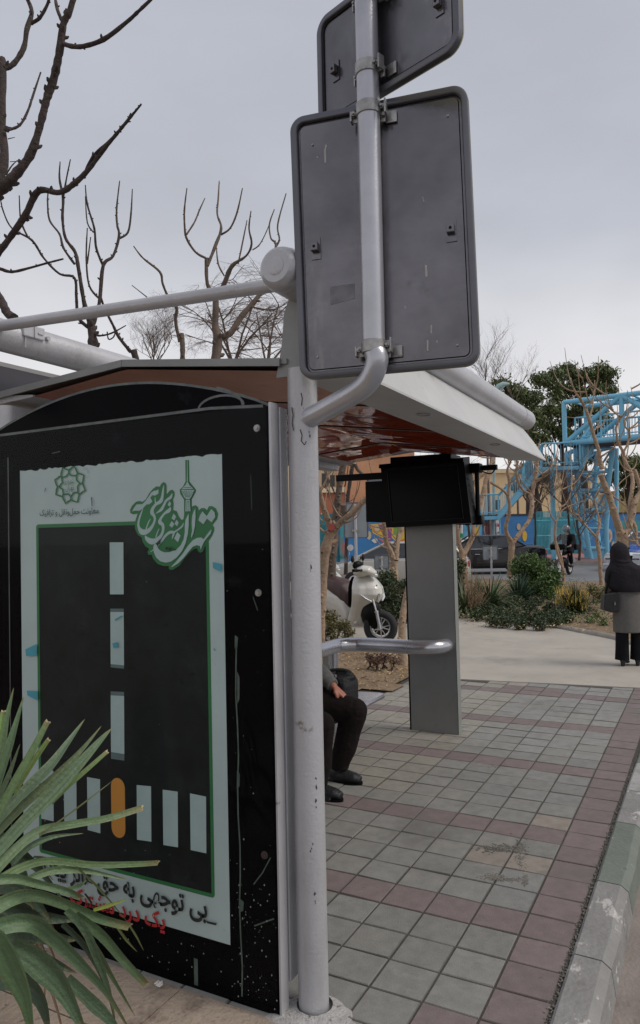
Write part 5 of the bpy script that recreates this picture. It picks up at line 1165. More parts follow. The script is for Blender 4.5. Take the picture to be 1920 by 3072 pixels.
pine('tall dark pine with layered lumpy crown behind the blue bridge', ZB, [(720,150,60),(780,160,80),(860,120,80),(920,80,80),(980,110,60),(870,230,80),(960,230,80),(1050,150,80),(1100,110,50),(1170,150,60),(1210,80,70),(1270,110,50),(1240,190,70),(1180,240,70),(1280,250,40),(1060,260,70),(850,300,50)], 50, 31, 1040, 'pines beyond the road')
pine('low spreading pine between the roof corner and the bridge truss', ZB, [(740,430,60),(790,400,80),(860,400,90),(930,480,80),(880,560,80),(800,520,70),(1000,420,80),(1060,360,70),(1180,400,60),(1220,470,60),(950,600,70),(1190,560,50),(760,620,50)], 46, 32, 900, 'pines beyond the road')
pine('dark pine directly right of the tube end', ZB, [(430,190,40),(500,240,70),(570,260,80),(630,300,80),(690,300,60),(660,400,80),(690,480,60),(640,560,70),(700,600,60),(600,480,50)], 44, 33, 620, 'pines beyond the road')
pine('dark shaded pine below the bridge deck at the right edge', ZB, [(1330,800,60),(1400,820,80),(1450,900,90),(1500,800,80),(1370,950,70),(1440,1040,80),(1540,960,90),(1290,920,50),(1120,760,50)], 48, 34, 1420, 'pines beyond the road')
pine('dim pine crown behind the lower stair flight', ZB, [(620,860,40),(760,800,50),(700,900,40),(560,1000,40),(760,920,50)], 47, 35, 700, 'pines beyond the road')
def bush(lab, blobs, t, mat, seed, s=.06, n=700, grp=None, asp=.5, stems=m_barkd, name='shrub', base=None, flat=.85):
    rn = random.Random(seed); c0 = at(blobs[0][0], blobs[0][1], t) if t else gp(blobs[0][0], blobs[0][1]+blobs[0][2]*.62); o = thing(name, (c0.x,c0.y,.05), lab, 'shrub', grp)
    b = MB(); sb_ = MB()
    for (x, y, r) in blobs:
        tt = (t*(1+rn.uniform(-.012,.012))) if t else 1.69*FOC/(y+r*.62-1595+.0209*(x-960)); p = at(x, y, tt); rr_ = r*tt/FOC; cloud(b, p, rr_, n, s, rn, asp, .4, 6, 1, flat)
        for k in range(3): sb_.tube([(p.x+rn.uniform(-.08,.08), p.y+rn.uniform(-.1,.1), .04), (p.x,p.y,max(.05,p.z*.5)), tuple(p+Vector((rn.uniform(-1,1),rn.uniform(-1,1),rn.uniform(-.3,.8)))*rr_*.8)], [.012,.009,.004], 5)
    b.build('leaves', mat, o); sb_.build('stems', stems, o, smooth=60)['kind'] = 'stuff'; return o
bush('bright green clipped bush in front of the dark car, largest of the green bushes', [(1585,1690,38),(1570,1720,38),(1605,1728,38),(1562,1695,30),(1615,1705,30),(1570,1760,36),(1610,1765,36),(1590,1745,36),(1640,1740,28)], 17.5, m_bush, 41, .065, 750)
bush('small round green bush between the bright bush and the motorcyclist', [(1645,1742,30),(1658,1725,22),(1632,1755,28),(1662,1755,20),(1648,1772,26),(1620,1775,24)], 16.5, m_bush, 42, .06, 600)
bush('dark green bush below the motorcycle front wheel', [(1622,1700,20),(1640,1690,16)], 18.5, m_ever, 49, .06, 400)
bush('dark green bush close against the right edge of the grey column', [(1362,1690,22),(1370,1725,24),(1360,1755,26),(1378,1700,14),(1372,1780,24),(1360,1800,26)], 17, m_ever, 43, .06, 500)
bush('dark glossy bush between the scooter and the grey column', [(1160,1735,26),(1175,1770,34),(1150,1790,26),(1190,1810,24),(1225,1760,24),(1235,1800,24),(1165,1815,26),(1200,1835,22),(1145,1760,22)], 13.2, m_ever, 44, .055, 600)
bush('ragged yellowish bush with many bare stems beside the scooter', [(990,1850,26),(1010,1880,28),(975,1870,26),(1035,1875,16),(1005,1910,28),(1045,1900,16)], 10.6, m_olive, 45, .035, 260)
bush('dry purple-brown hedge stubs under the handrail', [(1150,1970,16),(1110,1972,14),(1180,1978,16),(1130,1985,12)], 8.9, M('dry_hedge', (.11,.065,.05), .8, 0, .4, 5, attr='tint'), 46, .03, 180)
bush('low dark green ground shrub spreading along the path edging', [(1430,1846,18), (1450,1834,22), (1480,1861,20), (1510,1864,22), (1550,1811,26), (1610,1808,24), (1680,1834,22), (1700,1858,18), (1470,1834,24), (1500,1841,26), (1540,1846,28), (1580,1851,28), (1620,1854,28), (1660,1852,26), (1690,1846,20), (1530,1821,22), (1590,1824,24), (1650,1826,22), (1560,1871,18), (1620,1874,18), (1670,1866,16)], None, m_ever, 47, .038, 900, flat=.8)
bush('sparse small green weed bush near the handbag', [(1770,1862,16),(1790,1850,14),(1810,1870,12)], None, m_bush, 48, .04, 160)
bush('greyish low bush behind the striped yellow shrub', [(1800,1790,20),(1780,1770,14),(1820,1775,16)], 16, m_olive, 51, .05, 260)
def blade(b, P, w, c, tw=0., fold=.35, mi=0, side=None, strips=2, tip=None):
    q = smooth_path([tuple(p) for p in P], 5); m = len(q); K = strips+1; cols = [[] for _ in range(K)]
    for i, p in enumerate(q):
        d = (q[min(i+1,m-1)]-q[max(i-1,0)]).normalized(); sd = d.cross(Vector(side) if side is not None else Vector((0,0,1)))
        if sd.length < .05: sd = RT.copy()
        sd.normalize(); n_ = sd.cross(d)
        ww = (w(i/(m-1)) if callable(w) else w)/2
        for k in range(K):
            u = 2*k/strips-1; cols[k].append(p+sd*ww*u+n_*ww*fold*abs(u)**1.3)
    vs = [v for cc in cols for v in cc]; o0 = len(b.v); b.v += vs
    for k in range(strips):
        sv = rt_.uniform(.82,1.18) if strips > 2 else 1
        for i in range(m-1):
            b.f.append([o0+k*m+i, o0+k*m+i+1, o0+(k+1)*m+i+1, o0+(k+1)*m+i]); b.mi.append(mi); cc = tuple(x*sv for x in c)
            if tip is not None:
                u = i/(m-1); f = max(0, (u-tip)/(1-tip)+rt_.uniform(-.1,.1)) if u > tip else 0; edge = .35*rt_.random() if k in (0, strips-1) and rt_.random() < .3 else 0
                f = min(1, max(f, edge)); cc = (cc[0]*(1-f)+1.9*f, cc[1]*(1-f)+1.05*f, cc[2]*(1-f)+.8*f)
                v_ = rt_.uniform(.93,1.07); cc = tuple(x*v_ for x in cc)
            b.at.append(cc)
def rosette(lab, px, py, t, n, L_, w, mat, seed, droop=.5, name='yucca', up=.6, extra=None):
    rn = random.Random(seed); c = at(px, py, t); o = thing(name, (c.x,c.y,.05), lab, 'plant'); b = MB(); rb_ = MB()
    c = gp(px, py, .05); zc = .16
    rb_.tube([(c.x,c.y,.03),(c.x,c.y,zc)], [.05,.035], 8); rb_.build('stem', m_barkm, o, smooth=60)
    for k in range(n):
        a = rn.uniform(0, 6.283); el = rn.uniform(-.1, 1.0)**1.0*1.35*up+.1; l = L_*rn.uniform(.7,1.15); d = Vector((math.cos(a)*math.cos(el), math.sin(a)*math.cos(el), math.sin(el)))
        p0 = Vector((c.x,c.y,zc-rn.uniform(0,.12))); dr = droop*rn.uniform(.5,1.3)*math.cos(el)
        P = [p0+d*l*u+Vector((0,0,-dr*l*u*u)) for u in (0,.25,.5,.75,1)]
        for p in P: p.z = max(p.z, .05)
        g_ = rn.uniform(.6,1.4); blade(b, P, lambda u: w*(1-u)**.6*min(1,.5+3*u)+.002, (g_*rn.uniform(.9,1.15), g_, g_*rn.uniform(.85,1.1)))
    b.build('leaves', mat, o); return o
rosette('large arching grey-green blade plant beside the dry stalks', 1470, 1832, 12.4, 300, .95, .038, m_blade, 61, .62, up=.85)
rosette('arching grey-green blade plant low behind the dry stalks, next to the column', 1395, 1842, 12.6, 190, .80, .032, m_blade, 65, .6, up=.8)
rosette('dark green spiky yucca in front of the bright green bush', 1556, 1812, 13.5, 230, .66, .038, m_bladed, 62, .16, up=.85)
o = rosette('variegated yellow and green spiky shrub beside the pink path', 1724, 1842, 12.6, 420, .52, .024, m_bladed, 63, .1, up=1.0, name='variegated_shrub')
rn = random.Random(64); c = gp(1722, 1842, .05); b = MB()
for k in range(260):
    p0 = Vector((c.x+rn.uniform(-.30,.28), c.y+rn.uniform(-.30,.15), rn.uniform(.12,.50))); d = Vector((rn.uniform(-.4,.4), rn.uniform(-.4,.3), 1)).normalized(); l = rn.uniform(.06,.17)
    blade(b, [p0, p0+d*l*.5, p0+d*l], lambda u: .020*(1-u*.8), (rn.uniform(.7,1.3),)*3)
b.build('yellow_leaves', m_yel, o)
rn = random.Random(66); b = MB()
for k in range(160):
    a = rn.uniform(0,6.28); r_ = rn.uniform(.2,.42); p0 = Vector((c.x+math.cos(a)*r_*1.1, c.y+math.sin(a)*r_, rn.uniform(.06,.42))); quadleaf(b, p0, .05, rn, (rn.uniform(.7,1.3),)*3)
b.build('side_leaves', m_bush, o)
rn = random.Random(90); b = MB()
for k in range(260):
    p = gp(rn.uniform(1375,1830), rn.uniform(1745,1895), .08)
    if p.y < 9.6: continue
    g_ = rn.uniform(.5,1.4)
    for j in range(16): quadleaf(b, p+Vector((rn.gauss(0,.10), rn.gauss(0,.10), abs(rn.gauss(0,.07)))), rn.uniform(.03,.06), rn, (g_*rn.uniform(.8,1.5), g_, g_*.8))
tag(b.build('ground_cover', m_bush, base=(0,0,0)), 'small weeds and low leaves growing over the planting bed', 'ground cover', kind='stuff')
# dry stalk shrub
rn = random.Random(70); c = gp(1418,1845,.05); o = thing('dry_shrub', tuple(c), 'dry brown leafless stalk shrub standing between the blade plants', 'shrub'); b = MB()
for k in range(60):
    a = rn.uniform(0,6.28); r_ = rn.uniform(.02,.30); h_ = rn.uniform(.25,.98)*(1.1-r_); p1 = c+Vector((math.cos(a)*r_, math.sin(a)*r_, h_*.6)); p2 = p1+Vector((math.cos(a)*r_*.4+rn.uniform(-.05,.05), math.sin(a)*r_*.4, h_*.4))
    b.tube([c, p1, p2], [.008,.006,.002], 4)
b.build('stalks', M('dry_stalk', (.26,.17,.105), .9, 0, .3, 8), o, fix=False)
b = MB()
for k in range(260):
    a = rn.uniform(0,6.28); r_ = rn.uniform(.02,.28); quadleaf(b, c+Vector((math.cos(a)*r_, math.sin(a)*r_, rn.uniform(.1,.5))), .05, rn, (rn.uniform(.6,1.3),)*3, .2, .2)
b.build('dry_leaves', M('dry_leaf_tan', (.27,.20,.12), .9, 0, .3, 8, attr='tint'), o)

# ---- foreground yucca, lower left
m_fy = M('yucca_leaf', (.098,.150,.082), .55, 0, .10, 12, .25, 90, attr='tint', stretch=(1,1,1), dirt=[((.28,.30,.16), .66, .80, 6)])
m_fyt = M('leaf_tip_tan', (.42,.34,.20), .8, 0, .3, 30)
m_dead = M('dead_leaf', (.23,.165,.10), .9, 0, .3, 10, attr='tint')
fy = thing('yucca', tuple(gp(-140,3060,.05)), 'large yucca with long grey-green blades, some cut off, in front of the advertising panel', 'plant')
def fb(pts, w, t0, t1, cut=False, c=(1,1,1), endw=None):
    q = [(a, b_) for a, b_ in pts]; m = len(q)
    P = [at(a, b_, t0+(t1-t0)*i/(m-1)) for i, (a, b_) in enumerate(q)]
    wr_ = w*(t0+t1)/2/FOC
    if cut: f = lambda u: wr_*(1-.38*u)
    else: f = lambda u: wr_*(.85+.3*u if u < .35 else 1.0 if u < .45 else max(.02, (1-u)/.55)**.8)
    b = MB(); blade(b, P, f, c, side=-FW+Vector((rfy.uniform(-.25,.25),0,.25)), fold=rfy.uniform(.15,.45), strips=8, tip=.80); lf = b.build('leaf', m_fy, fy, smooth=True)
    if cut:
        e_ = P[-1]; d = (P[-1]-P[-2]).normalized(); s_ = d.cross(-FW).normalized(); ww = wr_*.31
        tb = MB(); tb.add([e_-s_*ww-d*.002, e_+s_*ww-d*.002, e_+s_*ww*.9+d*.004, e_+d*.002, e_-s_*ww*.8+d*.007], [(0,1,2,3,4)]); tb.build('cut_tip', m_fyt, lf)
rfy = random.Random(77)
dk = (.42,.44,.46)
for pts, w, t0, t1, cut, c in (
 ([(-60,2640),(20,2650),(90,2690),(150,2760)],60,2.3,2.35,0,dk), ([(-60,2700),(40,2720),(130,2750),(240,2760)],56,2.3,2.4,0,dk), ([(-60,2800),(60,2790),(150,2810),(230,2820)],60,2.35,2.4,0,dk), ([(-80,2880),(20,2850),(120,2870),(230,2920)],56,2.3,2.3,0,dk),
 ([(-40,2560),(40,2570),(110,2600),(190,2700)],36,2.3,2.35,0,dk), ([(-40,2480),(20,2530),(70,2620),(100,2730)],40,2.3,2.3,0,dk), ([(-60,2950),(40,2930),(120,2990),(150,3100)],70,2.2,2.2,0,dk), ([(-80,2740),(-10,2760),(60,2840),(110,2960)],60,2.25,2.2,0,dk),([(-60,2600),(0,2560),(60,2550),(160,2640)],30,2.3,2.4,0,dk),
 ([(-40,2420),(0,2270),(20,2160),(41,2064)],28,2.1,2.2,0,(1.0,1.05,.8)), ([(-40,2330),(-5,2220),(10,2135)],26,2.0,2.1,1,(1.25,1.35,.6)), ([(-30,2430),(15,2280),(45,2180),(71,2090)],26,2.15,2.25,0,(.9,1,.85)),
 ([(-20,2430),(25,2330),(60,2232)],18,2.2,2.25,0,(.75,.72,.6)), ([(-20,2470),(55,2330),(105,2240),(143,2166)],30,2.05,2.15,1,(1.05,1.1,.75)), ([(40,2380),(100,2285),(145,2220)],22,2.1,2.15,1,(1.25,1.2,.55)),
 ([(-40,2500),(50,2400),(150,2300),(210,2220),(254,2158)],34,2.05,2.3,0,(1,1,1)), ([(-40,2530),(60,2425),(160,2335),(240,2255),(304,2178)],27,2.1,2.35,0,(.95,.85,.7)), ([(-50,2600),(60,2480),(150,2388),(240,2290),(300,2222),(334,2186)],40,2.0,2.3,0,(1,1.02,.95)),
 ([(150,2410),(200,2362),(262,2308),(321,2256)],20,2.15,2.3,1,(1.2,1.2,.65)), ([(60,2540),(180,2462),(300,2372),(345,2337)],5,2.1,2.3,0,(1.0,.72,.45)),
 ([(-40,2640),(50,2545),(120,2492),(220,2472),(320,2455),(426,2424)],30,2.0,2.35,1,(1.1,1.12,.95)), ([(40,2590),(90,2540),(160,2510),(250,2500)],18,2.1,2.2,0,(.8,.85,.8)), ([(0,2640),(70,2600),(150,2582),(280,2594),(400,2592),(474,2588)],26,2.0,2.4,1,(1.15,1.15,.9)),
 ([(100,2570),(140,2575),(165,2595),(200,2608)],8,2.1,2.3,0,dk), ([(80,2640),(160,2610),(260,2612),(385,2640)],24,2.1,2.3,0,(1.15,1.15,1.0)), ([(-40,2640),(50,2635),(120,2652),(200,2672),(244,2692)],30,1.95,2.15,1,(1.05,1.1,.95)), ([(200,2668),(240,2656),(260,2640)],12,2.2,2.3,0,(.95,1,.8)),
 ([(-40,2740),(40,2694),(110,2684),(200,2712),(300,2754),(388,2778)],42,1.95,2.3,1,(1,1.06,.9)), ([(220,2745),(300,2800),(370,2880),(438,2952)],34,2.15,2.35,1,(1.05,1.12,.95)), ([(200,2730),(255,2790),(290,2870),(325,2965),(345,3050)],24,2.1,2.2,0,(.75,.8,.75)), ([(230,2760),(290,2850),(330,2920),(405,3048)],22,2.15,2.3,0,(.85,.85,.65)),
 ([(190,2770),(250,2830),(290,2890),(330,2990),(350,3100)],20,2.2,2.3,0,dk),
 ([(-50,2800),(40,2768),(110,2770),(170,2815),(250,2895),(320,2975),(390,3090)],54,1.9,2.1,0,(.98,1.05,.92)), ([(30,2840),(110,2880),(190,2970),(260,3110)],76,1.95,2.05,0,(.80,.86,.82)), ([(-60,2800),(0,2830),(50,2930),(80,3010),(100,3130)],86,1.8,1.85,0,(1.0,1.12,.9)),
 ([(200,2935),(270,3000),(330,3060),(380,3130)],40,2.1,2.1,0,(.7,.76,.72)), ([(228,2600),(300,2668),(384,2768)],8,2.2,2.35,0,(1.5,1.2,.8)), ([(345,2770),(380,2820),(412,2856)],8,2.3,2.4,0,(1.6,1.25,.7)), ([(384,2768),(410,2810),(431,2852)],6,2.3,2.4,0,(1.6,1.25,.8)), ([(280,2730),(330,2715),(381,2698)],12,2.25,2.35,0,(1.7,1.35,.35)),
 ([(255,2680),(270,2700),(280,2728)],7,2.25,2.3,0,(.25,.2,.2))):
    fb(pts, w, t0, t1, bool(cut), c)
for k in range(14):
    x0 = rfy.uniform(-40,60); y0 = rfy.uniform(2640,2860); x2 = x0+rfy.uniform(60,190); y2 = y0+rfy.uniform(130,300); t_ = rfy.uniform(2.35,2.6)
    P = [at(x0,y0,t_), at((x0+x2)/2+rfy.uniform(-10,40),(y0+y2)/2-rfy.uniform(20,60),t_), at(x2,y2,t_+.02)]
    for p in P: p.z = max(p.z, .03)
    b = MB(); g_ = rfy.uniform(.5,1.2); blade(b, P, lambda u: .016*(1-u)**.5, (g_,g_,g_), side=-FW, strips=4, tip=.7); b.build('dead_leaf', m_dead, fy, smooth=True)
b = MB(); c = gp(-140,3060,0); b.tube([c, c+Vector((.02,.02,.5)), c+Vector((.05,.05,.95))], [.11,.10,.06], 12); b.build('trunk', m_barkd, fy, smooth=60)
# litter: paper scrap
for (px, py, s, lab) in ((472,2957,.020,'crumpled white paper scrap on the stone strip under the panel'),(135,2855,.030,'torn white and red wrapper among the yucca leaves'),(395,2940,.0,'')):
    if not s: continue
    rn = random.Random(px); c = gp(px, py, .012); b = MB(); vs = [c+Vector((rn.uniform(-1,1)*s, rn.uniform(-1,1)*s*.7, rn.uniform(0,.9)*s)) for _ in range(9)]
    b.add(vs, [(0,1,2),(2,3,4),(4,5,0),(1,6,3),(5,7,2),(6,8,4),(7,8,1)]); tag(b.build('paper_scrap', M('scrap_paper', (.5,.48,.46), .8)), lab, 'litter')
# ================================================================ PAINTED WALL, FENCES
m_wall = M('mural_blue', (.030,.155,.36), .75, 0, .10, .5, .3, 9, stretch=(1,1,7), dirt=[((.02,.07,.13), .60, .78, .5), ((.05,.24,.27), .60, .66, .22)])
m_wdark = M('coping_dark', (.035,.03,.03), .8)
m_teal = M('teal_paint', (.035,.20,.24), .5, 0, .2, 3)
m_teall = M('light_teal_paint', (.10,.42,.50), .5, 0, .2, 3)
mcol = {k: M('mural_'+k, c, .75, 0, .12, 3) for k, c in dict(yellow=(.55,.36,.03), orange=(.50,.16,.03), purple=(.22,.05,.20), pale=(.42,.36,.24), pinkb=(.36,.11,.13), teal=(.04,.22,.24), green=(.16,.26,.06), white=(.50,.50,.48), brown=(.16,.09,.06)).items()}
WA, WBp = at(900, 1700, 36.5), at(2100, 1690, 44.5)
WA.z = WBp.z = .2
wd_ = (WBp-WA); wd_.z = 0; wl_n = wd_.length; wd_.normalize(); wn = Vector((wd_.y,-wd_.x,0))     # faces the street
def onw(px, py, d=.02):
    r_ = ray(px, py); p0 = WA+wn*d; return CP+r_*((p0-CP).dot(wn)/r_.dot(wn))
wth = thing('painted_wall', tuple(WA), 'long blue painted boundary wall with mural of trees and birds across the road', 'wall')
WT_ = 2.42
def wseg(xa, xb, nm='wall_panel', ext=0):
    a = onw(xa, 1650, 0); c = onw(xb, 1650, 0); a.z = c.z = .18; c = c+(c-a).normalized()*ext; b = MB(); u = (c-a).normalized()
    b.prism([a, c, c-wn*.25, a-wn*.25], (0,0,WT_-.18)); w = b.build(nm, m_wall, wth)
    b = MB(); b.prism([a+wn*.04+Vector((0,0,WT_-.18)), c+wn*.04+Vector((0,0,WT_-.18)), c-wn*.29+Vector((0,0,WT_-.18)), a-wn*.29+Vector((0,0,WT_-.18))], (0,0,.07)); b.build('coping', m_wdark, w); return w
w1 = wseg(1018, 1602); w2_ = wseg(1742, 2300, ext=26)
L3 = [0]
def mur(w, col, pts):
    L3[0] += 1; b = MB(); b.flat([[onw(a, c, .004+.0012*L3[0]) for a, c in pts]]); b.build('mural_shape', mcol[col], w, fix=False)
def oval(w, col, cx, cy, rx, ry, n=14, tip=0): mur(w, col, [(cx+math.cos(k/n*6.283)*rx*(1-tip*max(0,-math.sin(-k/n*6.283))), cy+math.sin(k/n*6.283)*ry) for k in range(n)])
mur(w1, 'yellow', [(1104,1574),(1150,1570),(1215,1575),(1230,1605),(1200,1635),(1172,1610),(1150,1615),(1120,1600)])
mur(w1, 'orange', [(1112,1578),(1135,1574),(1150,1590),(1128,1600)]); mur(w1, 'purple', [(1138,1574),(1152,1572),(1150,1590),(1140,1588)]); mur(w1, 'green', [(1180,1578),(1200,1578),(1202,1606),(1180,1604)])
mur(w1, 'pinkb', [(1130,1612),(1150,1618),(1165,1640),(1148,1628)]); mur(w1, 'orange', [(1195,1625),(1222,1610),(1226,1660),(1200,1650)]); mur(w1, 'purple', [(1162,1585),(1176,1585),(1174,1626),(1166,1626)])
oval(w1, 'pale', 1107, 1606, 7, 13); oval(w1, 'white', 1127, 1622, 6, 7); mur(w1, 'white', [(1114,1622),(1122,1616),(1134,1626),(1124,1630)]); oval(w1, 'pale', 1131, 1585, 8, 10)
mur(w1, 'teal', [(1020,1560),(1030,1560),(1030,1680),(1020,1680)]); mur(w1, 'pinkb', [(1004+18,1640),(1032,1620),(1038,1650),(1030,1670)])
oval(w1, 'pale', 1462, 1588, 11, 22); oval(w1, 'pinkb', 1462, 1588, 7, 17); mur(w1, 'brown', [(1448,1565),(1478,1562),(1482,1575),(1448,1578)]); oval(w1, 'yellow', 1436, 1590, 10, 22); mur(w1, 'teal', [(1486,1570),(1500,1570),(1500,1640),(1486,1640)])
oval(w1, 'yellow', 1574, 1608, 7, 16); oval(w1, 'pinkb', 1578, 1650, 9, 12); oval(w1, 'pale', 1556, 1580, 6, 10)
for cx, cy, rx, ry, c1_, c2_ in ((1745,1606,9,20,'pinkb','pale'),(1827,1607,10,21,'pale','pinkb'),(1748,1650,9,22,'orange','brown'),(1841,1640,7,17,'pale','brown'),(1850,1600,5,12,'pale','green')):
    oval(w2_, c1_, cx, cy, rx, ry)
    for s in (-2,-1,0,1,2): mur(w2_, c2_, [(cx,cy+ry*.7),(cx+s*rx*.32-1,cy-ry*.5+abs(s)*4),(cx+s*rx*.32+1,cy-ry*.5+abs(s)*4),(cx+1.5,cy+ry*.7)])
mur(w2_, 'teal', [(1862,1562),(1980,1560),(1980,1600),(1880,1612)])
def bars(lab, xa, xb, ztop, mat, n, zbot=.2, rails=(.5,1.25,2.1)):
    a = onw(xa, 1650, -.1); c = onw(xb, 1650, -.1); a.z = c.z = 0; o = thing('metal_fence', (a.x,a.y,.2), lab, 'fence')
    b = MB()
    for z in rails: b.tube([a+Vector((0,0,z)), c+Vector((0,0,z))], .03, 6)
    b.build('rail', mat, o)['kind'] = 'stuff'
    b = MB()
    for k in range(n):
        p = a.lerp(c, k/(n-1)); b.box((p.x-.022,p.y-.022,zbot), (p.x+.022,p.y+.022,ztop))
    b.build('bars', mat, o)['kind'] = 'stuff'; return o
bars('teal vertical-bar fence section beside the forked tree trunks at left', 930, 1018, 2.65, m_teal, 26)
bars('teal vertical-bar gate section behind the motorcyclist', 1603, 1741, 2.62, m_teall, 34)
b = MB(); a = onw(1603,1650,-.7); c = onw(1741,1650,-.7); a.z = c.z = .2; b.prism([a,c,c-wn*.1,a-wn*.1], (0,0,2.1)); tag(b.build('sheet_screen', m_teal), 'dark teal sheet screen directly behind the bar gate', 'fence')

# ================================================================ BUILDINGS BEHIND
m_bei = M('beige_wall', (.72,.55,.33), .9, 0, .10, .4, dirt=[((.36,.27,.17), .58, .8, .4)])
m_bei2 = M('cream_wall', (.70,.58,.40), .9, 0, .08, .5)
m_ora = M('orange_brick', (.52,.28,.16), .9, 0, .12, .6, dirt=[((.40,.20,.11), .55, .8, .7)])
m_win = M('window_dark', (.03,.032,.035), .2, spec=.5)
def bldg(name, lab, xa, xb, ytop, t, depth, mat, wins, cat='building', base_y=1640, parap=True):
    a = at(xa, base_y, t); c = at(xb, base_y, t); a.z = c.z = 0; u = (c-a).normalized(); n_ = Vector((u.y,-u.x,0)); zt = at((xa+xb)/2, ytop, t).z
    o = thing(name, (a.x,a.y,0), lab, cat); b = MB(); b.prism([a,c,c-n_*depth,a-n_*depth], (0,0,zt)); w = b.build('wall', mat, o)
    if parap:
        b = MB(); b.prism([a+n_*.15+Vector((0,0,zt)),c+n_*.15+Vector((0,0,zt)),c-n_*depth+Vector((0,0,zt)),a-n_*depth+Vector((0,0,zt))], (0,0,.35)); b.build('parapet', m_bei2, o)
    for (x0, y0, x1, y1) in wins:
        q = []
        for px, py in ((x0,y1),(x1,y1),(x1,y0),(x0,y0)):
            r_ = ray(px, py); p0 = a+n_*.02; q.append(CP+r_*((p0-CP).dot(n_)/r_.dot(n_)))
        b = MB(); b.prism(q, -n_*.03); wf = b.build('window', m_win, o)
        b = MB(); s_ = q[0].lerp(q[1],.5); b.prism([q[0]+n_*.01-u*.1-Vector((0,0,.12)),q[1]+n_*.01+u*.1-Vector((0,0,.12)),q[1]+n_*.01+u*.1,q[0]+n_*.01-u*.1], n_*.12); b.build('sill', m_bei2, wf)
    return o
bldg('apartment_building', 'pale cream building with dark windows seen between trunks at far left', 800, 1012, 1180, 60, 12, m_bei2, [(965,1420,985,1460),(990,1425,1004,1460),(962,1500,985,1530)])
bldg('apartment_building', 'orange-tan brick building behind the trees left of the screen box', 1014, 1250, 1150, 58, 14, m_ora, [(1150,1300,1180,1350)], parap=False)
bldg('brick_house', 'low rust-red brick wall building below the cream building', 900, 1040, 1478, 52, 6, M('rust_brick', (.36,.13,.07), .9, 0, .2, 1), [])
bldg('apartment_building', 'beige building with small dark windows behind the blue stairs', 1380, 1720, 1418, 62, 14, m_bei, [(1555,1440,1580,1470),(1690,1432,1716,1470),(1600,1500,1625,1530),(1690,1500,1715,1520),(1648,1445,1665,1470),(1480,1500,1500,1530)])
bldg('apartment_building', 'pale yellow building right of the bridge tower', 1735, 1830, 1425, 66, 12, m_bei2, [(1745,1440,1758,1470),(1800,1450,1815,1480)], parap=False)
bldg('apartment_building', 'olive-tan house glimpsed through trees at the right edge', 1850, 2050, 1470, 64, 12, M('olive_tan', (.34,.27,.13), .9, 0, .2, 1), [(1880,1500,1900,1530)], parap=False)

# ================================================================ FOOTBRIDGE
m_sky = M('sky_blue_paint', (.19,.50,.68), .5, 0, .08, 1.2, dirt=[((.12,.30,.38), .66, .8, 1.2)])
m_deck = M('bridge_deck_dark', (.06,.065,.07), .8)
fbg = thing('footbridge', tuple(at(1800,1690,35)), 'sky-blue steel truss footbridge with stairs and lattice tower crossing the road', 'footbridge')
dv = (RT*.79-FW*.61); dv.z = 0; dv.normalize(); pv_ = Vector((-dv.y, dv.x, 0))    # along the deck (towards us, right); across
if pv_.dot(FW) < 0: pv_ = -pv_
A0 = at(1757,1219,36.0); ZT = A0.z; B0 = at(1770,1338,36.0); ZB_ = B0.z
An = at(1693,1207,34.8); 
far0 = Vector((A0.x,A0.y,0)); wdt = 1.9
near0 = far0-pv_*wdt
sA = (Vector((An.x,An.y,0))-near0).dot(dv)
def bp(s, side, z): return (near0 if side == 0 else far0)+dv*s+Vector((0,0,z))
LEN = 22
def bar(nm, p, q, r, par=None, n=10):
    b = MB(); b.tube([p, q], r, n); return b.build(nm, m_sky, par or fbg, smooth=50)
for side in (0,1):
    s0 = sA if side == 0 else 0
    bar('top_chord', bp(s0,side,ZT), bp(LEN,side,ZT), .12); bar('bottom_chord', bp(sA,side,ZB_), bp(LEN,side,ZB_), .14)
    for k in range(9):
        s = k*2.6+ (sA if side == 0 else .0); bar('truss_post', bp(s,side,ZB_), bp(s,side,ZT), .11)
        s2 = s+2.6; bar('truss_diagonal', bp(s,side,ZB_) if k%2 == 0 else bp(s,side,ZT), bp(s2,side,ZT) if k%2 == 0 else bp(s2,side,ZB_), .12)
for k in range(9):
    s = k*2.6; bar('cross_member', bp(s,0,ZT), bp(s,1,ZT), .055); bar('cross_member', bp(s,0,ZT), bp(s+2.6,1,ZT), .04)
b = MB(); b.prism([bp(sA,0,ZB_-.12), bp(LEN,0,ZB_-.12), bp(LEN,1,ZB_-.12), bp(sA,1,ZB_-.12)], (0,0,.14)); b.build('deck', m_deck, fbg)
def railing(p, q, h, n, nm='railing', par=None):
    o = MB(); up_ = Vector((0,0,h))
    for u in (1.0,.12): o.tube([p+up_*u, q+up_*u], .04 if u == 1 else .028, 6)
    for k in range(n+1):
        a = p.lerp(q, k/n); r = .045 if k%8 == 0 else .012; o.tube([a, a+up_], r, 5)
    return o.build(nm, m_sky, par or fbg, fix=False)
for side in (0,1): railing(bp(.1,side,ZB_+.1), bp(LEN,side,ZB_+.1), 1.05, 150)
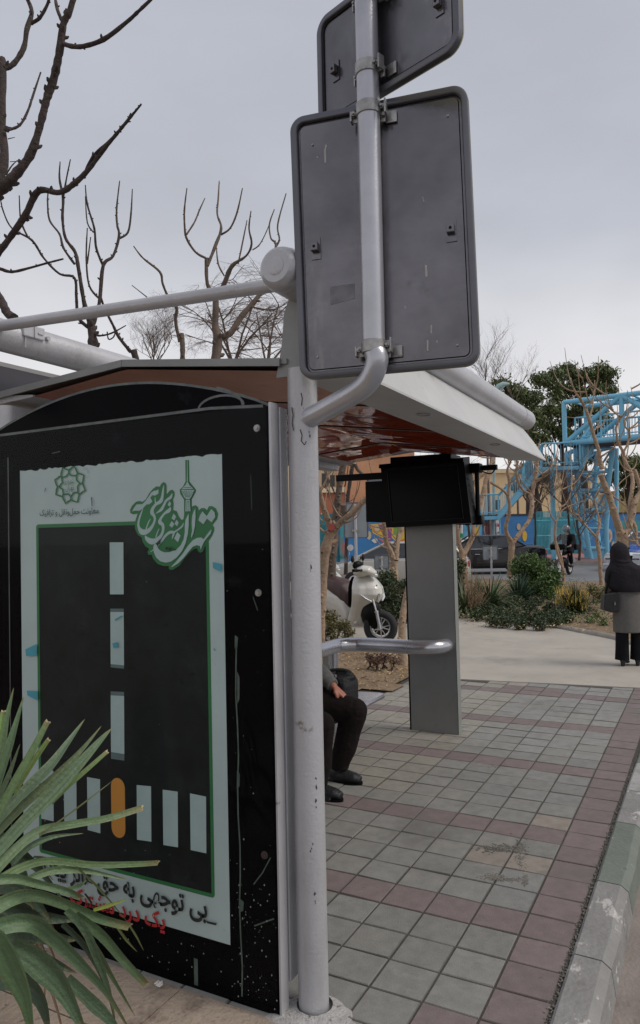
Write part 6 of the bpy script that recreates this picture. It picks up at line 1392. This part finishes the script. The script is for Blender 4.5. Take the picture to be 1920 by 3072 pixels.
# landing and stairs
def stair(p, q, wdir, wid, n, label='stair_flight'):
    # p upper, q lower (centre-near edge), stringers either side, treads between, rails above
    root = None; out = []
    for s in (0, 1):
        o_ = wdir*wid*s; b = MB(); d = (q-p); side_n = Vector((-(d.y), d.x, 0)).normalized()*.05
        b.prism([p+o_+Vector((0,0,.06)), q+o_+Vector((0,0,.06)), q+o_-Vector((0,0,.30)), p+o_-Vector((0,0,.30))], side_n)
        st_ = b.build('stringer', m_sky, fbg); railing(p+o_, q+o_, 1.02, 20)
    b = MB(); run = Vector(((q-p).x, (q-p).y, 0)); rn_ = run.normalized()*(run.length/n)*.95
    for k in range(n):
        a = p.lerp(q, (k+.5)/n); b.prism([a, a+wdir*wid, a+wdir*wid+rn_, a+rn_], (0,0,-.04))
    b.build('treads', m_deck, fbg)
def landing(pts, z, rails):
    b = MB(); P_ = [Vector((p.x,p.y,z)) for p in pts]; b.prism([p-Vector((0,0,.22)) for p in P_], (0,0,.18)); b.build('landing', m_sky, fbg)
    b = MB(); b.prism(P_, (0,0,-.02)); b.build('landing_deck', m_deck, fbg)
    for i, j in rails: railing(P_[i], P_[j], 1.05, 12)
Ld = at(1700,1395,34.3); ZL = Ld.z
back = pv_; 
L0 = at(1741,1398,34.2); L1 = at(1628,1402,34.6)
L0.z = L1.z = ZL
ldn = (L1-L0).normalized(); wl_ = Vector((-ldn.y, ldn.x, 0)); 
if wl_.dot(FW) < 0: wl_ = -wl_
landing([L0, L1, L1+wl_*1.6, L0+wl_*1.6], ZL, [(0,1),(1,2)])
U0 = at(1779,1332,34.6)
stair(U0, L0, wl_, 1.5, 8)
Q0 = at(1497,1545,37.0)
stair(L1, Q0, wl_, 1.5, 16)
Q1 = at(1440,1560,37.4); Q1.z = Q0.z
landing([Q0, Q1, Q1+wl_*1.5, Q0+wl_*1.5], Q0.z, [(0,1),(1,2)])
Q2 = at(1385,1612,38.0); Q2.z = 1.2; stair(Q1, Q2, wl_, 1.5, 6)
bar('landing_post', Vector((Q0.x,Q0.y,0)), Q0, .08); bar('landing_post', Vector((Q1.x,Q1.y,0)), Q1, .08)
lp = at(1657,1410,34.6); lq = at(1662,1700,34.6); bar('landing_post', Vector((lq.x,lq.y,.1)), lp, .11)
# lattice tower: tapering box of four legs with rings and diagonals
TWt = 34.9
tb0 = [at(1776,1688,TWt), at(1824,1688,TWt)]; 
def tring(y, xa, xb, dpt):
    a = at(xa, y, TWt-.0); c = at(xb, y, TWt); z = (a.z+c.z)/2; a.z = c.z = z; f = Vector((FW.x,FW.y,0)).normalized()
    m_ = (a+c)/2; return [a+f*.0, c+f*.0, c+f*dpt-(c-m_)*.15, a+f*dpt-(a-m_)*.15]
lev = [tring(1688,1776,1822,.55), tring(1645,1766,1820,.75), tring(1585,1757,1818,1.0), tring(1530,1748,1822,1.2), tring(1470,1736,1822,1.4), tring(1415,1730,1830,1.5), tring(1345,1728,1838,1.6)]
for k in range(4):
    b = MB(); b.tube([lev[i][k] for i in range(7)], .12, 12); b.build('tower_leg', m_sky, fbg, smooth=50)
for i in range(1, 7):
    for k in range(4): bar('tower_ring', lev[i][k], lev[i][(k+1)%4], .085 if i in (1,3,4) else .06)
    for k in range(4): bar('tower_brace', lev[i][k], lev[i-1][(k+1)%4], .05) if i > 1 else None
b = MB(); b.prism([lev[0][0],lev[0][1],lev[1][1],lev[1][0]], Vector((FW.x,FW.y,0))*.03); b.build('tower_plate', m_sky, fbg)
bar('tower_leg', at(1850,1345,36), Vector((at(1850,1700,36).x, at(1850,1700,36).y, .2)), .10)

# ================================================================ VEHICLES
m_tyre = M('tyre', (.018,.018,.019), .85, 0, .2, 20); m_rimm = M('wheel_rim', (.62,.62,.62), .35, .35); m_cgl = M('car_glass', (.02,.025,.03), .05, 0, .1, 1, spec=.8)
m_tail = M('tail_red', (.45,.02,.02), .2); m_lamp = M('lamp_clear', (.55,.57,.6), .12, 0, .1, 8); m_chr = M('chrome', (.6,.6,.6), .15, 1)
def wheel(par, x, y, r, w, rim=.62):
    b = MB(); b.tube([(x,y-w/2,r),(x,y-w*.42,r),(x,y+w*.42,r),(x,y+w/2,r)], [r*.88,r,r,r*.88], 24); o = b.build('wheel', m_tyre, par, local=True, smooth=50)
    s = 1 if y > 0 else -1; b = MB(); b.tube([(x,y+s*w*.45,r),(x,y+s*w*.54,r)], [r*rim,r*rim*.94], 20)
    b.build('rim', m_rimm, o, local=True, smooth=40)
def car(name, lab, cat, loc, rz, body, L_=4.4, Wd=1.72, Ht=1.42, hood=.9, boot=1.0, roof=(-.95,.35), gbase=(-1.75,1.15), nose=None, paint2=None):
    o = thing(name, loc, lab, cat, rz=rz); hx = L_/2
    b = MB(); st_ = [(-hx,.42,boot*.80,.78),(-hx+.08,.30,boot*.95,.92),(-hx+.35,.24,boot,.98),(-hx+.8,.22,boot+.02,1),(-.6,.22,.96,1),(.4,.22,.95,1),(gbase[1],.22,.93,1),(hx-.6,.22,hood*.93,.98),(hx-.2,.24,hood*.84,.93),(hx-.05,.30,hood*.74,.84),(hx,.40,hood*.62,.74)]
    rings = []
    for x, zb, zt, wf in st_:
        hw = Wd/2*wf; zm = (zb+zt)/2; rings.append([Vector(p) for p in ((x,-hw*.90,zb),(x,-hw,zb+.10),(x,-hw,zm+.04),(x,-hw*.965,zt-.07),(x,-hw*.84,zt),(x,0,zt+.025),(x,hw*.84,zt),(x,hw*.965,zt-.07),(x,hw,zm+.04),(x,hw,zb+.10),(x,hw*.90,zb))])
    b.loft(rings); bo = b.build('body', body, o, local=True, smooth=32)
    # greenhouse
    gw, rw = Wd*.455, Wd*.355; zb = .93; x0, x1 = gbase; r0, r1 = roof
    P_ = [(x0,-gw*.9,zb),(x1,-gw*.92,zb),(x1,gw*.92,zb),(x0,gw*.9,zb)]; Q_ = [(r0,-rw,Ht-.04),(r1,-rw,Ht-.04),(r1,rw,Ht-.04),(r0,rw,Ht-.04)]
    b = MB(); b.loft([[Vector(p) for p in P_],[Vector(q) for q in Q_]]); b.build('glazing', m_cgl, o, local=True)
    b = MB(); b.loft([[Vector((q[0]*1.0,q[1]*1.03,q[2]-.005)) for q in Q_],[Vector((q[0]*.97,q[1]*.9,Ht)) for q in Q_]]); b.build('roof', body, o, local=True, smooth=40)
    for p, q in zip(P_, Q_):
        b = MB(); b.tube([Vector(p), Vector(q)], .035, 6); b.build('pillar', body, o, local=True)
    for s in (-1,1):
        b = MB(); xm = (x0+x1)/2-.05; xr = (r0+r1)/2; b.tube([(xm,s*gw*.97,zb),(xr,s*rw*1.02,Ht-.04)], .03, 6); b.build('pillar', body, o, local=True)
        b = MB(); b.tube([(x0+.05,s*gw*.955,zb+.01),(x1,s*gw*.955,zb+.01)], .014, 5); b.build('trim_strip', m_chr, o, local=True)
        b = MB(); b.bbox((hx-.30,s*Wd*.30-.16,hood*.66),(hx-.05,s*Wd*.30+.16,hood*.66+.13), .04); b.build('headlight', m_lamp, o, local=True)
        b = MB(); b.bbox((-hx+.015,s*Wd*.34-.15,boot*.70),(-hx+.16,s*Wd*.34+.15,boot*.70+.17), .03); b.build('tail_light', m_tail, o, local=True)
        b = MB(); b.bbox((x1-.25,s*(gw+.10)-.08,zb),(x1-.1,s*(gw+.10)+.08,zb+.13), .03); b.build('side_mirror', body, o, local=True)
    b = MB(); b.bbox((hx-.12,-.42,.34),(hx+.012,.42,.60), .05); b.build('grille', m_blackp, o, local=True)
    b = MB(); b.bbox((hx-.10,-.78,.20),(hx+.02,.78,.30), .03); b.build('bumper', m_blackp if paint2 is None else body, o, local=True)
    for s in (-1,1):
        for x in (-L_*.29, L_*.30): wheel(o, x, s*(Wd/2-.09), .31, .2)
        for z in (.62,):
            b = MB(); b.tube([(.12,s*(Wd/2+.002),.75),(.30,s*(Wd/2+.002),.75)], .015, 6); b.build('door_handle', m_chr, o, local=True)
    if paint2:
        b = MB(); b.loft([[Vector((x_, y_, z_+.012-.03*abs(y_/.7)**2)) for y_ in (-.68,-.4,0,.4,.68)] for x_, z_ in ((gbase[1]+.03,.958),(1.45,.93-.28*(.93-hood*.93)/.55+.03),(hx-.58,hood*.93+.032),(hx-.22,hood*.84+.03))], cap=False, close=False); b.build('blue_bonnet', paint2, o, local=True)
        for s in (-1,1):
            b = MB(); b.add([(-1.2,s*(Wd/2+.003),.42),(.9,s*(Wd/2+.003),.42),(1.1,s*(Wd/2+.003),.72),(-1.0,s*(Wd/2+.003),.72)], [(0,1,2,3)]); b.build('blue_door_panel', paint2, o, local=True)
    return o
m_cs = M('car_silver', (.42,.41,.38), .3, .3, .05, 2, coat=.6); m_cb = M('car_black', (.008,.007,.010), .2, .1, .1, 2, spec=.3, coat=.5); m_cw = M('car_white', (.62,.63,.65), .25, 0, .04, 2, coat=.8); m_cblue = M('police_blue', (.03,.10,.42), .25, 0, .1, 2, coat=.8)
RZV = math.atan2(RT.y, RT.x)
p = at(1200,1700,21.5); car('hatchback', 'dirty silver-white hatchback parked behind the bed, half hidden by the grey column', 'car', (p.x,p.y,-.02), RZV+R(180-12), m_cs, 4.05, 1.62, 1.42, .90, .98, (-1.45,.35), (-1.9,1.3))
p = at(1440,1700,28.0); car('sedan', 'shiny black sedan driving left behind the lyre-shaped tree', 'car', (p.x,p.y,.03), RZV+R(180-4), m_cb, 4.7, 1.8, 1.45, .92, 1.02)
p = at(1962,1700,28.5); car('police_car', 'white sedan with blue bonnet and doors at the right edge behind the woman', 'car', (p.x,p.y,.03), RZV+R(180+38), m_cw, 4.6, 1.8, 1.46, .82, 1.02, paint2=m_cblue)

# ---- motorcycle with rider (small, far): local x forward
p = gp(1708,1724,.03); mo = thing('motorcycle', (p.x,p.y,.03), 'black commuter motorcycle with windscreen and top box on the far road', 'motorcycle', rz=RZV+R(180+55))
def spk_wheel(par, x, r, w, nm='wheel', spokes=8, rimw=.035, mat=None, M_=None):
    b = MB(); rp_ = [Vector((x+math.cos(a)*(r-w*.5), 0, r+math.sin(a)*(r-w*.5))) for a in [2*math.pi*k/28 for k in range(29)]]
    f = (lambda v: M_ @ v) if M_ else (lambda v: v)
    b.tube([f(q) for q in rp_], [(w*.62,w*.5)]*29, 10, cap=False, ell=tuple((M_.to_3x3() @ Vector((0,1,0)))) if M_ else (0,1,0)); o = b.build(nm, m_tyre, par, local=True, smooth=60)
    b = MB(); r2 = r-w*1.05; b.tube([f(Vector((x+math.cos(a)*r2, 0, r+math.sin(a)*r2))) for a in [2*math.pi*k/28 for k in range(29)]], [(w*.40,.010)]*29, 8, cap=False, ell=tuple((M_.to_3x3() @ Vector((0,1,0)))) if M_ else (0,1,0)); b.build('rim', m_rimm, o, local=True, smooth=60)
    b = MB()
    for k in range(spokes):
        for s in (-1,1):
            a = 2*math.pi*k/spokes; a2 = a+s*.22; b.tube([f(Vector((x+math.cos(a)*.035,s*.012,r+math.sin(a)*.035))), f(Vector((x+math.cos((a+a2)/2+s*.10)*r2*.55,s*.016,r+math.sin((a+a2)/2+s*.10)*r2*.55))), f(Vector((x+math.cos(a2)*r2,0,r+math.sin(a2)*r2)))], [.011,.008,.009], 6)
    b.tube([f(Vector((x,-.05,r))), f(Vector((x,.05,r)))], .038, 12); b.build('spokes', m_rimm, o, local=True, smooth=60)
    return o
for x in (0, 1.28): spk_wheel(mo, x, .30, .095)
b = MB(); b.tube([(1.28,-.06,.30),(1.05,-.07,.92)], .024, 8); b.build('fork', m_chr, mo, local=True); b = MB(); b.tube([(1.28,.06,.30),(1.05,.07,.92)], .024, 8); b.build('fork', m_chr, mo, local=True)
b = MB(); b.tube([(.95,0,.86),(.6,0,.82),(.35,0,.78)], [(.12,.13),(.15,.13),(.10,.06)], 12, ell=(0,1,0)); b.ball((.62,0,.45), (.24,.15,.2), 12, 8); b.tube([(.0,0,.33),(.4,0,.4)], .05, 8); b.tube([(.9,0,.8),(.75,0,.35),(.35,0,.3)], .035, 8); b.build('frame_and_tank', m_blackp, mo, local=True, remesh=.025)
b = MB(); b.bbox((-.3,-.13,.76),(.42,.13,.86), .05); b.build('seat', m_blackp, mo, local=True)
b = MB(); b.bbox((-.62,-.22,.86),(-.22,.22,1.10), .05); b.build('top_box', m_blackp, mo, local=True)
b = MB(); b.tube([(.98,-.38,1.02),(1.04,0,1.0),(.98,.38,1.02)], .016, 8); b.build('handlebar', m_chr, mo, local=True)
b = MB(); b.bbox((1.02,-.26,.92),(1.30,.26,1.12), .05); b.build('front_bag', m_blackp, mo, local=True)
b = MB(); b.ball((1.20,0,.86), (.08,.10,.10), 12, 8); b.build('headlight', m_lamp, mo, local=True, smooth=True)
b = MB(); b.tube([(.5,-.17,.3),(.0,-.2,.32),(-.35,-.2,.36)], [.035,.05,.05], 8); b.build('exhaust', m_chr, mo, local=True)
b = MB(); b.loft([[Vector((1.22-.16*k/6-.10*(1-(y_/.3)**2)*-.6, y_, 1.08+.62*k/6)) for y_ in (-.30,-.2,-.1,0,.1,.2,.30)] for k in range(7)], cap=False, close=False); b.build('windscreen', glassy('screen_plastic', (.70,.88,.86), .12, .1), mo, local=True, smooth=True)
b = MB(); b.bbox((-.44,-.09,.42),(-.42,.09,.56), .004); b.build('number_plate', m_cw, mo, local=True)
rdr = MB(); f_ = lambda x, y, z: Vector((x, y, z))
for s in (-1,1):
    rdr.tube([f_(.1,s*.12,.90), f_(.55,s*.2,.80)], [.09,.07], 10); rdr.tube([f_(.55,s*.2,.80), f_(.38,s*.2,.36)], [.06,.045], 10); rdr.tube([f_(.36,s*.2,.33), f_(.52,s*.2,.30)], [.045,.035], 8)
    rdr.tube([f_(.12,s*.2,1.38), f_(.42,s*.30,1.16)], [.06,.05], 10); rdr.tube([f_(.42,s*.30,1.16), f_(.92,s*.34,1.05)], [.045,.03], 10)
    for k in range(4): rdr.tube([f_(.92,s*(.31+.018*k),1.06), f_(1.0,s*(.31+.018*k),1.055), f_(1.01,s*(.31+.018*k),1.02)], .010, 6)
rdr.tube([f_(.08,0,.86), f_(.05,0,1.15), f_(.12,0,1.42)], [(.17,.13),(.17,.13),(.14,.10)], 14, ell=(0,1,0)); rdr.tube([f_(.14,0,1.4), f_(.18,0,1.5)], .055, 8); rdr.ball((.22,0,1.60), (.10,.08,.12), 12, 9); rdr.ball((.32,0,1.58), (.02,.015,.025), 6, 5)
rd_o = bpy.data.objects; px_ = mo
rid = rdr.build('person', m_skin, base=(0,0,0), remesh=.018, smo=3); rid.location = mo.location; rid.rotation_euler = mo.rotation_euler; rid['_b'] = (0,0,0)
tag(rid, 'helmeted rider in a black jacket and dark trousers sitting on the motorcycle', 'person')
b = MB(); b.tube([f_(.08,0,.84), f_(.05,0,1.15), f_(.12,0,1.44)], [(.20,.16),(.22,.17),(.17,.13)], 14, ell=(0,1,0))
for s in (-1,1): b.tube([f_(.12,s*.2,1.38), f_(.42,s*.32,1.16), f_(.86,s*.34,1.06)], [.09,.075,.055], 10)
b.build('jacket', m_trous2, rid, local=True, remesh=.02, smo=3)
b = MB()
for s in (-1,1): b.tube([f_(.05,s*.11,.90), f_(.56,s*.21,.82), f_(.40,s*.2,.42)], [.11,.085,.07], 10)
b.build('trousers', m_trous2, rid, local=True, remesh=.02, smo=3)
b = MB(); b.ball((.20,0,1.63), (.145,.13,.145), 16, 10); b.build('helmet', M('helmet_grey', (.10,.10,.11), .3, coat=.6), rid, local=True, smooth=True)
for s in (-1,1): b = MB(); b.bbox((.28,s*.2-.05,.28),(.56,s*.2+.05,.38), .04); b.build('shoe', m_shoe, rid, local=True)

# ---- white scooter: local x forward, front wheel turned to its left
m_sw = M('scooter_white', (.56,.545,.49), .28, 0, .05, 4, coat=.7, dirt=[((.34,.31,.27), .60, .8, 5)]); m_seat = M('brown_seat', (.060,.030,.030), .5, 0, .1, 8, .1, 120)
def scooter(lab, loc, rz, steer=38):
    o = thing('scooter', loc, lab, 'scooter', rz=rz)
    ax = Vector((1.27,0,0)); S_ = Matrix.Translation(ax) @ Matrix.Rotation(R(steer), 4, 'Z') @ Matrix.Translation(-ax)
    fr_ = lambda x, y, z: S_ @ Vector((x, y, z))
    spk_wheel(o, 1.35, .262, .105, 'front_wheel', 5, M_=S_); spk_wheel(o, -.02, .25, .11, 'rear_wheel', 5)
    b = MB(); b.tube([fr_(1.35,.035,.262), fr_(1.35,.045,.262)], [.125,.125], 26); 
    for k in range(16): a = k*math.pi/8; b.tube([fr_(1.35+math.cos(a)*.09,.03,.262+math.sin(a)*.09), fr_(1.35+math.cos(a)*.105,.052,.262+math.sin(a)*.105)], .011, 5)
    b.build('brake_disc', M('brake_disc', (.05,.05,.05), .4, .8), o, local=True)
    for s in (-1,1):
        b = MB(); b.tube([fr_(1.36,s*.075,.25), fr_(1.31,s*.075,.50)], [.026,.026], 12); b.tube([fr_(1.31,s*.075,.49), fr_(1.305,s*.075,.52)], .031, 12); b.tube([fr_(1.305,s*.075,.5), fr_(1.25,s*.07,.72)], .017, 10, 1)
        b.build('fork', [m_steel, m_chr], o, local=True, smooth=50)
    b = MB(); A_ = []          # curved front mudguard, close over the tyre
    for k in range(9): a = R(40+14*k); A_.append(fr_(1.35+math.cos(a)*.292, 0, .262+math.sin(a)*.292))
    # front shield
    b = MB(); rows = [(.24,.80,.16,.16),(.34,.84,.19,.18),(.45,.90,.19,.19),(.56,.98,.20,.21),(.66,1.05,.235,.245),(.76,1.09,.255,.268),(.86,1.08,.245,.258),(.95,1.04,.21,.215),(1.02,1.00,.16,.155),(1.07,.99,.12,.11)]
    b.loft([[Vector((cx+math.cos(a)*rx*(1.12 if math.cos(a) > 0 else .7), math.sin(a)*ry*(.80 if math.cos(a) > .6 else 1), z)) for a in [2*math.pi*k/28 for k in range(28)]] for z, cx, rx, ry in rows])
    shd = b.build('front_shield', m_sw, o, local=True, remesh=.013, smo=5)
    b = MB(); b.loft([[Vector((cx-rx*.62, y_*ry*.93, z)) for y_ in (-1,-.5,0,.5,1)] for z, cx, rx, ry in rows[3:9]], cap=False, close=False); b.build('inner_shield', m_blackp, o, local=True)
    b = MB(); b.ball((1.17,0,.47), (.20,.135,.24), 14, 9); b.build('wheel_well', m_blackp, o, local=True, smooth=True)
    b = MB(); b.tube([(1.272,0,.935),(1.345,0,.85),(1.372,0,.75),(1.325,0,.65)], [(.028,.008),(.024,.008),(.020,.008),(.010,.006)], 10, ell=(0,1,0)); b.build('badge_strip', m_chr, shd, local=True, smooth=60)
    b = MB(); b.ball((1.325,0,.895), (.008,.012,.015), 8, 6); b.build('round_badge', M('badge_blue', (.05,.10,.3), .3), shd, local=True, smooth=True)
    for s in (-1,1): b = MB(); b.tube([(1.325,s*.10,.66),(1.27,s*.175,.71),(1.18,s*.232,.78),(1.08,s*.255,.84)], [(.008,.012),(.014,.024),(.014,.022),(.004,.008)], 8, ell=(0,0,1)); b.build('indicator', m_lamp, shd, local=True, smooth=60)
    # handlebar cowl turned with the wheel
    b = MB(); b.tube([fr_(.98,0,1.11), fr_(1.10,0,1.13), fr_(1.20,0,1.115), fr_(1.30,0,1.065)], [(.10,.05),(.155,.075),(.135,.075),(.06,.035)], 18, ell=tuple(S_.to_3x3() @ Vector((0,1,0)))); b.ball(fr_(1.07,0,1.09), (.13,.13,.07), 12, 8); cw_ = b.build('headlight_cowl', m_sw, o, local=True, remesh=.012, smo=5)
    b = MB(); b.tube([fr_(1.245,0,1.060), fr_(1.32,0,1.045)], [(.085,.042),(.04,.018)], 14, ell=tuple(S_.to_3x3() @ Vector((0,1,0)))); b.build('headlight', m_lamp, cw_, local=True, smooth=50)
    b = MB(); b.tube([fr_(1.11,-.14,1.13), fr_(1.04,-.34,1.14)], [.018,.018], 10); b.tube([fr_(1.11,.14,1.13), fr_(1.04,.34,1.14)], [.018,.018], 10); b.tube([fr_(1.10,-.14,1.13), fr_(1.10,.14,1.13)], .02, 8); b.build('handlebar', m_blackp, o, local=True, smooth=50)
    for s in (-1,1):
        b = MB(); b.tube([fr_(1.07,s*.24,1.135), fr_(1.035,s*.36,1.14)], .024, 12); b.tube([fr_(1.12,s*.17,1.15), fr_(1.13,s*.33,1.14)], .008, 6); b.build('grip', m_blackp, o, local=True, smooth=50)
        b = MB(); b.tube([fr_(1.05,s*.20,1.14), fr_(1.03,s*.28,1.27)], .008, 6); b.ball(fr_(1.02,s*.33,1.31), (.020,.080,.055), 12, 8, mat=S_.to_3x3()); b.build('mirror', m_blackp, o, local=True, smooth=50)
    b = MB(); b.ball(fr_(1.02,0,1.20), (.06,.10,.07), 12, 8); b.build('instrument_pod', m_blackp, o, local=True, smooth=True)
    # rear body
    b = MB(); rows = [(-.46,.95,.86,.05),(-.34,.965,.74,.12),(-.12,.95,.60,.17),(.10,.90,.47,.19),(.32,.85,.37,.195),(.52,.80,.32,.185),(.66,.66,.28,.17),(.74,.48,.27,.15)]
    def rg(x, zt, zb, hw): 
        zc, hz = (zt+zb)/2, (zt-zb)/2; return [Vector((x, math.copysign(abs(math.cos(a))**.7, math.cos(a))*hw, zc+math.copysign(abs(math.sin(a))**.7, math.sin(a))*hz)) for a in [2*math.pi*k/20 for k in range(20)]]
    b.loft([rg(*r) for r in rows]); b.tube([(.45,0,.31),(.75,0,.29),(.98,0,.32)], [(.16,.05),(.17,.04),(.15,.06)], 14, ell=(0,1,0)); b.build('side_panels', m_sw, o, local=True, remesh=.013, smo=5)
    b = MB(); b.loft([rg(x, zt, zb, hw) for x, zt, zb, hw in ((-.34,1.01,.93,.09),(-.22,1.04,.90,.14),(.03,1.02,.84,.17),(.25,.99,.76,.185),(.44,.97,.66,.185),(.60,.90,.56,.165),(.68,.78,.48,.12),(.72,.62,.45,.07))]); st_ = b.build('seat', m_seat, o, local=True, remesh=.013, smo=6)
    b = MB(); b.tube([(-.62,-.13,.97),(-.45,-.16,.985),(-.3,-.165,.96)], .014, 8); b.tube([(-.62,.13,.97),(-.45,.16,.985),(-.3,.165,.96)], .014, 8); b.tube([(-.62,-.13,.97),(-.62,.13,.97)], .014, 8); b.build('grab_rail', m_blackp, o, local=True, smooth=50)
    b = MB(); b.bbox((-.56,-.09,.80),(-.50,.09,.88), .02); b.build('tail_light', m_tail, o, local=True)
    b = MB(); b.bbox((-.25,-.13,.22),(.35,.10,.42), .06); b.tube([(.1,-.17,.25),(-.3,-.19,.30)], [.035,.05], 10); b.build('engine', m_blackp, o, local=True)
    b = MB(); b.tube([(.25,.13,.25),(.20,.24,.02)], .012, 6); b.build('side_stand', m_chr, o, local=True)
    return o
pw = gp(1143,1936,0); rz_ = math.radians(-27); fx = Vector((math.cos(rz_), math.sin(rz_), 0)); st0 = R(38)
# wheel contact sits at x=1.27+.08 rotated by the steering
off = Matrix.Rotation(rz_, 4, 'Z') @ (Vector((1.27,0,0))+Matrix.Rotation(st0, 4, 'Z') @ Vector((.08,0,0)))
c0 = Vector((pw.x, pw.y, .008))-off
sc1 = scooter('white scooter with a brown seat and its front wheel turned, parked on the concrete path', (c0.x,c0.y,.008), rz_)
sc2 = copy_tree(sc1); q_ = at(985,1700,13.2); sc2.location = (q_.x-.9, q_.y+.2, .01); sc2.rotation_euler = (0,0,R(-20)); sc2['label'] = 'second white scooter mostly hidden behind the first one and the tree trunks'; sc1['group'] = sc2['group'] = 'scooters parked on the path'

mi_ = (Matrix.Translation(sc2.location) @ Matrix.Rotation(R(-20), 4, 'Z')).inverted(); Lc = lambda x, y, t: mi_ @ at(x, y, t)
b = MB(); b.tube([Lc(1046,1680,12.9), Lc(1050,1655,12.9)], .008, 6); d0 = (mi_.to_3x3() @ (CP-at(1051,1643,12.9))).normalized(); q = Lc(1051,1643,12.9); b.tube([q-d0*.01, q+d0*.006], [.05,.056], 16); b.build('mirror', m_chr, sc2, local=True, smooth=40)
b = MB(); b.loft([[Lc(1012+6*k_, 1605+k_*k_*1.2+12*abs(k_-2)*0, 12.8-.05*k_) for k_ in range(4)], [Lc(1022+7*k_, 1690, 12.8-.05*k_) for k_ in range(4)]], cap=False, close=False); b.build('windscreen', glassy('scooter_screen', (.75,.80,.80), .25, .15), sc2, local=True)
# ================================================================ SMALL SIGNS, POLES, LAMP
m_plate = M('grey_sign_back', (.26,.29,.31), .5, .3, .08, 3, dirt=[((.16,.17,.18), .6, .8, 6)])
def backsign(lab, x0, y0, x1, y1, t, pxp, pw_, pyb, mat=m_plate, grp=None):
    a = at(x0, (y0+y1)/2, t); c = at(x1, (y0+y1)/2, t); w_ = (c-a).length; h_ = (y1-y0)*t/FOC; m_ = (a+c)/2; u = (c-a); u.z = 0; u.normalize(); n_ = Vector((u.y,-u.x,0))
    base = at(pxp, y1, t); o = thing('road_sign', (base.x,base.y,0), lab, 'road sign', grp)
    T = lambda p, q, d: m_+u*p+Vector((0,0,q))+n_*d
    b = MB(); b.loft([[T(p,q,-.004) for p,q in rrect(w_,h_,min(w_,h_)*.08)],[T(p,q,.004) for p,q in rrect(w_,h_,min(w_,h_)*.08)]]); s = b.build('panel', mat, o, smooth=30)
    b = MB(); b.tube([T(p,q,.006) for p,q in rrect(w_,h_,min(w_,h_)*.08)+[rrect(w_,h_,min(w_,h_)*.08)[0]]], .010, 6, cap=False); b.build('rim', m_rim, s)
    top = T((pxp-(x0+x1)/2)*t/FOC, h_/2*.9, .05); r = pw_*t/FOC/2
    b = MB(); b.tube([Vector((top.x,top.y,0)), top], r, 12); b.build('pole', m_steel, o, smooth=50)
    for q in (.3,-.3): b = MB(); bt = T((pxp-(x0+x1)/2)*t/FOC, h_*q, .04); b.bbox(tuple(bt-Vector((r*2.2,r*1.2,.02))), tuple(bt+Vector((r*2.2,r*1.2,.02))), .004); b.build('clamp', m_bolt, o)
    return o
backsign('tall grey sign back on a pole behind the red-cut tree', 1033, 1508, 1103, 1613, 13.5, 1066, 9, 1690)
backsign('small square grey sign back in front of the silver hatchback', 1124, 1666, 1167, 1707, 15, 1145, 6, 1720, grp='small grey sign backs')
backsign('small square grey sign back above the blade plants near the black sedan', 1449, 1638, 1493, 1679, 18, 1472, 6, 1740, grp='small grey sign backs')
o = backsign('tall narrow white no-parking sign with a red disc in front of the mural', 1487, 1560, 1498, 1608, 33, 1490, 2.5, 1690, m_cw)
a = at(1492.5,1576,32.96); b = MB(); n_ = (CP-a).normalized(); n_.z = 0; b.tube([a, a+n_*.015], [.075,.075], 20); s = b.build('red_disc', m_tail, o)
b = MB(); b.tube([a+n_*.017, a+n_*.022], [.048,.048], 16); b.build('disc_centre', M('disc_violet', (.15,.05,.18), .5), s)
a = at(1492.5,1598,32.96); b = MB(); b.bbox(tuple(a-Vector((.05,.01,.04))), tuple(a+Vector((.05,.01,.035))), .004); b.build('pictogram', m_blackp, o)
o = thing('traffic_pole', tuple(at(1385,1690,30)), 'white roadside pole with a green band seen just right of the screen box', 'pole'); p = at(1385,1545,30); q = at(1385,1700,30)
b = MB(); b.tube([Vector((q.x,q.y,0)), p], .05, 12); b.build('pole', m_cw, o, smooth=50); b = MB(); g0, g1 = at(1385,1600,30), at(1385,1612,30); b.tube([g1,g0], .075, 12); b.build('band', M('band_green', (.03,.25,.12), .5), o)
# street lamp head rising behind the tube
o = thing('street_lamp', tuple(Vector((at(1480,1700,38).x, at(1480,1700,38).y, 0))), 'pale teal street lamp head on a curved arm above the shelter tube', 'street lamp')
m_lteal = M('lamp_teal', (.30,.42,.42), .4)
b = MB(); P_ = [at(1480,1600,38), at(1482,1400,38), at(1487,1250,38), at(1500,1170,38), at(1520,1152,38)]; q = P_[0]; b.tube([Vector((q.x,q.y,0))]+P_, [.09,.08,.07,.06,.05,.04], 10); b.build('arm', m_lteal, o, smooth=60)
b = MB(); P_ = [at(1528,1152,38), at(1510,1152,38), at(1495,1160,38), at(1481,1175,38)]; b.tube(P_, [(.06,.04),(.13,.08),(.15,.08),(.04,.03)], 12, ell=(0,0,1)); b.build('lamp_head', m_lteal, o, smooth=60)
# distant pedestrian by the forked tree
